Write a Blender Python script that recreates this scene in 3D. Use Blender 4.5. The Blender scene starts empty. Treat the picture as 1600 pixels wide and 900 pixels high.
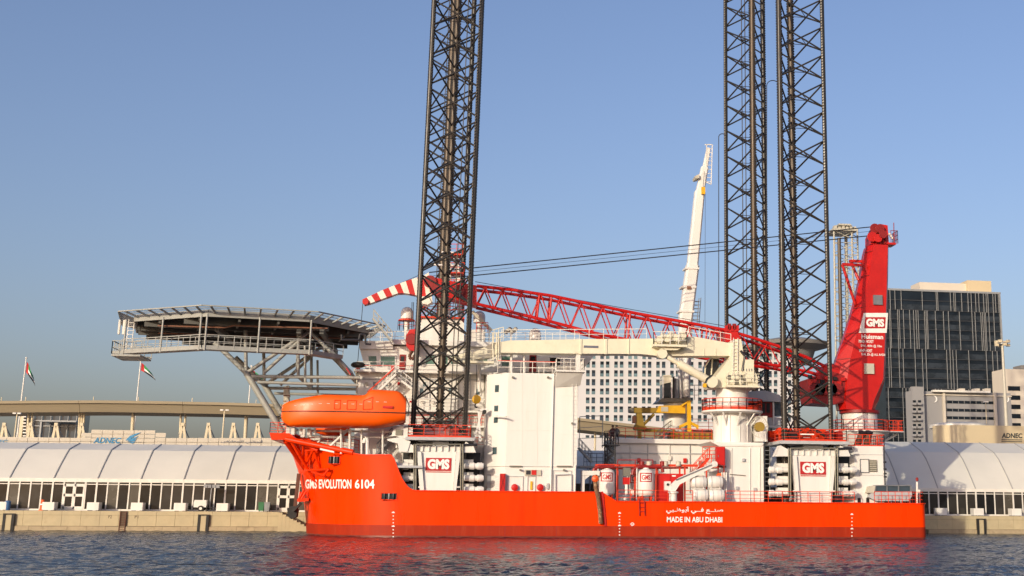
import bpy, math, random
import numpy as np
from mathutils import Vector, Matrix

sc = bpy.context.scene
# ---------------------------------------------------------------- camera
FPX, PPX, PPY = 2000.0, 1038.0, 336.0          # focal length and principal point in 1600x900 pixels
ROLL = 0.007
YAW = math.atan((PPX - 700.0) / FPX)
PITCH = math.atan(452.0 / FPX)
EYE = 3.055
fw = Vector((math.sin(YAW) * math.cos(PITCH), math.cos(YAW) * math.cos(PITCH), math.sin(PITCH)))
r0 = Vector((math.cos(YAW), -math.sin(YAW), 0.0))
u0 = r0.cross(fw)
RT = r0 * math.cos(ROLL) + u0 * math.sin(ROLL)
UP = -r0 * math.sin(ROLL) + u0 * math.cos(ROLL)
cd = bpy.data.cameras.new('camera')
cam = bpy.data.objects.new('camera', cd)
sc.collection.objects.link(cam)
cam.matrix_world = Matrix(((RT.x, UP.x, -fw.x, 0), (RT.y, UP.y, -fw.y, 0), (RT.z, UP.z, -fw.z, EYE), (0, 0, 0, 1)))
cd.sensor_width = 36.0
cd.lens = 36.0 * FPX / 1600.0
cd.shift_x = (800.0 - PPX) / 1600.0
cd.shift_y = (PPY - 450.0) / 1600.0
cd.clip_end = 6000.0
sc.camera = cam
# ---------------------------------------------------------------- sky, sun, exposure
SUN_AZ = math.radians(38.0)     # how far to the left of the ship's beam the sun stands behind the camera
SUN_EL = math.radians(15.0)
w = bpy.data.worlds.new('World')
sc.world = w
w.use_nodes = True
nt = w.node_tree
bg = nt.nodes['Background']
sky = nt.nodes.new('ShaderNodeTexSky')
sky.sky_type = 'NISHITA'
sky.sun_disc = False
sky.sun_elevation = SUN_EL
sky.sun_rotation = math.pi + SUN_AZ
sky.air_density = 1.1
sky.dust_density = 3.2
sky.ozone_density = 3.0
tint = nt.nodes.new('ShaderNodeVectorMath')          # slight lavender white-balance tint, the same all over the sky
tint.operation = 'MULTIPLY'
tint.inputs[1].default_value = (1.08, 0.95, 1.03)
nt.links.new(sky.outputs[0], tint.inputs[0])
nt.links.new(tint.outputs[0], bg.inputs[0])
bg.inputs[1].default_value = 0.15
sd = bpy.data.lights.new('sun', 'SUN')
sd.energy = 3.05
sd.angle = math.radians(0.6)
sd.color = (1.0, 0.87, 0.66)
sun = bpy.data.objects.new('sun', sd)
sc.collection.objects.link(sun)
sdir = Vector((-math.sin(SUN_AZ) * math.cos(SUN_EL), -math.cos(SUN_AZ) * math.cos(SUN_EL), math.sin(SUN_EL)))
sun.rotation_euler = sdir.to_track_quat('Z', 'Y').to_euler()
sc.view_settings.view_transform = 'Standard'
sc.view_settings.look = 'None'
sc.view_settings.exposure = 0.18
sc.view_settings.gamma = 1.0
sc.view_settings.use_curve_mapping = False

# ---------------------------------------------------------------- helpers
def P(x, y, Y):
    """the point at depth Y (metres along the ship's beam) that shows at x, y of the photograph"""
    d = fw * FPX + RT * (x - PPX) - UP * (y - PPY)
    t = Y / d.y
    return Vector((d.x * t, Y, EYE + d.z * t))

def BX(x0, y0, x1, y1, Y0, Y1):
    ym = (y0 + y1) / 2; xm = (x0 + x1) / 2
    return (P(x0, ym, Y0).x, P(x1, ym, Y0).x, Y0, Y1, P(xm, y1, Y0).z, P(xm, y0, Y0).z)

M = {}
def mat(name, col, rough=0.5, metal=0.0, var=0.12, scale=1.5, bump=0.0, bscale=20.0, spec=0.5, streak=False, dirt=None, dirt_amt=0.0):
    m = bpy.data.materials.new(name)
    m.use_nodes = True
    t = m.node_tree; N = t.nodes; L = t.links
    b = N['Principled BSDF']
    b.inputs['Roughness'].default_value = rough
    b.inputs['Metallic'].default_value = metal
    b.inputs['Specular IOR Level'].default_value = spec
    g = N.new('ShaderNodeNewGeometry')
    mp = N.new('ShaderNodeMapping')
    mp.inputs['Scale'].default_value = (1, 1, 0.12) if streak else (1, 1, 1)
    L.new(g.outputs['Position'], mp.inputs['Vector'])
    n = N.new('ShaderNodeTexNoise')
    n.inputs['Scale'].default_value = scale
    n.inputs['Detail'].default_value = 6
    n.inputs['Roughness'].default_value = 0.65
    L.new(mp.outputs[0], n.inputs['Vector'])
    r = N.new('ShaderNodeMapRange')
    r.inputs['From Min'].default_value = 0.3; r.inputs['From Max'].default_value = 0.7
    r.inputs['To Min'].default_value = 1 - var; r.inputs['To Max'].default_value = 1 + var * 0.6
    L.new(n.outputs['Fac'], r.inputs['Value'])
    x = N.new('ShaderNodeVectorMath'); x.operation = 'SCALE'
    x.inputs[0].default_value = col
    L.new(r.outputs[0], x.inputs['Scale'])
    out = x.outputs[0]
    if dirt:
        n2 = N.new('ShaderNodeTexNoise')
        n2.inputs['Scale'].default_value = scale * 2.3
        n2.inputs['Detail'].default_value = 8
        n2.inputs['Roughness'].default_value = 0.7
        L.new(mp.outputs[0], n2.inputs['Vector'])
        r2 = N.new('ShaderNodeMapRange')
        r2.inputs['From Min'].default_value = 0.52; r2.inputs['From Max'].default_value = 0.75
        r2.inputs['To Max'].default_value = dirt_amt
        L.new(n2.outputs['Fac'], r2.inputs['Value'])
        mx = N.new('ShaderNodeMix'); mx.data_type = 'RGBA'
        L.new(r2.outputs[0], mx.inputs['Factor'])
        L.new(out, mx.inputs['A'])
        mx.inputs['B'].default_value = (*dirt, 1)
        out = mx.outputs['Result']
    L.new(out, b.inputs['Base Color'])
    r3 = N.new('ShaderNodeMapRange')
    r3.inputs['From Min'].default_value = 0.3; r3.inputs['From Max'].default_value = 0.7
    r3.inputs['To Min'].default_value = max(0.02, rough - 0.1); r3.inputs['To Max'].default_value = min(1, rough + 0.12)
    L.new(n.outputs['Fac'], r3.inputs['Value'])
    L.new(r3.outputs[0], b.inputs['Roughness'])
    if bump:
        n3 = N.new('ShaderNodeTexNoise')
        n3.inputs['Scale'].default_value = bscale
        n3.inputs['Detail'].default_value = 4
        L.new(g.outputs['Position'], n3.inputs['Vector'])
        bp = N.new('ShaderNodeBump')
        bp.inputs['Strength'].default_value = bump
        bp.inputs['Distance'].default_value = 0.05
        L.new(n3.outputs['Fac'], bp.inputs['Height'])
        L.new(bp.outputs[0], b.inputs['Normal'])
    M[name] = m
    return m

WHITE = (0.70, 0.685, 0.64)
mat('hull_orange', (0.88, 0.043, 0.0), 0.30, 0, 0.12, 0.35, 0.16, 0.55, spec=0.12, streak=True, dirt=(0.44, 0.020, 0.001), dirt_amt=0.5)
mat('boot_wet', (0.17, 0.022, 0.010), 0.35, 0, 0.3, 1.2, dirt=(0.09, 0.05, 0.025), dirt_amt=0.6)
mat('boot_red', (0.33, 0.022, 0.003), 0.6, 0, 0.2, 0.5, spec=0.2, dirt=(0.40, 0.085, 0.035), dirt_amt=0.5, streak=True)
mat('paint_orange', (0.80, 0.038, 0.001), 0.38, spec=0.2)
mat('boat_orange', (0.88, 0.105, 0.0), 0.42, 0, 0.05, 0.8)
mat('rail_red', (0.62, 0.040, 0.006), 0.45)
mat('paint_white', WHITE, 0.42, 0, 0.08, 0.8, dirt=(0.45, 0.36, 0.25), dirt_amt=0.25, streak=True)
mat('plate_white', (0.72, 0.70, 0.655), 0.4, 0, 0.06, 0.45, 0.05, 0.9, dirt=(0.55, 0.47, 0.36), dirt_amt=0.22, streak=True)
mat('shade_grey', (0.42, 0.43, 0.44), 0.5)  # even grey of decks, platforms and small fittings
mat('cream', (0.70, 0.655, 0.50), 0.42, 0, 0.07, 0.8, dirt=(0.5, 0.40, 0.22), dirt_amt=0.25)
mat('crane_red', (0.50, 0.008, 0.004), 0.40, 0, 0.12, 0.6, dirt=(0.30, 0.01, 0.008), dirt_amt=0.4)
mat('crane_dark_red', (0.24, 0.008, 0.007), 0.5)
mat('leg_steel', (0.034, 0.031, 0.027), 0.36, 0.2, 0.3, 1.2, dirt=(0.12, 0.075, 0.04), dirt_amt=0.5)
mat('leg_brown', (0.10, 0.075, 0.05), 0.45, 0.2, 0.3, 1.2, dirt=(0.15, 0.09, 0.05), dirt_amt=0.5)
mat('heli_grey', (0.34, 0.345, 0.315), 0.55, 0.1, 0.12, 1.2, dirt=(0.30, 0.20, 0.12), dirt_amt=0.35)
mat('heli_plank', (0.30, 0.30, 0.27), 0.6, 0.2, 0.15)
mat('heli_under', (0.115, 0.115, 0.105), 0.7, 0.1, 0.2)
mat('rust_pipe', (0.22, 0.10, 0.06), 0.6)
mat('pipe_grey', (0.20, 0.19, 0.15), 0.45, 0.3)
mat('pipe_dark', (0.02, 0.02, 0.025), 0.5)
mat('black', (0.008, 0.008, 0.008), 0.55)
mat('rubber', (0.015, 0.014, 0.013), 0.7)
mat('exhaust_brown', (0.10, 0.035, 0.018), 0.7)
mat('yellow', (0.72, 0.40, 0.012), 0.4)
mat('olive_yellow', (0.28, 0.18, 0.02), 0.55)
mat('steel_grey', (0.25, 0.26, 0.27), 0.4, 0.5)
mat('cable', (0.015, 0.016, 0.02), 0.6)
mat('sign_red', (0.42, 0.012, 0.014), 0.45)
mat('letter_white', (0.80, 0.78, 0.74), 0.5, 0, 0.03)
mat('letter_red', (0.45, 0.02, 0.02), 0.5)
mat('letter_grey', (0.12, 0.13, 0.17), 0.5)
mat('letter_blue', (0.03, 0.22, 0.42), 0.45)
mat('letter_black', (0.02, 0.03, 0.035), 0.5)
mat('stripe_white', (0.76, 0.72, 0.62), 0.45)
mat('stone', (0.47, 0.395, 0.245), 0.8, 0, 0.12, 0.7, 0.2, 12, dirt=(0.30, 0.22, 0.13), dirt_amt=0.35)
mat('stone_low', (0.40, 0.32, 0.20), 0.75, 0, 0.2, 0.8, 0.2, 12, dirt=(0.16, 0.12, 0.07), dirt_amt=0.6)
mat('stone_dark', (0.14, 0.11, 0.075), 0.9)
mat('paving', (0.36, 0.32, 0.27), 0.8)
mat('canvas', (0.66, 0.64, 0.565), 0.55, 0, 0.05, 0.25, 0.12, 0.5)
mat('canvas_rib', (0.36, 0.355, 0.34), 0.5)
mat('alu_white', (0.72, 0.69, 0.62), 0.4)
mat('interior', (0.05, 0.045, 0.04), 0.8)
mat('panel_beige', (0.52, 0.47, 0.38), 0.6, 0, 0.06, 0.4)
mat('viaduct', (0.31, 0.255, 0.165), 0.8, 0, 0.07, 0.12)
mat('pile_wood', (0.16, 0.075, 0.035), 0.8, 0, 0.4, 1.2, dirt=(0.62, 0.48, 0.30), dirt_amt=1.0)
mat('post_cream', (0.62, 0.53, 0.36), 0.6)
mat('hotel', (0.55, 0.545, 0.54), 0.7, 0, 0.04, 0.05)
mat('hotel_roof', (0.20, 0.19, 0.175), 0.6)
mat('grey_clad', (0.29, 0.285, 0.28), 0.6, 0, 0.06, 0.08)
mat('cream_clad', (0.60, 0.54, 0.44), 0.6, 0, 0.06, 0.08)
mat('beige_clad', (0.56, 0.46, 0.29), 0.65, 0, 0.05, 0.1)
mat('fin', (0.30, 0.31, 0.31), 0.4, 0.2)
mat('dark_frame', (0.03, 0.034, 0.04), 0.5)
mat('mast_pale', (0.50, 0.47, 0.38), 0.5)
mat('flag_red', (0.5, 0.02, 0.02), 0.7)
mat('flag_green', (0.01, 0.2, 0.06), 0.7)
mat('flag_white', (0.75, 0.75, 0.75), 0.7)
mat('flag_black', (0.01, 0.01, 0.01), 0.7)
mat('cone_orange', (0.75, 0.10, 0.015), 0.5)
mat('bin_blue', (0.05, 0.15, 0.32), 0.5)
mat('bin_green', (0.02, 0.14, 0.05), 0.5)
mat('jacket_dark', (0.05, 0.012, 0.014), 0.8)
mat('trousers_dark', (0.02, 0.02, 0.03), 0.8)
mat('skin', (0.32, 0.18, 0.11), 0.6)
mat('seabed', (0.03, 0.04, 0.05), 0.9)

def glass(name, col, rough=0.06, ior=1.5, var=0.25, scale=0.4):
    """opaque tinted facade glass: dark pane with a clean reflection"""
    m = mat(name, col, rough, 0, var, scale)
    m.node_tree.nodes['Principled BSDF'].inputs['IOR'].default_value = ior
    return m
glass('glass_dark', (0.012, 0.013, 0.014))
glass('glass_shop', (0.030, 0.027, 0.023), 0.15)
glass('glass_lit', (0.075, 0.066, 0.05), 0.25)
glass('glass_green', (0.10, 0.19, 0.15), 0.12)
glass('glass_blue', (0.05, 0.075, 0.10), 0.08)
glass('glass_teal', (0.13, 0.205, 0.225), 0.15, 1.5, 0.6, 0.3)
glass('glass_tower', (0.012, 0.018, 0.026), 0.12, 1.3, 0.6, 0.25)
glass('glass_band', (0.028, 0.036, 0.045), 0.25, 1.3, 0.7, 0.35)

def new_obj(name, data, parent=None):
    o = bpy.data.objects.new(name, data)
    sc.collection.objects.link(o)
    if parent is not None:
        o.parent = parent
    return o

WL = {}      # world location of the Empties (they carry no rotation)
def thing(name, label, cat, loc=(0, 0, 0), group=None):
    o = new_obj(name, None)
    o.empty_display_size = 0.5
    o.location = loc
    WL[o] = Vector(loc)
    o['label'] = label; o['category'] = cat; o['kind'] = 'thing'
    if group: o['group'] = group
    return o
def wl(o):
    v = Vector((0, 0, 0))
    while o is not None:
        v += WL.get(o, Vector((0, 0, 0))); o = o.parent
    return v
def tag(o, label, cat, group=None):
    o['label'] = label; o['category'] = cat
    if group: o['group'] = group
    return o
def kind(o, k):
    o['kind'] = k; return o

def frame_of(d):
    d = d.normalized()
    a = Vector((0, 0, 1)) if abs(d.z) < 0.95 else Vector((1, 0, 0))
    s = d.cross(a).normalized()
    return s, s.cross(d).normalized()

class MB:
    def __init__(s): s.v = []; s.f = []; s.m = []; s.cur = 0
    def add(s, vs, fs):
        o = len(s.v); s.v += [tuple(x) for x in vs]
        s.f += [tuple(i + o for i in f) for f in fs]; s.m += [s.cur] * len(fs)
        return s
    def box(s, x0, x1, y0, y1, z0, z1):
        if x0 > x1: x0, x1 = x1, x0
        if y0 > y1: y0, y1 = y1, y0
        if z0 > z1: z0, z1 = z1, z0
        return s.add([(x0, y0, z0), (x1, y0, z0), (x1, y1, z0), (x0, y1, z0), (x0, y0, z1), (x1, y0, z1), (x1, y1, z1), (x0, y1, z1)],
                     [(0, 3, 2, 1), (4, 5, 6, 7), (0, 1, 5, 4), (1, 2, 6, 5), (2, 3, 7, 6), (3, 0, 4, 7)])
    def bx(s, *a): return s.box(*BX(*a))
    def bar(s, p, q, w, h=None):
        p = Vector(p); q = Vector(q); h = w if h is None else h
        a, b = frame_of(q - p); a = a * (w / 2); b = b * (h / 2)
        c = [p - a - b, p + a - b, p + a + b, p - a + b, q - a - b, q + a - b, q + a + b, q - a + b]
        return s.add(c, [(0, 1, 2, 3), (7, 6, 5, 4), (0, 4, 5, 1), (1, 5, 6, 2), (2, 6, 7, 3), (3, 7, 4, 0)])
    def cyl(s, p, q, r, r2=None, n=10, cap=True):
        p = Vector(p); q = Vector(q); r2 = r if r2 is None else r2
        a, b = frame_of(q - p); vs = []
        for c, rr in ((p, r), (q, r2)):
            for i in range(n):
                t = 2 * math.pi * i / n
                vs.append(c + (a * math.cos(t) + b * math.sin(t)) * rr)
        fs = [(i, i + n, (i + 1) % n + n, (i + 1) % n) for i in range(n)]
        if cap: fs += [tuple(range(n)), tuple(range(2 * n - 1, n - 1, -1))]
        return s.add(vs, fs)
    def pipe(s, pts, r, n=6):
        for a, b in zip(pts[:-1], pts[1:]): s.cyl(a, b, r, n=n)
        return s
    def lathe(s, c, prof, n=20, axis='z', cap=True):
        c = Vector(c); vs = []
        for (r, h) in prof:
            for i in range(n):
                t = 2 * math.pi * i / n
                if axis == 'z': vs.append(c + Vector((r * math.cos(t), r * math.sin(t), h)))
                elif axis == 'x': vs.append(c + Vector((h, r * math.cos(t), r * math.sin(t))))
                else: vs.append(c + Vector((r * math.cos(t), h, r * math.sin(t))))
        fs = []
        for k in range(len(prof) - 1):
            for i in range(n):
                j = (i + 1) % n
                fs.append((k * n + i, k * n + j, (k + 1) * n + j, (k + 1) * n + i))
        if cap: fs += [tuple(range(n - 1, -1, -1)), tuple(range((len(prof) - 1) * n, len(prof) * n))]
        return s.add(vs, fs)
    def prism(s, poly, y0, y1):
        """poly: (x, z) outline, extruded along Y"""
        n = len(poly)
        vs = [(x, y0, z) for x, z in poly] + [(x, y1, z) for x, z in poly]
        fs = [tuple(range(n)), tuple(range(2 * n - 1, n - 1, -1))] + [(i, i + n, (i + 1) % n + n, (i + 1) % n) for i in range(n)]
        return s.add(vs, fs)
    def plan(s, poly, z0, z1):
        """poly: (x, y) outline, extruded along Z"""
        n = len(poly)
        vs = [(x, y, z0) for x, y in poly] + [(x, y, z1) for x, y in poly]
        fs = [tuple(range(n - 1, -1, -1)), tuple(range(n, 2 * n))] + [(i, (i + 1) % n, (i + 1) % n + n, i + n) for i in range(n)]
        return s.add(vs, fs)
    def pp(s, pts, Y0, Y1):
        """outline in photograph pixels on the plane Y0, extruded to Y1"""
        q = [P(x, y, Y0) for x, y in pts]
        return s.prism([(a.x, a.z) for a in q], Y0, Y1)
    def rail(s, pts, h=1.05, step=1.5, r=0.028, mids=(0.5,), kick=0.0):
        for a, b in zip(pts[:-1], pts[1:]):
            a = Vector(a); b = Vector(b); L = (b - a).length
            n = max(1, round(L / step))
            for i in range(n + 1):
                c = a.lerp(b, i / n); s.bar(c, c + Vector((0, 0, h)), r * 1.7)
            for f in (1.0,) + tuple(mids):
                u = Vector((0, 0, h * f)); s.bar(a + u, b + u, r * (1.9 if f == 1 else 1.4))
            if kick:
                s.add([a, b, b + Vector((0, 0, kick)), a + Vector((0, 0, kick))], [(0, 1, 2, 3)])
        return s
    def ladder(s, p, q, width, step=0.35, r=0.03, axis=(1, 0, 0)):
        p = Vector(p); q = Vector(q); ax = Vector(axis) * (width / 2)
        s.bar(p - ax, q - ax, r * 2); s.bar(p + ax, q + ax, r * 2)
        n = max(2, int((q - p).length / step))
        for i in range(1, n):
            c = p.lerp(q, i / n); s.bar(c - ax, c + ax, r * 1.4)
        return s
    def stairs(s, p, q, width=0.8, n=10, rail_h=0.95):
        """a flight along p->q, width along Y"""
        p = Vector(p); q = Vector(q); wv = Vector((0, width, 0))
        for o in (Vector((0, 0, 0)), wv):
            s.bar(p + o, q + o, 0.06, 0.2)
            if rail_h:
                u = Vector((0, 0, rail_h))
                s.bar(p + o + u, q + o + u, 0.055)
                s.bar(p + o + u * .5, q + o + u * .5, 0.04)
                for i in range(0, 5): c = p.lerp(q, i / 4) + o; s.bar(c, c + u, 0.05)
        for i in range(n + 1):
            c = p.lerp(q, i / n); s.box(c.x - 0.12, c.x + 0.12, c.y, c.y + width, c.z - 0.02, c.z + 0.02)
        return s
    def build(s, name, mt, parent=None, smooth=False, shift=None, angle=40):
        off = wl(parent) if parent is not None else Vector((0, 0, 0))
        me = bpy.data.meshes.new(name)
        me.from_pydata([(x - off.x, y - off.y, z - off.z) for x, y, z in s.v], [], s.f)
        for m_ in (mt if isinstance(mt, (list, tuple)) else [mt]): me.materials.append(M[m_] if isinstance(m_, str) else m_)
        if any(s.m): me.polygons.foreach_set('material_index', s.m)
        if smooth:
            me.polygons.foreach_set('use_smooth', [True] * len(s.f))
            try: me.set_sharp_from_angle(angle=math.radians(angle))
            except Exception: pass
        return new_obj(name, me, parent)

_unit = {}
def rod(name, p, q, r, mt, parent, n=8):
    """a round bar that shares its mesh with every other bar of the material"""
    k = (n, mt)
    if k not in _unit:
        b = MB(); b.cyl((0, 0, 0), (0, 0, 1), 1.0, n=n)
        me = bpy.data.meshes.new(name); me.from_pydata(b.v, [], b.f); me.materials.append(M[mt])
        me.polygons.foreach_set('use_smooth', [len(f) == 4 for f in b.f])
        _unit[k] = me
    p = Vector(p); q = Vector(q); d = q - p
    o = new_obj(name, _unit[k], parent)
    o.rotation_mode = 'QUATERNION'
    o.rotation_quaternion = d.to_track_quat('Z', 'Y')
    o.scale = (r, r, d.length)
    o.location = p - (wl(parent) if parent is not None else Vector())
    return o
_ubox = {}
def block(name, x0, x1, y0, y1, z0, z1, mt, parent, bevel=0.0):
    """a box that shares its mesh with every other box of the material"""
    if mt not in _ubox:
        b = MB(); b.box(0, 1, 0, 1, 0, 1)
        me = bpy.data.meshes.new(name); me.from_pydata(b.v, [], b.f); me.materials.append(M[mt]); _ubox[mt] = me
    o = new_obj(name, _ubox[mt], parent)
    o.scale = (abs(x1 - x0), abs(y1 - y0), abs(z1 - z0))
    o.location = Vector((min(x0, x1), min(y0, y1), min(z0, z1))) - (wl(parent) if parent is not None else Vector())
    return o
def bp(name, a, mt, parent): return block(name, *BX(*a), mt, parent)

def attach(child, part):
    """makes child a sub-part of part (both were built under the same thing) without moving it"""
    child.parent = part
    child.matrix_parent_inverse = part.matrix_basis.inverted()
    return child

_txt = {}
def text_mesh(s, offset=0.0):
    k = (s, offset)
    if k in _txt: return _txt[k]
    c = bpy.data.curves.new('lettering', 'FONT')
    c.body = s; c.size = 1.0; c.align_x = 'LEFT'; c.offset = offset; c.resolution_u = 3
    o = bpy.data.objects.new('lettering', c)
    sc.collection.objects.link(o)
    dg = bpy.context.evaluated_depsgraph_get()
    me = bpy.data.meshes.new_from_object(o.evaluated_get(dg))
    vs = np.array([v.co[:] for v in me.vertices]); fs = [tuple(p.vertices) for p in me.polygons]
    bpy.data.objects.remove(o); bpy.data.curves.remove(c); bpy.data.meshes.remove(me)
    if len(vs):
        vs = vs - vs.min(0); vs = vs / np.maximum(vs.max(0), 1e-6)
    _txt[k] = (vs, fs)
    return _txt[k]
def lettering(s, x0, x1, z0, z1, yf, mt, parent, offset=0.0, shear=0.0, name='lettering'):
    """flat writing fitted into x0..x1, z0..z1; yf is a depth or a function of (x, z)"""
    vs, fs = text_mesh(s, offset)
    b = MB(); out = []
    for v in vs:
        z = z0 + v[1] * (z1 - z0); x = x0 + v[0] * (x1 - x0) + shear * (z - z0)
        out.append((x, yf(x, z) if callable(yf) else yf, z))
    b.add(out, fs)
    return b.build(name, mt, parent)
def lettering_px(s, px0, py0, px1, py1, Y, mt, parent, **k):
    x0, x1, _, _, z0, z1 = BX(px0, py0, px1, py1, Y, Y)
    return lettering(s, x0, x1, z0, z1, Y, mt, parent, **k)
for _s, _o in (('GMS', 0.055), ('GMS', 0.03), ('GMS EVOLUTION', 0.028), ('6104', 0.028), ('MADE IN ABU DHABI', 0.025), ('ADNEC', 0.02), ('ADNEC', 0.035), ('Huisman', 0.03), ('MAIN HOIST', 0.02), ('SWL 400t @ 10m', 0.02), ('WHIP HOIST', 0.02), ('SWL 20t @ ALL RADII', 0.02),
               ('2\n4\n6\n8\n2M\n2\n4\n6\n8\n3M', 0.02), ('P2', 0.02), ('P1', 0.02)):
    text_mesh(_s, _o)
AR = '\uFEF2\uFE92\uFEC7\uFEEE\uFE91\uFE83 \uFEF2\uFED3 \uFEE2'
def arabic(letters): return ''.join(reversed(letters))
# made in Abu Dhabi, in presentation forms, laid out from right to left
AR_MADE = arabic(['\uFEBB', '\uFEE8', '\u0640', '\u0640', '\uFECA', ' ', '\uFED3', '\u0640', '\u0640', '\uFEF2', ' ', '\uFE83', '\uFE91', '\uFEEE', '\uFEC7', '\u0640', '\uFE92', '\uFEF2'])
AR_EXH = arabic(['\uFE83', '\uFE91', '\uFEEE', '\uFEC7', '\uFE92', '\uFEF2', ' ', '\uFEDF', '\uFEE0', '\uFEE4', '\uFECC', '\uFE8E', '\uFEAD', '\uFEBD'])
text_mesh(AR_MADE, 0.02); text_mesh(AR_EXH, 0.01)
random.seed(7); rng = np.random.default_rng(5)
# ---------------------------------------------------------------- water
QY = 144.0
def make_water():
    xs = np.concatenate([np.linspace(-900, -75, 24), np.arange(-74.7, 92, 0.22), np.linspace(93, 900, 24)])
    ys = np.concatenate([np.linspace(-300, 44, 20), np.arange(44.3, 146.5, 0.20)])
    Xg, Yg = np.meshgrid(xs, ys)
    Z = np.zeros_like(Xg)
    for k in range(40):
        lam = 0.5 * (2.8 / 0.5) ** rng.random()
        th = rng.normal(1.2, 0.9)
        kx, ky = math.cos(th) * 2 * math.pi / lam, math.sin(th) * 2 * math.pi / lam
        a = 0.0060 * lam ** 0.60
        ph = rng.random() * 6.28
        s = np.sin(kx * Xg + ky * Yg + ph)
        Z += a * (s + 0.25 * np.cos(2 * (kx * Xg + ky * Yg + ph)))
    patch = 0.85 + 0.28 * np.sin(0.045 * Xg + 0.8) * np.sin(0.11 * Yg + 0.05 * Xg + 1.0) + 0.22 * np.sin(0.31 * Yg - 0.07 * Xg) * np.sin(0.13 * Xg + 0.2 * Yg)
    fade = np.clip((Xg + 80) / 8, 0, 1) * np.clip((95 - Xg) / 8, 0, 1) * np.clip((Yg - 43) / 5, 0, 1)
    Z = Z * fade * patch
    ny, nx = Xg.shape
    co = np.stack([Xg, Yg, Z], -1).reshape(-1, 3).astype(np.float32)
    idx = np.arange(ny * nx).reshape(ny, nx)
    q = np.stack([idx[:-1, :-1], idx[:-1, 1:], idx[1:, 1:], idx[1:, :-1]], -1).reshape(-1, 4)
    me = bpy.data.meshes.new('water')
    me.vertices.add(len(co)); me.vertices.foreach_set('co', co.ravel())
    me.loops.add(q.size); me.loops.foreach_set('vertex_index', q.ravel().astype(np.int32))
    me.polygons.add(len(q)); me.polygons.foreach_set('loop_start', np.arange(0, q.size, 4, dtype=np.int32))
    me.polygons.foreach_set('loop_total', np.full(len(q), 4, np.int32))
    me.polygons.foreach_set('use_smooth', np.ones(len(q), bool))
    me.update(); me.validate()
    m = bpy.data.materials.new('water'); m.use_nodes = True
    t = m.node_tree; b = t.nodes['Principled BSDF']
    b.inputs['Base Color'].default_value = (0.008, 0.016, 0.027, 1)
    b.inputs['Roughness'].default_value = 0.09
    b.inputs['IOR'].default_value = 1.333
    g = t.nodes.new('ShaderNodeNewGeometry')
    n = t.nodes.new('ShaderNodeTexNoise'); n.inputs['Scale'].default_value = 8.0; n.inputs['Detail'].default_value = 4
    n2 = t.nodes.new('ShaderNodeTexNoise'); n2.inputs['Scale'].default_value = 2.8; n2.inputs['Detail'].default_value = 3
    t.links.new(g.outputs['Position'], n.inputs['Vector']); t.links.new(g.outputs['Position'], n2.inputs['Vector'])
    ad = t.nodes.new('ShaderNodeMath'); ad.operation = 'MULTIPLY_ADD'; ad.inputs[1].default_value = 1.6
    t.links.new(n2.outputs[0], ad.inputs[0]); t.links.new(n.outputs[0], ad.inputs[2])
    bu = t.nodes.new('ShaderNodeBump'); bu.inputs['Strength'].default_value = 1.0; bu.inputs['Distance'].default_value = 0.085
    t.links.new(ad.outputs[0], bu.inputs['Height']); t.links.new(bu.outputs[0], b.inputs['Normal'])
    me.materials.append(m)
    kind(new_obj('water', me), 'structure')
make_water()

# ---------------------------------------------------------------- ground behind the quay
QZ = P(800, 802, QY).z                       # top of the quay
g = MB(); g.box(-900, 900, QY + 1.2, 2500, QZ - 3.5, QZ - 0.004)
kind(g.build('ground', 'paving'), 'structure')

# ---------------------------------------------------------------- quay wall: coping, facing slabs, a low course at the waterline
qw = kind(new_obj('quay_wall', None), 'structure'); WL[qw] = Vector((0, 0, 0))
MB().box(-160, 160, QY + 0.14, QY + 1.199, -2.5, QZ - 0.42).build('backing', 'stone_dark', qw)
def X_at(px, py, Y): return P(px, py, Y).x
SLAB = 1.86
x_first = X_at(0, 815, QY) - 6 * SLAB + 0.3
zc = QZ - 0.43; zl = 0.46
slots = [X_at(14, 815, QY), X_at(318, 815, QY), X_at(1532, 815, QY)]
gap_x = X_at(192, 815, QY)
k = 0; x = x_first
while x < X_at(1680, 815, QY):
    px = None
    hidden = X_at(500, 815, QY) < x < X_at(1425, 815, QY)
    if not hidden:
        j = 0.0
        if True:
            block('slab', x + 0.012, x + SLAB - 0.012, QY + random.uniform(-.008, .008), QY + 0.2, zl + 0.012, zc - 0.012, 'stone', qw)
            block('coping', x + 0.01, x + SLAB - 0.01, QY - 0.05, QY + 1.19, zc + 0.006, QZ, 'stone', qw)
        block('base_course', x + 0.7, x + 0.7 + SLAB - 0.02, QY - 0.16 + random.uniform(-.02, .02), QY + 0.2, -0.6, zl - 0.02 + random.uniform(-.02, .01), 'stone_low', qw)
    x += SLAB
block('slab', X_at(500, 815, QY), X_at(1425, 815, QY), QY + 0.006, QY + 0.2, zl, zc - 0.012, 'stone', qw)
block('coping', X_at(500, 815, QY), X_at(1425, 815, QY), QY - 0.05, QY + 1.19, zc, QZ, 'stone', qw)
g = MB()
for i in range(14): g.box(gap_x - 0.25, gap_x + 0.25, QY - 0.22, QY - 0.17, QZ - 0.1 - i * 0.17, QZ - 0.16 - i * 0.17)
g.box(gap_x - 0.32, gap_x - 0.25, QY - 0.24, QY - 0.1, -0.5, QZ - 0.002).box(gap_x + 0.25, gap_x + 0.32, QY - 0.24, QY - 0.1, -0.5, QZ - 0.002)
g.build('recess_ladder', 'exhaust_brown', qw)
block('ladder_recess_shade', gap_x - .3, gap_x + .3, QY - .12, QY - .06, -.5, QZ - .01, 'stone_dark', qw)  # dark strip paints the shade of a ladder recess that is not cut
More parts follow.
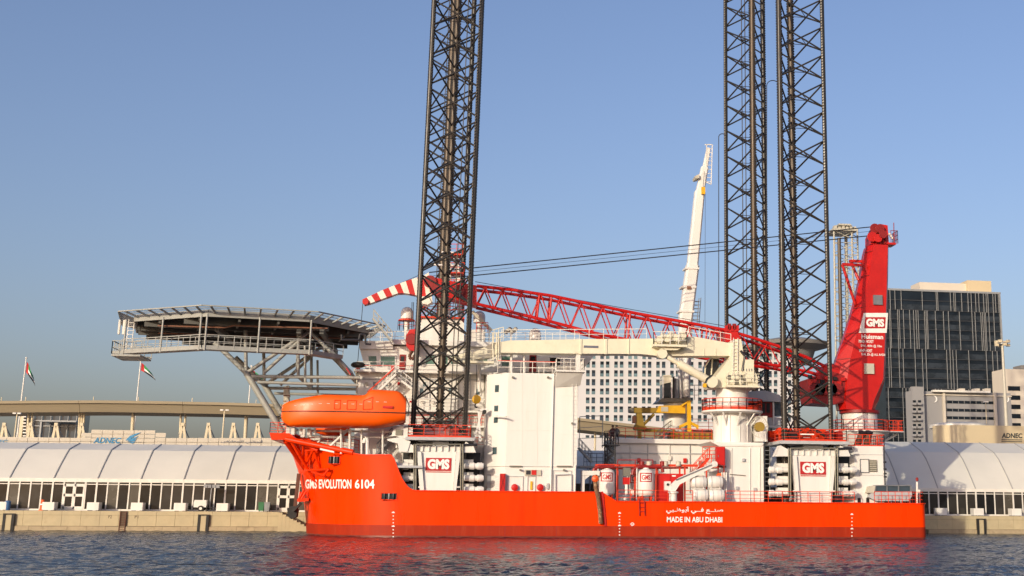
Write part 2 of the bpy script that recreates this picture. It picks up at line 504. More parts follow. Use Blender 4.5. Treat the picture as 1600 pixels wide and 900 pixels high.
for s in (-1, 1):
    lettering('P2' if s < 0 else 'P1', gap_x + s * 1.3 - 0.18, gap_x + s * 1.3 + 0.18, 1.25, 1.6, QY - 0.012, 'stone_dark', qw, offset=0.02)
LBL = ['pale rubber fender panel on the quay, leftmost of those left of the bow', 'pale rubber fender panel on the quay below the light tower trailer', 'pale rubber fender panel on the shaded quay beyond the stern']
for i, sx in enumerate(slots):
    t = thing('fender', LBL[i], 'fender', (sx, QY - 0.2, 0))
    MB().box(sx - 0.55, sx - 0.28, QY - 0.30, QY - 0.06, -0.4, QZ - 0.40).build('rubber_strip', 'rubber', t)
    MB().box(sx + 0.28, sx + 0.55, QY - 0.30, QY - 0.06, -0.4, QZ - 0.40).build('rubber_strip', 'rubber', t)
    MB().box(sx - 0.27, sx + 0.27, QY - 0.26, QY - 0.06, -0.4, QZ - 0.44).build('face_panel', 'stone', t)
    MB().box(sx - 0.55, sx + 0.55, QY - 0.31, QY - 0.06, QZ - 0.395, QZ - 0.30).build('top_strip', 'rubber', t)
# landing steps beside the bow
t = thing('landing_steps', 'stone landing steps descending along the quay behind the anchor', 'steps', (X_at(437, 805, QY), QY - 1, 0))
for i in range(9):
    a = P(437 + i * 5.6, 801 + i * 3.0, QY - 0.6)
    block('step', a.x, a.x + .372, QY - 1.3, QY - 0.17 - 0.001 * i, -0.5, a.z, 'stone', t)
    block('nosing', a.x - 0.02, a.x + 0.40, QY - 1.33, QY - 0.17, a.z + 0.004, a.z + 0.055, 'stone_dark', t)

# ---------------------------------------------------------------- long marquee on the quay
MY = 147.6
x85 = X_at(84, 749, MY); BAY = X_at(152.5, 749, MY) - x85
def marquee(label, xo, BAY, ez, kn, rd, nb0, nb1, doors):
    t = thing('marquee', label, 'marquee', (xo + nb0 * BAY, MY, QZ))
    prof = [(MY, ez), (MY + 1.0, ez + (kn[1] - ez) * 0.25), (MY + 2.2, ez + (kn[1] - ez) * 0.52), (MY + 3.5, ez + (kn[1] - ez) * 0.79), kn, rd, (MY + 16, rd[1] - 0.4), (MY + 18, QZ)]
    for i in range(nb0, nb1):
        xa, xb = xo + i * BAY, xo + (i + 1) * BAY
        vis = (X_at(470, 740, MY) > xa) or (xb > X_at(1330, 740, MY))
        b = MB(); U = 6
        sag = 0.035
        vs = []
        for (y, z) in prof:
            for u in range(U + 1):
                f = u / U
                d = sag * (4 * f * (1 - f))
                vs.append((xa + 0.03 + (BAY - 0.06) * f, y + d * 0.5, z - d * 0.6))
        fs = [(r * (U + 1) + u, r * (U + 1) + u + 1, (r + 1) * (U + 1) + u + 1, (r + 1) * (U + 1) + u) for r in range(len(prof) - 1) for u in range(U)]
        b.add(vs, fs); b.build('roof_panel', 'canvas', t, smooth=True, angle=12)
        r = MB()
        for a, c in zip(prof[:5], prof[1:6]): r.bar((xa, a[0] - 0.03, a[1] + 0.03), (xa, c[0] - 0.03, c[1] + 0.03), 0.10, 0.09)
        r.build('roof_rib', 'canvas_rib', t)
        if not vis: continue
        block('fascia', xa + 0.005, xb - 0.005, MY - 0.05, MY + 0.05, ez - 0.36, ez + 0.02, 'alu_white', t)
        block('base_rail', xa + 0.005, xb - 0.005, MY - 0.04, MY + 0.04, QZ, QZ + 0.16, 'alu_white', t)
        block('transom', xa + 0.005, xb - 0.005, MY - 0.03, MY + 0.03, ez - 0.62, ez - 0.54, 'alu_white', t)
        door = i in doors
        for kx in range(4):
            pa = xa + kx * BAY / 4
            block('post', pa - (0.085 if kx == 0 else 0.065), pa + (0.085 if kx == 0 else 0.065), MY - (0.09 if kx == 0 else 0.07), MY + 0.08, QZ + 0.16, ez - 0.365, 'alu_white', t)
            if door and kx in (1, 2): continue
            block('pane', pa + 0.07, pa + BAY / 4 - 0.07, MY - 0.005 + random.uniform(-.01, .01), MY + 0.02, QZ + 0.165, ez - 0.365, random.choice(['glass_dark', 'glass_dark', 'glass_shop', 'glass_shop', 'glass_lit']), t)
        if door:
            d0, d1 = xa + BAY / 4 + 0.07, xa + 3 * BAY / 4 - 0.07
            dz = QZ + 2.75
            dm = (d0 + d1) / 2
            for a, c in ((d0, dm), (dm, d1)):
                do = MB()
                for (p0, p1, q0, q1) in ((a, a + .16, QZ + .16, dz), (c - .16, c, QZ + .16, dz), (a, c, QZ + .16, QZ + .42), (a, c, dz - .26, dz), (a, c, QZ + 1.45, QZ + 1.72)):
                    do.box(p0, p1, MY - 0.10 + 0.001 * p0 % .003, MY - 0.03, q0, q1)
                do = do.build('door_leaf', 'alu_white', t)
                attach(block('pane', a + 0.17, c - 0.17, MY - 0.05, MY - 0.035, QZ + 0.43, QZ + 1.44, 'glass_dark', t), do)
                attach(block('pane', a + 0.17, c - 0.17, MY - 0.05, MY - 0.035, QZ + 1.73, dz - 0.27, 'glass_dark', t), do)
                block('pane', a + 0.08, c - 0.08, MY - 0.03, MY - 0.01, dz + 0.1, ez - 0.64, 'glass_dark', t)
                block('mullion', c - 0.06, c + 0.06, MY - 0.08, MY, dz + 0.01, ez - 0.37, 'alu_white', t)

marquee('long white canvas marquee with glazed front left of the bow', x85, BAY, P(250, 749, MY).z, (MY + 4.6, P(104, 702, MY + 4.6).z), (MY + 8.6, P(119, 692.5, MY + 8.6).z), -3, 14, (0, 5))
xR = X_at(1582, 763, MY)
marquee('white canvas marquee beyond the stern, shaded by the vessel', xR, X_at(1582, 763, MY) - X_at(1524, 763, MY), P(1540, 764, MY).z, (MY + 4.9, P(1553, 707.5, MY + 4.9).z), (MY + 9.2, P(1527, 692, MY + 9.2).z), -10, 3, ())

# white ballast blocks that hold the marquee's frames
names = ['leftmost of all, cut by the picture edge', 'beside the orange barrier', 'second to the right of the orange barrier', 'third to the right of the orange barrier', 'left of the light tower trailer', 'right of the light tower trailer']
blk = [(2, 0), (77, 1), (146.5, 2), (215, 3), (282, 4), (348, 5)]
MBK = MB(); s_ = 0.07
def ballast(px, py, lab):
    a = P(px, py, QY + 2.2)
    t = thing('ballast_block', lab, 'ballast block', (a.x, QY + 2.2, QZ), 'white ballast blocks along the marquee front')
    w_, h_ = 0.62, 0.86
    MB().plan([(a.x - w_ + .06, QY + 1.6), (a.x + w_ - .06, QY + 1.6), (a.x + w_, QY + 1.66), (a.x + w_, QY + 2.74), (a.x + w_ - .06, QY + 2.8), (a.x - w_ + .06, QY + 2.8), (a.x - w_, QY + 2.74), (a.x - w_, QY + 1.66)], QZ + 0.05, QZ + h_).build('block', 'paint_white', t)
    for s in (-1, 1): block('skid', a.x + s * 0.4 - .12, a.x + s * 0.4 + .12, QY + 1.65, QY + 2.75, QZ, QZ + 0.05, 'black', t)
for px, i in blk: ballast(px, 800, 'white ballast block by the marquee, ' + names[i])
for px, l in ((1470, 'white ballast block right behind the stern'), (1527, 'white ballast block above the shaded quay fender'), (1586, 'white ballast block, rightmost in the picture')): ballast(px, 803, l)

# things standing on the quay
a = P(10.5, 800, QY + 1.9)
t = thing('litter_bin', 'blue litter bin at the quay edge beside a ballast block', 'bin', (a.x, a.y, QZ))
MB().lathe((a.x, a.y, QZ), [(.26, 0), (.28, .05), (.30, .8), (.32, .82), (.32, .88), (.2, .95)], 14).build('body', 'bin_blue', t, True)
MB().lathe((a.x, a.y, QZ + .951), [(.2, 0), (.12, .06)], 14).build('lid', 'steel_grey', t, True)
a = P(65, 800, QY + 1.9)
t = thing('barrier', 'orange plastic traffic barrier drum near marquee door', 'barrier', (a.x, a.y, QZ))
MB().lathe((a.x, a.y, QZ), [(.34, 0), (.34, .08), (.24, .1), (.24, .42), (.2, .45), (.22, .48), (.20, .8), (.16, .85), (.18, .9), (.16, 1.1)], 14).build('drum', 'cone_orange', t, True)
MB().lathe((a.x, a.y, QZ + .55), [(.225, 0), (.222, .14)], 14, cap=False).build('reflective_band', 'letter_white', t, True)
for px, m_, l, nm in ((408, 'bin_green', 'green wheeled bin near the landing steps', 'wheeled_bin'), (417, 'steel_grey', 'grey wheeled bin beside the green one', 'wheeled_bin')):
    a = P(px, 798, QY + 2.4)
    t = thing(nm, l, 'bin', (a.x, a.y, QZ))
    MB().prism([(a.x - .24, QZ + .08), (a.x + .24, QZ + .08), (a.x + .3, QZ + .9), (a.x - .3, QZ + .9)], a.y - .3, a.y + .3).build('body', m_, t)
    MB().prism([(a.x - .33, QZ + .902), (a.x + .33, QZ + .902), (a.x + .28, QZ + 1.0), (a.x - .28, QZ + 1.0)], a.y - .34, a.y + .34).build('lid', m_, t)
    for s in (-1, 1): rod('wheel', (a.x + s * .2, a.y + .25, QZ + .1), (a.x + s * .26, a.y + .25, QZ + .1), .1, 'rubber', t)
# light tower trailer
a = P(314, 801, QY + 2.0)
t = thing('light_tower_trailer', 'towable light tower with white hood parked before the marquee', 'light tower', (a.x, a.y, QZ))
x0 = a.x - 0.72
MB().prism([(x0, QZ + .42), (x0 + 1.25, QZ + .42), (x0 + 1.3, QZ + .7), (x0 + 1.25, QZ + 1.18), (x0 + .06, QZ + 1.18), (x0 - .03, QZ + .9)], a.y - .5, a.y + .5).build('hood', 'paint_white', t)
for s in (-1, 1):
    o = rod('wheel', (x0 + .75, a.y + s * .55 - .09, QZ + .3), (x0 + .75, a.y + s * .55 + .09, QZ + .3), .3, 'rubber', t, 16)
    attach(rod('rim', (x0 + .75, a.y + s * .55 - .1, QZ + .3), (x0 + .75, a.y + s * .55 + .1, QZ + .3), .15, 'alu_white', t, 12), o)
MB().bar((x0 + 1.2, a.y, QZ + .4), (x0 + 2.9, a.y, QZ + .35), .09).bar((x0 + 1.3, a.y - .6, QZ + .1), (x0 + 1.3, a.y + .6, QZ + .1), .07).build('drawbar', 'pipe_dark', t)
for s in (1.35, 1.7, 2.1): rod('jack_leg', (x0 + s, a.y - .4, QZ), (x0 + s, a.y - .4, QZ + .75), .035, 'pipe_dark', t)
rod('mast', (x0 + 1.55, a.y, QZ + .4), (x0 + 1.62, a.y, QZ + 2.75), .07, 'steel_grey', t)
MB().bar((x0 + .95, a.y, QZ + 2.6), (x0 + 2.3, a.y, QZ + 2.6), .06).build('crossbar', 'pipe_dark', t)
for i, s in enumerate((1.0, 1.4, 1.85, 2.25)):
    MB().box(x0 + s - .17, x0 + s + .17, a.y - .2, a.y + .05, QZ + 2.45, QZ + 2.8).build('floodlight', 'steel_grey', t)
lettering_px('IWJ', 418, 776, 444, 779.5, MY - 0.03, 'letter_white', thing('window_lettering', 'white lettering on the marquee glass beside the bow', 'lettering', P(430, 778, MY - .03))) if False else None

# ---------------------------------------------------------------- panelled exhibition hall wall behind the marquee
AY = 172.0
t = thing('exhibition_hall_wall', 'beige panelled hall wall with blue bird logo above the marquee', 'building', (X_at(100, 690, AY), AY, QZ))
zt = P(50, 683, AY).z
MB().box(X_at(-60, 690, AY), X_at(700, 690, AY), AY, AY + 8, QZ, zt - 0.02).build('core', 'panel_beige', t)
px = -40.0
while px < 520:
    hi = 672 if 139 <= px + 2 < 228 else (676 if 120 <= px + 2 < 245 else 684)
    b_ = BX(px + .35, hi, px + 16.3, 692, AY - 0.12, AY - 0.01)
    zz = b_[5]; rows = 2 if hi > 680 else (4 if hi < 673 else 3)
    z_lo = P(100, 696, AY).z
    for r in range(rows):
        block('cladding_panel', b_[0], b_[1], AY - 0.12 - random.uniform(0, .02), AY - 0.01, z_lo + (zz - z_lo) * r / rows + 0.03, z_lo + (zz - z_lo) * (r + 1) / rows - 0.03, 'panel_beige', t)
    px += 16.6
MB().bx(142, 672, 228, 692, AY, AY + 1).build('sign_parapet', 'panel_beige', t)
lettering_px('ADNEC', 146, 683.6, 187, 692.6, AY - 0.20, 'letter_blue', t, offset=0.02, shear=0.25)
# the bird emblem: sweeping feathers
em = MB()
for pts in ([(196, 688), (203, 681), (212, 677.5), (220, 675.5), (213, 680), (206, 684), (201, 688)],
            [(199, 689.5), (207, 684.5), (216, 681.5), (212, 685), (206, 688.4)],
            [(199, 690.6), (208, 687.6), (214, 685.5), (210, 689.6)], [(201, 691.8), (212, 689.9), (207, 693)]):
    em.pp(pts, AY - 0.20, AY - 0.15)
em.build('emblem', 'letter_blue', t)
lettering_px(AR_EXH, 345, 687, 410, 693, AY - 0.2, 'letter_grey', t, offset=0.01)
lettering_px('ADNEC', -28, 687, 11, 691.5, AY - 0.20, 'letter_blue', t, offset=0.02, shear=0.25)
# A-shaped cable anchors standing on the hall's roof
AF = [(7, 'first from the left edge'), (48, 'second from the left edge'), (88, 'third from the left edge, before the glass building'), (128, 'just left of the blue bird sign'), (286, 'first to the right of the blue bird sign'), (326, 'second to the right of the blue bird sign'), (365, 'left of the flag behind the helideck'), (403, 'nearest to the vessel bow')]
for px, l in AF:
    A_ = AY + 3
    t2 = thing('roof_anchor_frame', 'cream A-shaped roof anchor on the hall, ' + l, 'anchor frame', P(px, 683, A_), 'A-shaped anchors along the hall roof')
    top = P(px, 662.5, A_)
    for dx, m_ in ((-5.2, 'post_cream'), (4.2, 'post_cream')):
        b0 = P(px + dx, 684, A_); b0.z = zt - 0.1
        MB().bar(b0, top + Vector((dx * .01, 0, 0)), .26, .3).build('strut', m_, t2)
    for dx in (-9, 12):
        b0 = P(px + dx, 684, A_ + 1); b0.z = zt - 0.1
        rod('stay', b0, top, .07, 'steel_grey', t2)
    MB().box(top.x - .2, top.x + .2, A_ - .2, A_ + .2, top.z - .25, top.z + .15).build('head', 'post_cream', t2)

# ---------------------------------------------------------------- viaduct
VY = 196.0
t = thing('viaduct', 'long beige elevated viaduct deck crossing behind the marquee', 'viaduct', (X_at(0, 640, VY), VY, QZ))
tops = [(-60, 627), (60, 626), (160, 625.5), (260, 627), (360, 629), (450, 632), (700, 641), (850, 649), (905, 653), (1000, 664), (1060, 671), (1150, 684)]
segs = [-60, 123, 285, 440, 600, 760, 905, 1000, 1080, 1150]
def vt(px): return float(np.interp(px, [a for a, b in tops], [b for a, b in tops]))
for a, c in zip(segs[:-1], segs[1:]):
    b = MB(); n = 5
    vs = []
    for i in range(n + 1):
        px = a + .25 + (c - a - .5) * i / n
        for dy, ddz in ((0, 0.0), (4.6, 0.0), (6.5, 0.2), (17.8, 0.4)):
            pass
        q0 = P(px, vt(px), VY); q1 = P(px, vt(px) + 4.2, VY); q2 = P(px, vt(px) + 4.2, VY + .25); q3 = P(px, vt(px) + 17.8, VY + .5)
        vs += [q0, q1, Vector((q1.x, VY + .3, q1.z)), Vector((q3.x, VY + 1.0, q3.z)), Vector((q3.x, VY + 9, q3.z)), Vector((q0.x, VY + 10, q0.z))]
    fs = []
    for i in range(n):
        for j in range(6):
            k2 = (j + 1) % 6
            fs.append((i * 6 + j, i * 6 + k2, (i + 1) * 6 + k2, (i + 1) * 6 + j))
    fs += [tuple(range(5, -1, -1)), tuple(range(n * 6, n * 6 + 6))]
    b.add(vs, fs); b.build('deck_girder', 'viaduct', t)
for px in (45, 51, 125, 128.5, 132, 208.5, 283, 290, 385, 436, 640, 930):
    top = P(px, vt(px) + 17, VY + 3); bot = P(px, 700, VY + 3)
    rod('column', (bot.x, VY + 3, QZ), (top.x - (0), VY + 3, top.z), .16 if px not in (208.5, 385) else .26, 'post_cream', t, 10)
for px in (40, 146, 2, 216, 300, 400): 
    q = P(px, vt(px), VY + 1); rod('lamp_stub', q, q + Vector((0, 0, 0.55)), .06, 'post_cream', t)

# ---------------------------------------------------------------- flags
def flag(px, ptop, pbot, Y, label, fl, spread):
    a = P(px, ptop, Y)
    t = thing('flagpole', label, 'flag', (a.x, Y, QZ), 'national flags on tall poles behind the viaduct')
    MB().cyl((a.x, Y, QZ), a, .17, .08, 10).build('pole', 'alu_white', t, True)
    MB().lathe((a.x, Y, a.z), [(.05, 0), (.16, .1), (.16, .25), (.05, .35)], 8).build('finial', 'alu_white', t, True)
    # drooping flag: red hoist, then green / white / black bands folding down
    W_, Hh = spread
    NX, NZ = 12, 12
    def pt(u, v):
        x = a.x + .15 + u * W_ * (0.62 + .3 * v)
        z = a.z - .4 - v * Hh * .55 - u * (Hh * .95) * (0.7 + .3 * u) * .75
        y = Y + .35 * math.sin(u * 7 + v * 2) * u
        return (x, y, z)
    def band(name, u0, u1, v0, v1, m_):
        b = MB(); n = 6
        vs = [pt(u0 + (u1 - u0) * i / n, v0 + (v1 - v0) * j / n) for i in range(n + 1) for j in range(n + 1)]
        vs += [(x, y + .03, z) for x, y, z in vs]
        k = (n + 1) ** 2
        fs = [(i * (n + 1) + j, (i + 1) * (n + 1) + j, (i + 1) * (n + 1) + j + 1, i * (n + 1) + j + 1) for i in range(n) for j in range(n)]
        fs += [tuple(q + k for q in reversed(f)) for f in fs]
        b.add(vs, fs); b.build(name, m_, t, True)
    band('red_band', 0, .24, 0, 1, 'flag_red')
    for i, m_ in enumerate(fl): band(('green_band', 'white_band', 'black_band')[['flag_green', 'flag_white', 'flag_black'].index(m_)], .24, 1, (0, .48, .72, 1)[i], (0, .48, .72, 1)[i + 1], m_)
flag(41, 561, 640, 215, 'national flag hanging limp on the pole, leftmost of the three', ('flag_green', 'flag_white', 'flag_black'), (1.7, 3.0))
flag(220, 563, 640, 215, 'national flag lifting its green band below the helideck corner', ('flag_green', 'flag_white', 'flag_black'), (2.6, 2.2))
flag(393, 574, 640, 215, 'national flag glimpsed behind the helideck support braces', ('flag_green', 'flag_white', 'flag_black'), (2.9, 2.0))
def lamp_post(px, ptop, Y, label, n=2, dw=0.5, r=.09, name='street_lamp'):
    a = P(px, ptop, Y)
    t = thing(name, label, 'lamp', (a.x, Y, QZ))
    MB().cyl((a.x, Y, QZ), (a.x, Y, a.z), r * 1.5, r, 8).build('pole', 'post_cream', t, True)
    MB().bar((a.x - dw, Y, a.z), (a.x + dw, Y, a.z), .08).build('crossarm', 'steel_grey', t)
    for i in range(n):
        x = a.x + (-dw + 2 * dw * i / (n - 1))
        MB().box(x - .2, x + .2, Y - .3, Y + .2, a.z - .08, a.z + .1).build('lamp_head', 'alu_white', t)
lamp_post(351, 641, 180, 'slim twin-headed lamp post in front of the viaduct', 2, .35)
lamp_post(27, 646, 186, 'plain lamp post rising left of the glass building', 2, .3)
# high mast floodlight
a = P(1566, 536, 200)
t = thing('floodlight_mast', 'tall floodlight mast with clustered lamps before the dark tower', 'light mast', (a.x, 200, QZ))
MB().cyl((a.x, 200, QZ), a, .42, .2, 10).build('pole', 'mast_pale', t, True)
MB().lathe((a.x, 200, a.z - .4), [(.3, 0), (.9, .2), (.9, .4), (.3, .6)], 10).build('ring', 'steel_grey', t, True)
for i in range(8):
    c = i / 8 * 6.283
    MB().box(a.x + math.cos(c) * 1.0 - .28, a.x + math.cos(c) * 1.0 + .28, 200 + math.sin(c) * 1.0 - .25, 200 + math.sin(c) * 1.0 + .25, a.z - .55 + (i % 2) * .55, a.z - .1 + (i % 2) * .55).build('floodlight', 'post_cream', t)

# ---------------------------------------------------------------- far buildings
def facade_box(t, a, mt, name='wall'):
    return MB().box(*a).build(name, mt, t)
# glass building under the viaduct
BY = 250
b_ = BX(31, 644, 120, 700, BY, BY + 25)
t = thing('glass_office', 'blue glass office building seen under the viaduct', 'building', (b_[0], BY, QZ))
facade_box(t, (b_[0], b_[1], BY, BY + 8, QZ, P(70, 638, BY).z), 'glass_blue', 'curtain_wall')
for y_ in (648, 657.5, 666): bp('spandrel', (52, y_ - .8, 120, y_ + .5, BY - .35, BY - .01), 'fin', t)
for x_ in (51, 64, 78, 92, 105, 118.5): bp('mullion', (x_ - .4, 646, x_ + .4, 684, BY - .6, BY - .36), 'fin', t)
bp('end_wall', (28, 640, 35, 700, BY - 1, BY - .02), 'post_cream', t)
for i in range(7): bp('balcony', (35.5, 650 + i * 5, 40.5, 652 + i * 5, BY - 2.0, BY - .4), 'alu_white', t)
bp('porch', (61.5, 657, 119, 659, BY - 4, BY - .7), 'fin', t); bp('porch_post', (61.5, 659.3, 64, 686, BY - 4, BY - 3), 'fin', t)

# white hotel slab: each window a recessed pane with its frame
HY = 262
t = thing('hotel_building', 'white slab block with rows of paired small windows', 'building', P(1060, 690, HY))
h = BX(878, 541, 1250, 760, HY, HY + 24)
facade_box(t, (h[0] - 4, h[1], HY, HY + 24, QZ, h[5]), 'hotel')
r_ = BX(880, 529, 1240, 541, HY - 3, HY + 26)
MB().box(r_[0], r_[1], HY - 2, HY + 26, h[5], h[5] + .5).build('roof_slab', 'hotel_roof', t)
bp('roof_band', (900, 536, 1215, 541.4, HY + 1, HY + 20), 'hotel_roof', t)
cx = P(1236, 540, HY + 8)
MB().lathe((cx.x, HY + 8, 0), [(4.4, h[5]-2), (5.2, h[5] + .6), (8.4, h[5] + 1.5), (8.7, h[5] + 2.2), (8.4, h[5] + 2.3), (4, h[5] + 3.2)], 32).build('round_roof', 'hotel_roof', t, True)
WM = {}
def window_mesh(w_, hh, glassm):
    k = (round(w_, 3), round(hh, 3), glassm)
    if k not in WM:
        b = MB()
        b.box(0, w_, -.02, .3, 0, hh)
        b.cur = 1; b.box(-.03, 0, -.05, .3, 0, hh).box(w_, w_ + .03, -.05, .3, 0, hh).box(-.0, w_, -.08, .3, -.08, 0)
        b.cur = 2; b.box(0.02, w_ - .02, -.035, -.021, hh * random.uniform(.45, .75), hh - .02)
        me = bpy.data.meshes.new('window'); me.from_pydata(b.v, [], b.f)
        for m_ in (glassm, 'hotel', 'glass_band'): me.materials.append(M[m_])
        me.polygons.foreach_set('material_index', b.m); WM[k] = me
    return WM[k]
pair = [x for x in np.arange(918, 1240, 21.9)]
rows_ = [556, 569.7, 583.5, 597.5, 611.5, 625.5, 639.3, 653, 680]
for iy, y_ in enumerate(rows_):
    for ix, x_ in enumerate(pair):
        for s in (0, 8.8):
            yy = y_ + (x_ - 1000) * .004 - 5
            p0 = P(x_ + s - 2.1 - (iy * .12), yy + 10, HY); p1 = P(x_ + s + 2.1, yy, HY)
            hh = p1.z - p0.z if iy < 8 else (p1.z - p0.z) * .5
            gm = random.choice(['glass_teal', 'glass_teal', 'glass_teal', 'glass_blue'])
            o = new_obj('window', window_mesh(.74, round(hh * .95, 1), gm), t)
            o.location = Vector((p0.x, HY, p0.z)) - WL[t]
facade_box(t, BX(878, 684, 960, 760, HY - 9, HY - 1), 'hotel', 'podium')

# dark glass tower with thin vertical fins
TY = 285
c0 = P(1385, 452, TY); c1 = P(1563, 461, TY)
t = thing('glass_tower', 'dark glass office tower striped with thin pale vertical fins', 'building', (c0.x, TY, QZ))
x0, x1 = P(1382, 560, TY).x, P(1565.5, 560, TY).x
zt_ = P(1470, 456.5, TY).z
facade_box(t, (x0, x1, TY, TY + 15, QZ, zt_), 'glass_tower', 'curtain_wall')
MB().box(x0 - .2, x1 + .4, TY - .3, TY + 15, zt_, zt_ + .45).build('parapet', 'fin', t)
FH = (zt_ - P(1470, 690, TY).z) / 15.3
for i in range(16):
    z = zt_ - (i + 1) * FH
    block('glass_band', x0 + .05, x1 - .05, TY - .10, TY - .01, z + FH * .12, z + FH * .62, 'glass_band' if i else 'glass_tower', t)
    block('floor_line', x0 + .02, x1 - .02, TY - .22, TY - .011, z, z + FH * .09, 'dark_frame', t)
random.seed(11)
NF = 74
lvl = [(0, 2), (2, 6), (6, 10), (10, 14), (14, 16)]
for i in range(NF):
    x = x0 + (x1 - x0) * (i + .5) / NF + random.uniform(-.1, .1)
    for a_, c_ in lvl:
        if random.random() < .25:
            block('fin', x - .04, x + .04, TY - .5, TY - .23, zt_ - c_ * FH, zt_ - a_ * FH, 'fin', t)
block('corner_fin', x1 - .1, x1 + .25, TY - .5, TY + .3, QZ, zt_ + .4, 'fin', t)
MB().bx(1437, 442, 1515, 462, TY + 5, TY + 11).build('plant_room', 'cream_clad', t)
MB().bx(1512, 438.5, 1549, 462, TY + 4, TY + 12).build('lift_house', 'beige_clad', t)
MB().bx(1396, 451, 1425, 456, TY + 3, TY + 9).build('roof_unit', 'cream_clad', t)

# grey hospital-like block with crescents
GY = 222
t = thing('grey_office_block', 'low grey clad block with dark window bands and crescent emblem', 'building', P(1500, 690, GY))
zt_ = P(1500, 612.5, GY).z
xa, xb, xc, xd = [P(v, 650, GY).x for v in (1423.5, 1473.5, 1559, 1581)]
facade_box(t, (xa, xd, GY, GY + 2.5, QZ, zt_), 'grey_clad')
facade_box(t, (P(1423.5, 650, GY).x, P(1441, 650, GY).x, GY - 1.2, GY - .01, QZ, P(1432, 605, GY).z), 'grey_clad', 'stair_tower')
for y_ in (626.5, 639, 651): 
    bp('window_band', (1474, y_, 1557, y_ + 4.4, GY - .06, GY - .005), 'glass_tower', t)
    for i in range(9): bp('mullion', (1479 + i * 9.2, y_, 1479.5 + i * 9.2, y_ + 4.4, GY - .12, GY - .065), 'grey_clad', t)
bp('cornice', (1458, 610, 1548, 613, GY - 1.0, GY - .005), 'alu_white', t)
bp('string_course', (1442, 617, 1581, 618.6, GY - .3, GY - .007), 'cream_clad', t)
for x_ in (1474.5, 1554.5): bp('pilaster', (x_, 613.2, x_ + 3.5, 672, GY - .5, GY - .02), 'cream_clad', t)
for i in range(6):
    for x_ in (1426, 1434):
        bp('balcony', (x_, 629 + i * 12.3, x_ + 6, 632.4 + i * 12.3, GY - 2.0, GY - 1.22), 'grey_clad', t)
        bp('window', (x_ + .6, 625.3 + i * 12.3, x_ + 5, 629 + i * 12.3, GY - 1.3, GY - 1.21), 'glass_tower', t)
for x_ in (1459.5, 1572):
    cr = MB(); c = P(x_, 623.5, GY - .12); n = 14
    o_ = [(c.x + .62 * math.cos(a_), c.z + .62 * math.sin(a_)) for a_ in np.linspace(-1.9, 1.9, n)]
    i_ = [(c.x - .22 + .60 * math.cos(a_), c.z + .60 * math.sin(a_)) for a_ in np.linspace(1.55, -1.55, n)]
    for j in range(n - 1):
        cr.prism([o_[j], o_[j + 1], i_[n - 2 - j], i_[n - 1 - j]], GY - .14, GY - .04)
    cr.build('crescent_emblem', 'letter_white', t)
for x_ in (1500, 1523, 1540): bp('roof_unit', (x_, 607, x_ + 8, 611, GY + .5, GY + 2), 'cream_clad', t)
lamp_post(1540, 628, 205, 'thin pole standing before the grey block', 2, .2, .07, 'street_lamp')

CY = 246
t = thing('cream_office_block', 'cream office block with dark square windows at the right edge', 'building', P(1590, 690, CY))
k = BX(1573.5, 578, 1690, 760, CY, CY + 30); facade_box(t, (k[0], k[1], CY, CY + 6, QZ, k[5]), 'cream_clad')
for i in range(6):
    for x_ in (1575, 1604, 1622, 1640): bp('window', (x_ + i * .9, 603.4 + i * 14.4, x_ + (19 if x_ < 1600 else 14) + i * .3, 610.5 + i * 14.4, CY - .05, CY + .3), 'glass_tower', t)
bp('roof_house', (1596, 571, 1640, 579, CY + 1, CY + 5), 'hotel_roof', t)

SY = 190
t = thing('rounded_beige_building', 'low beige building with curved corner and dark lettering', 'building', P(1530, 690, SY))
z1 = P(1530, 664.5, SY).z; xl = P(1482, 675, SY).x; xr = P(1690, 675, SY).x
pl = [(xr, SY), (xr, SY + 6), (xl + .4, SY + 6)] + [(xl + 3 - 4 * math.cos(a_), SY + 4 - 4 * math.sin(a_)) for a_ in np.linspace(0, math.pi / 2, 9)]
MB().plan(pl, QZ, z1).build('wall', 'beige_clad', t, True, angle=30)
MB().bx(1467, 667, 1484, 700, SY + 3.5, SY + 5).build('side_wall', 'beige_clad', t)
cq = P(1497, 665, SY + 6)
MB().lathe((cq.x, SY + 6, z1 - .2), [(4.6, 0), (4.6, .55), (3.4, .8), (.2, .95)], 24).build('round_lantern', 'alu_white', t, True)
lettering_px('ADNEC', 1565, 676.8, 1597, 684.6, SY - .05, 'letter_black', t, offset=0.035, shear=.1)
for y_ in (686.6, 689.4): bp('sign_rule', (1565, y_, 1597, y_ + 1.0, SY - .06, SY - .003), 'letter_black', t)
# pale pencil tower just behind the red crane
t = thing('slim_beige_tower', 'slim beige tower block between red crane and dark tower', 'building', P(1374, 640, 300))
MB().bx(1366, 560, 1383, 760, 300, 310).build('wall', 'cream_clad', t)
for i in range(7): bp('window', (1370, 570 + i * 12, 1376, 574 + i * 12, 299.9, 300.2), 'glass_tower', t)
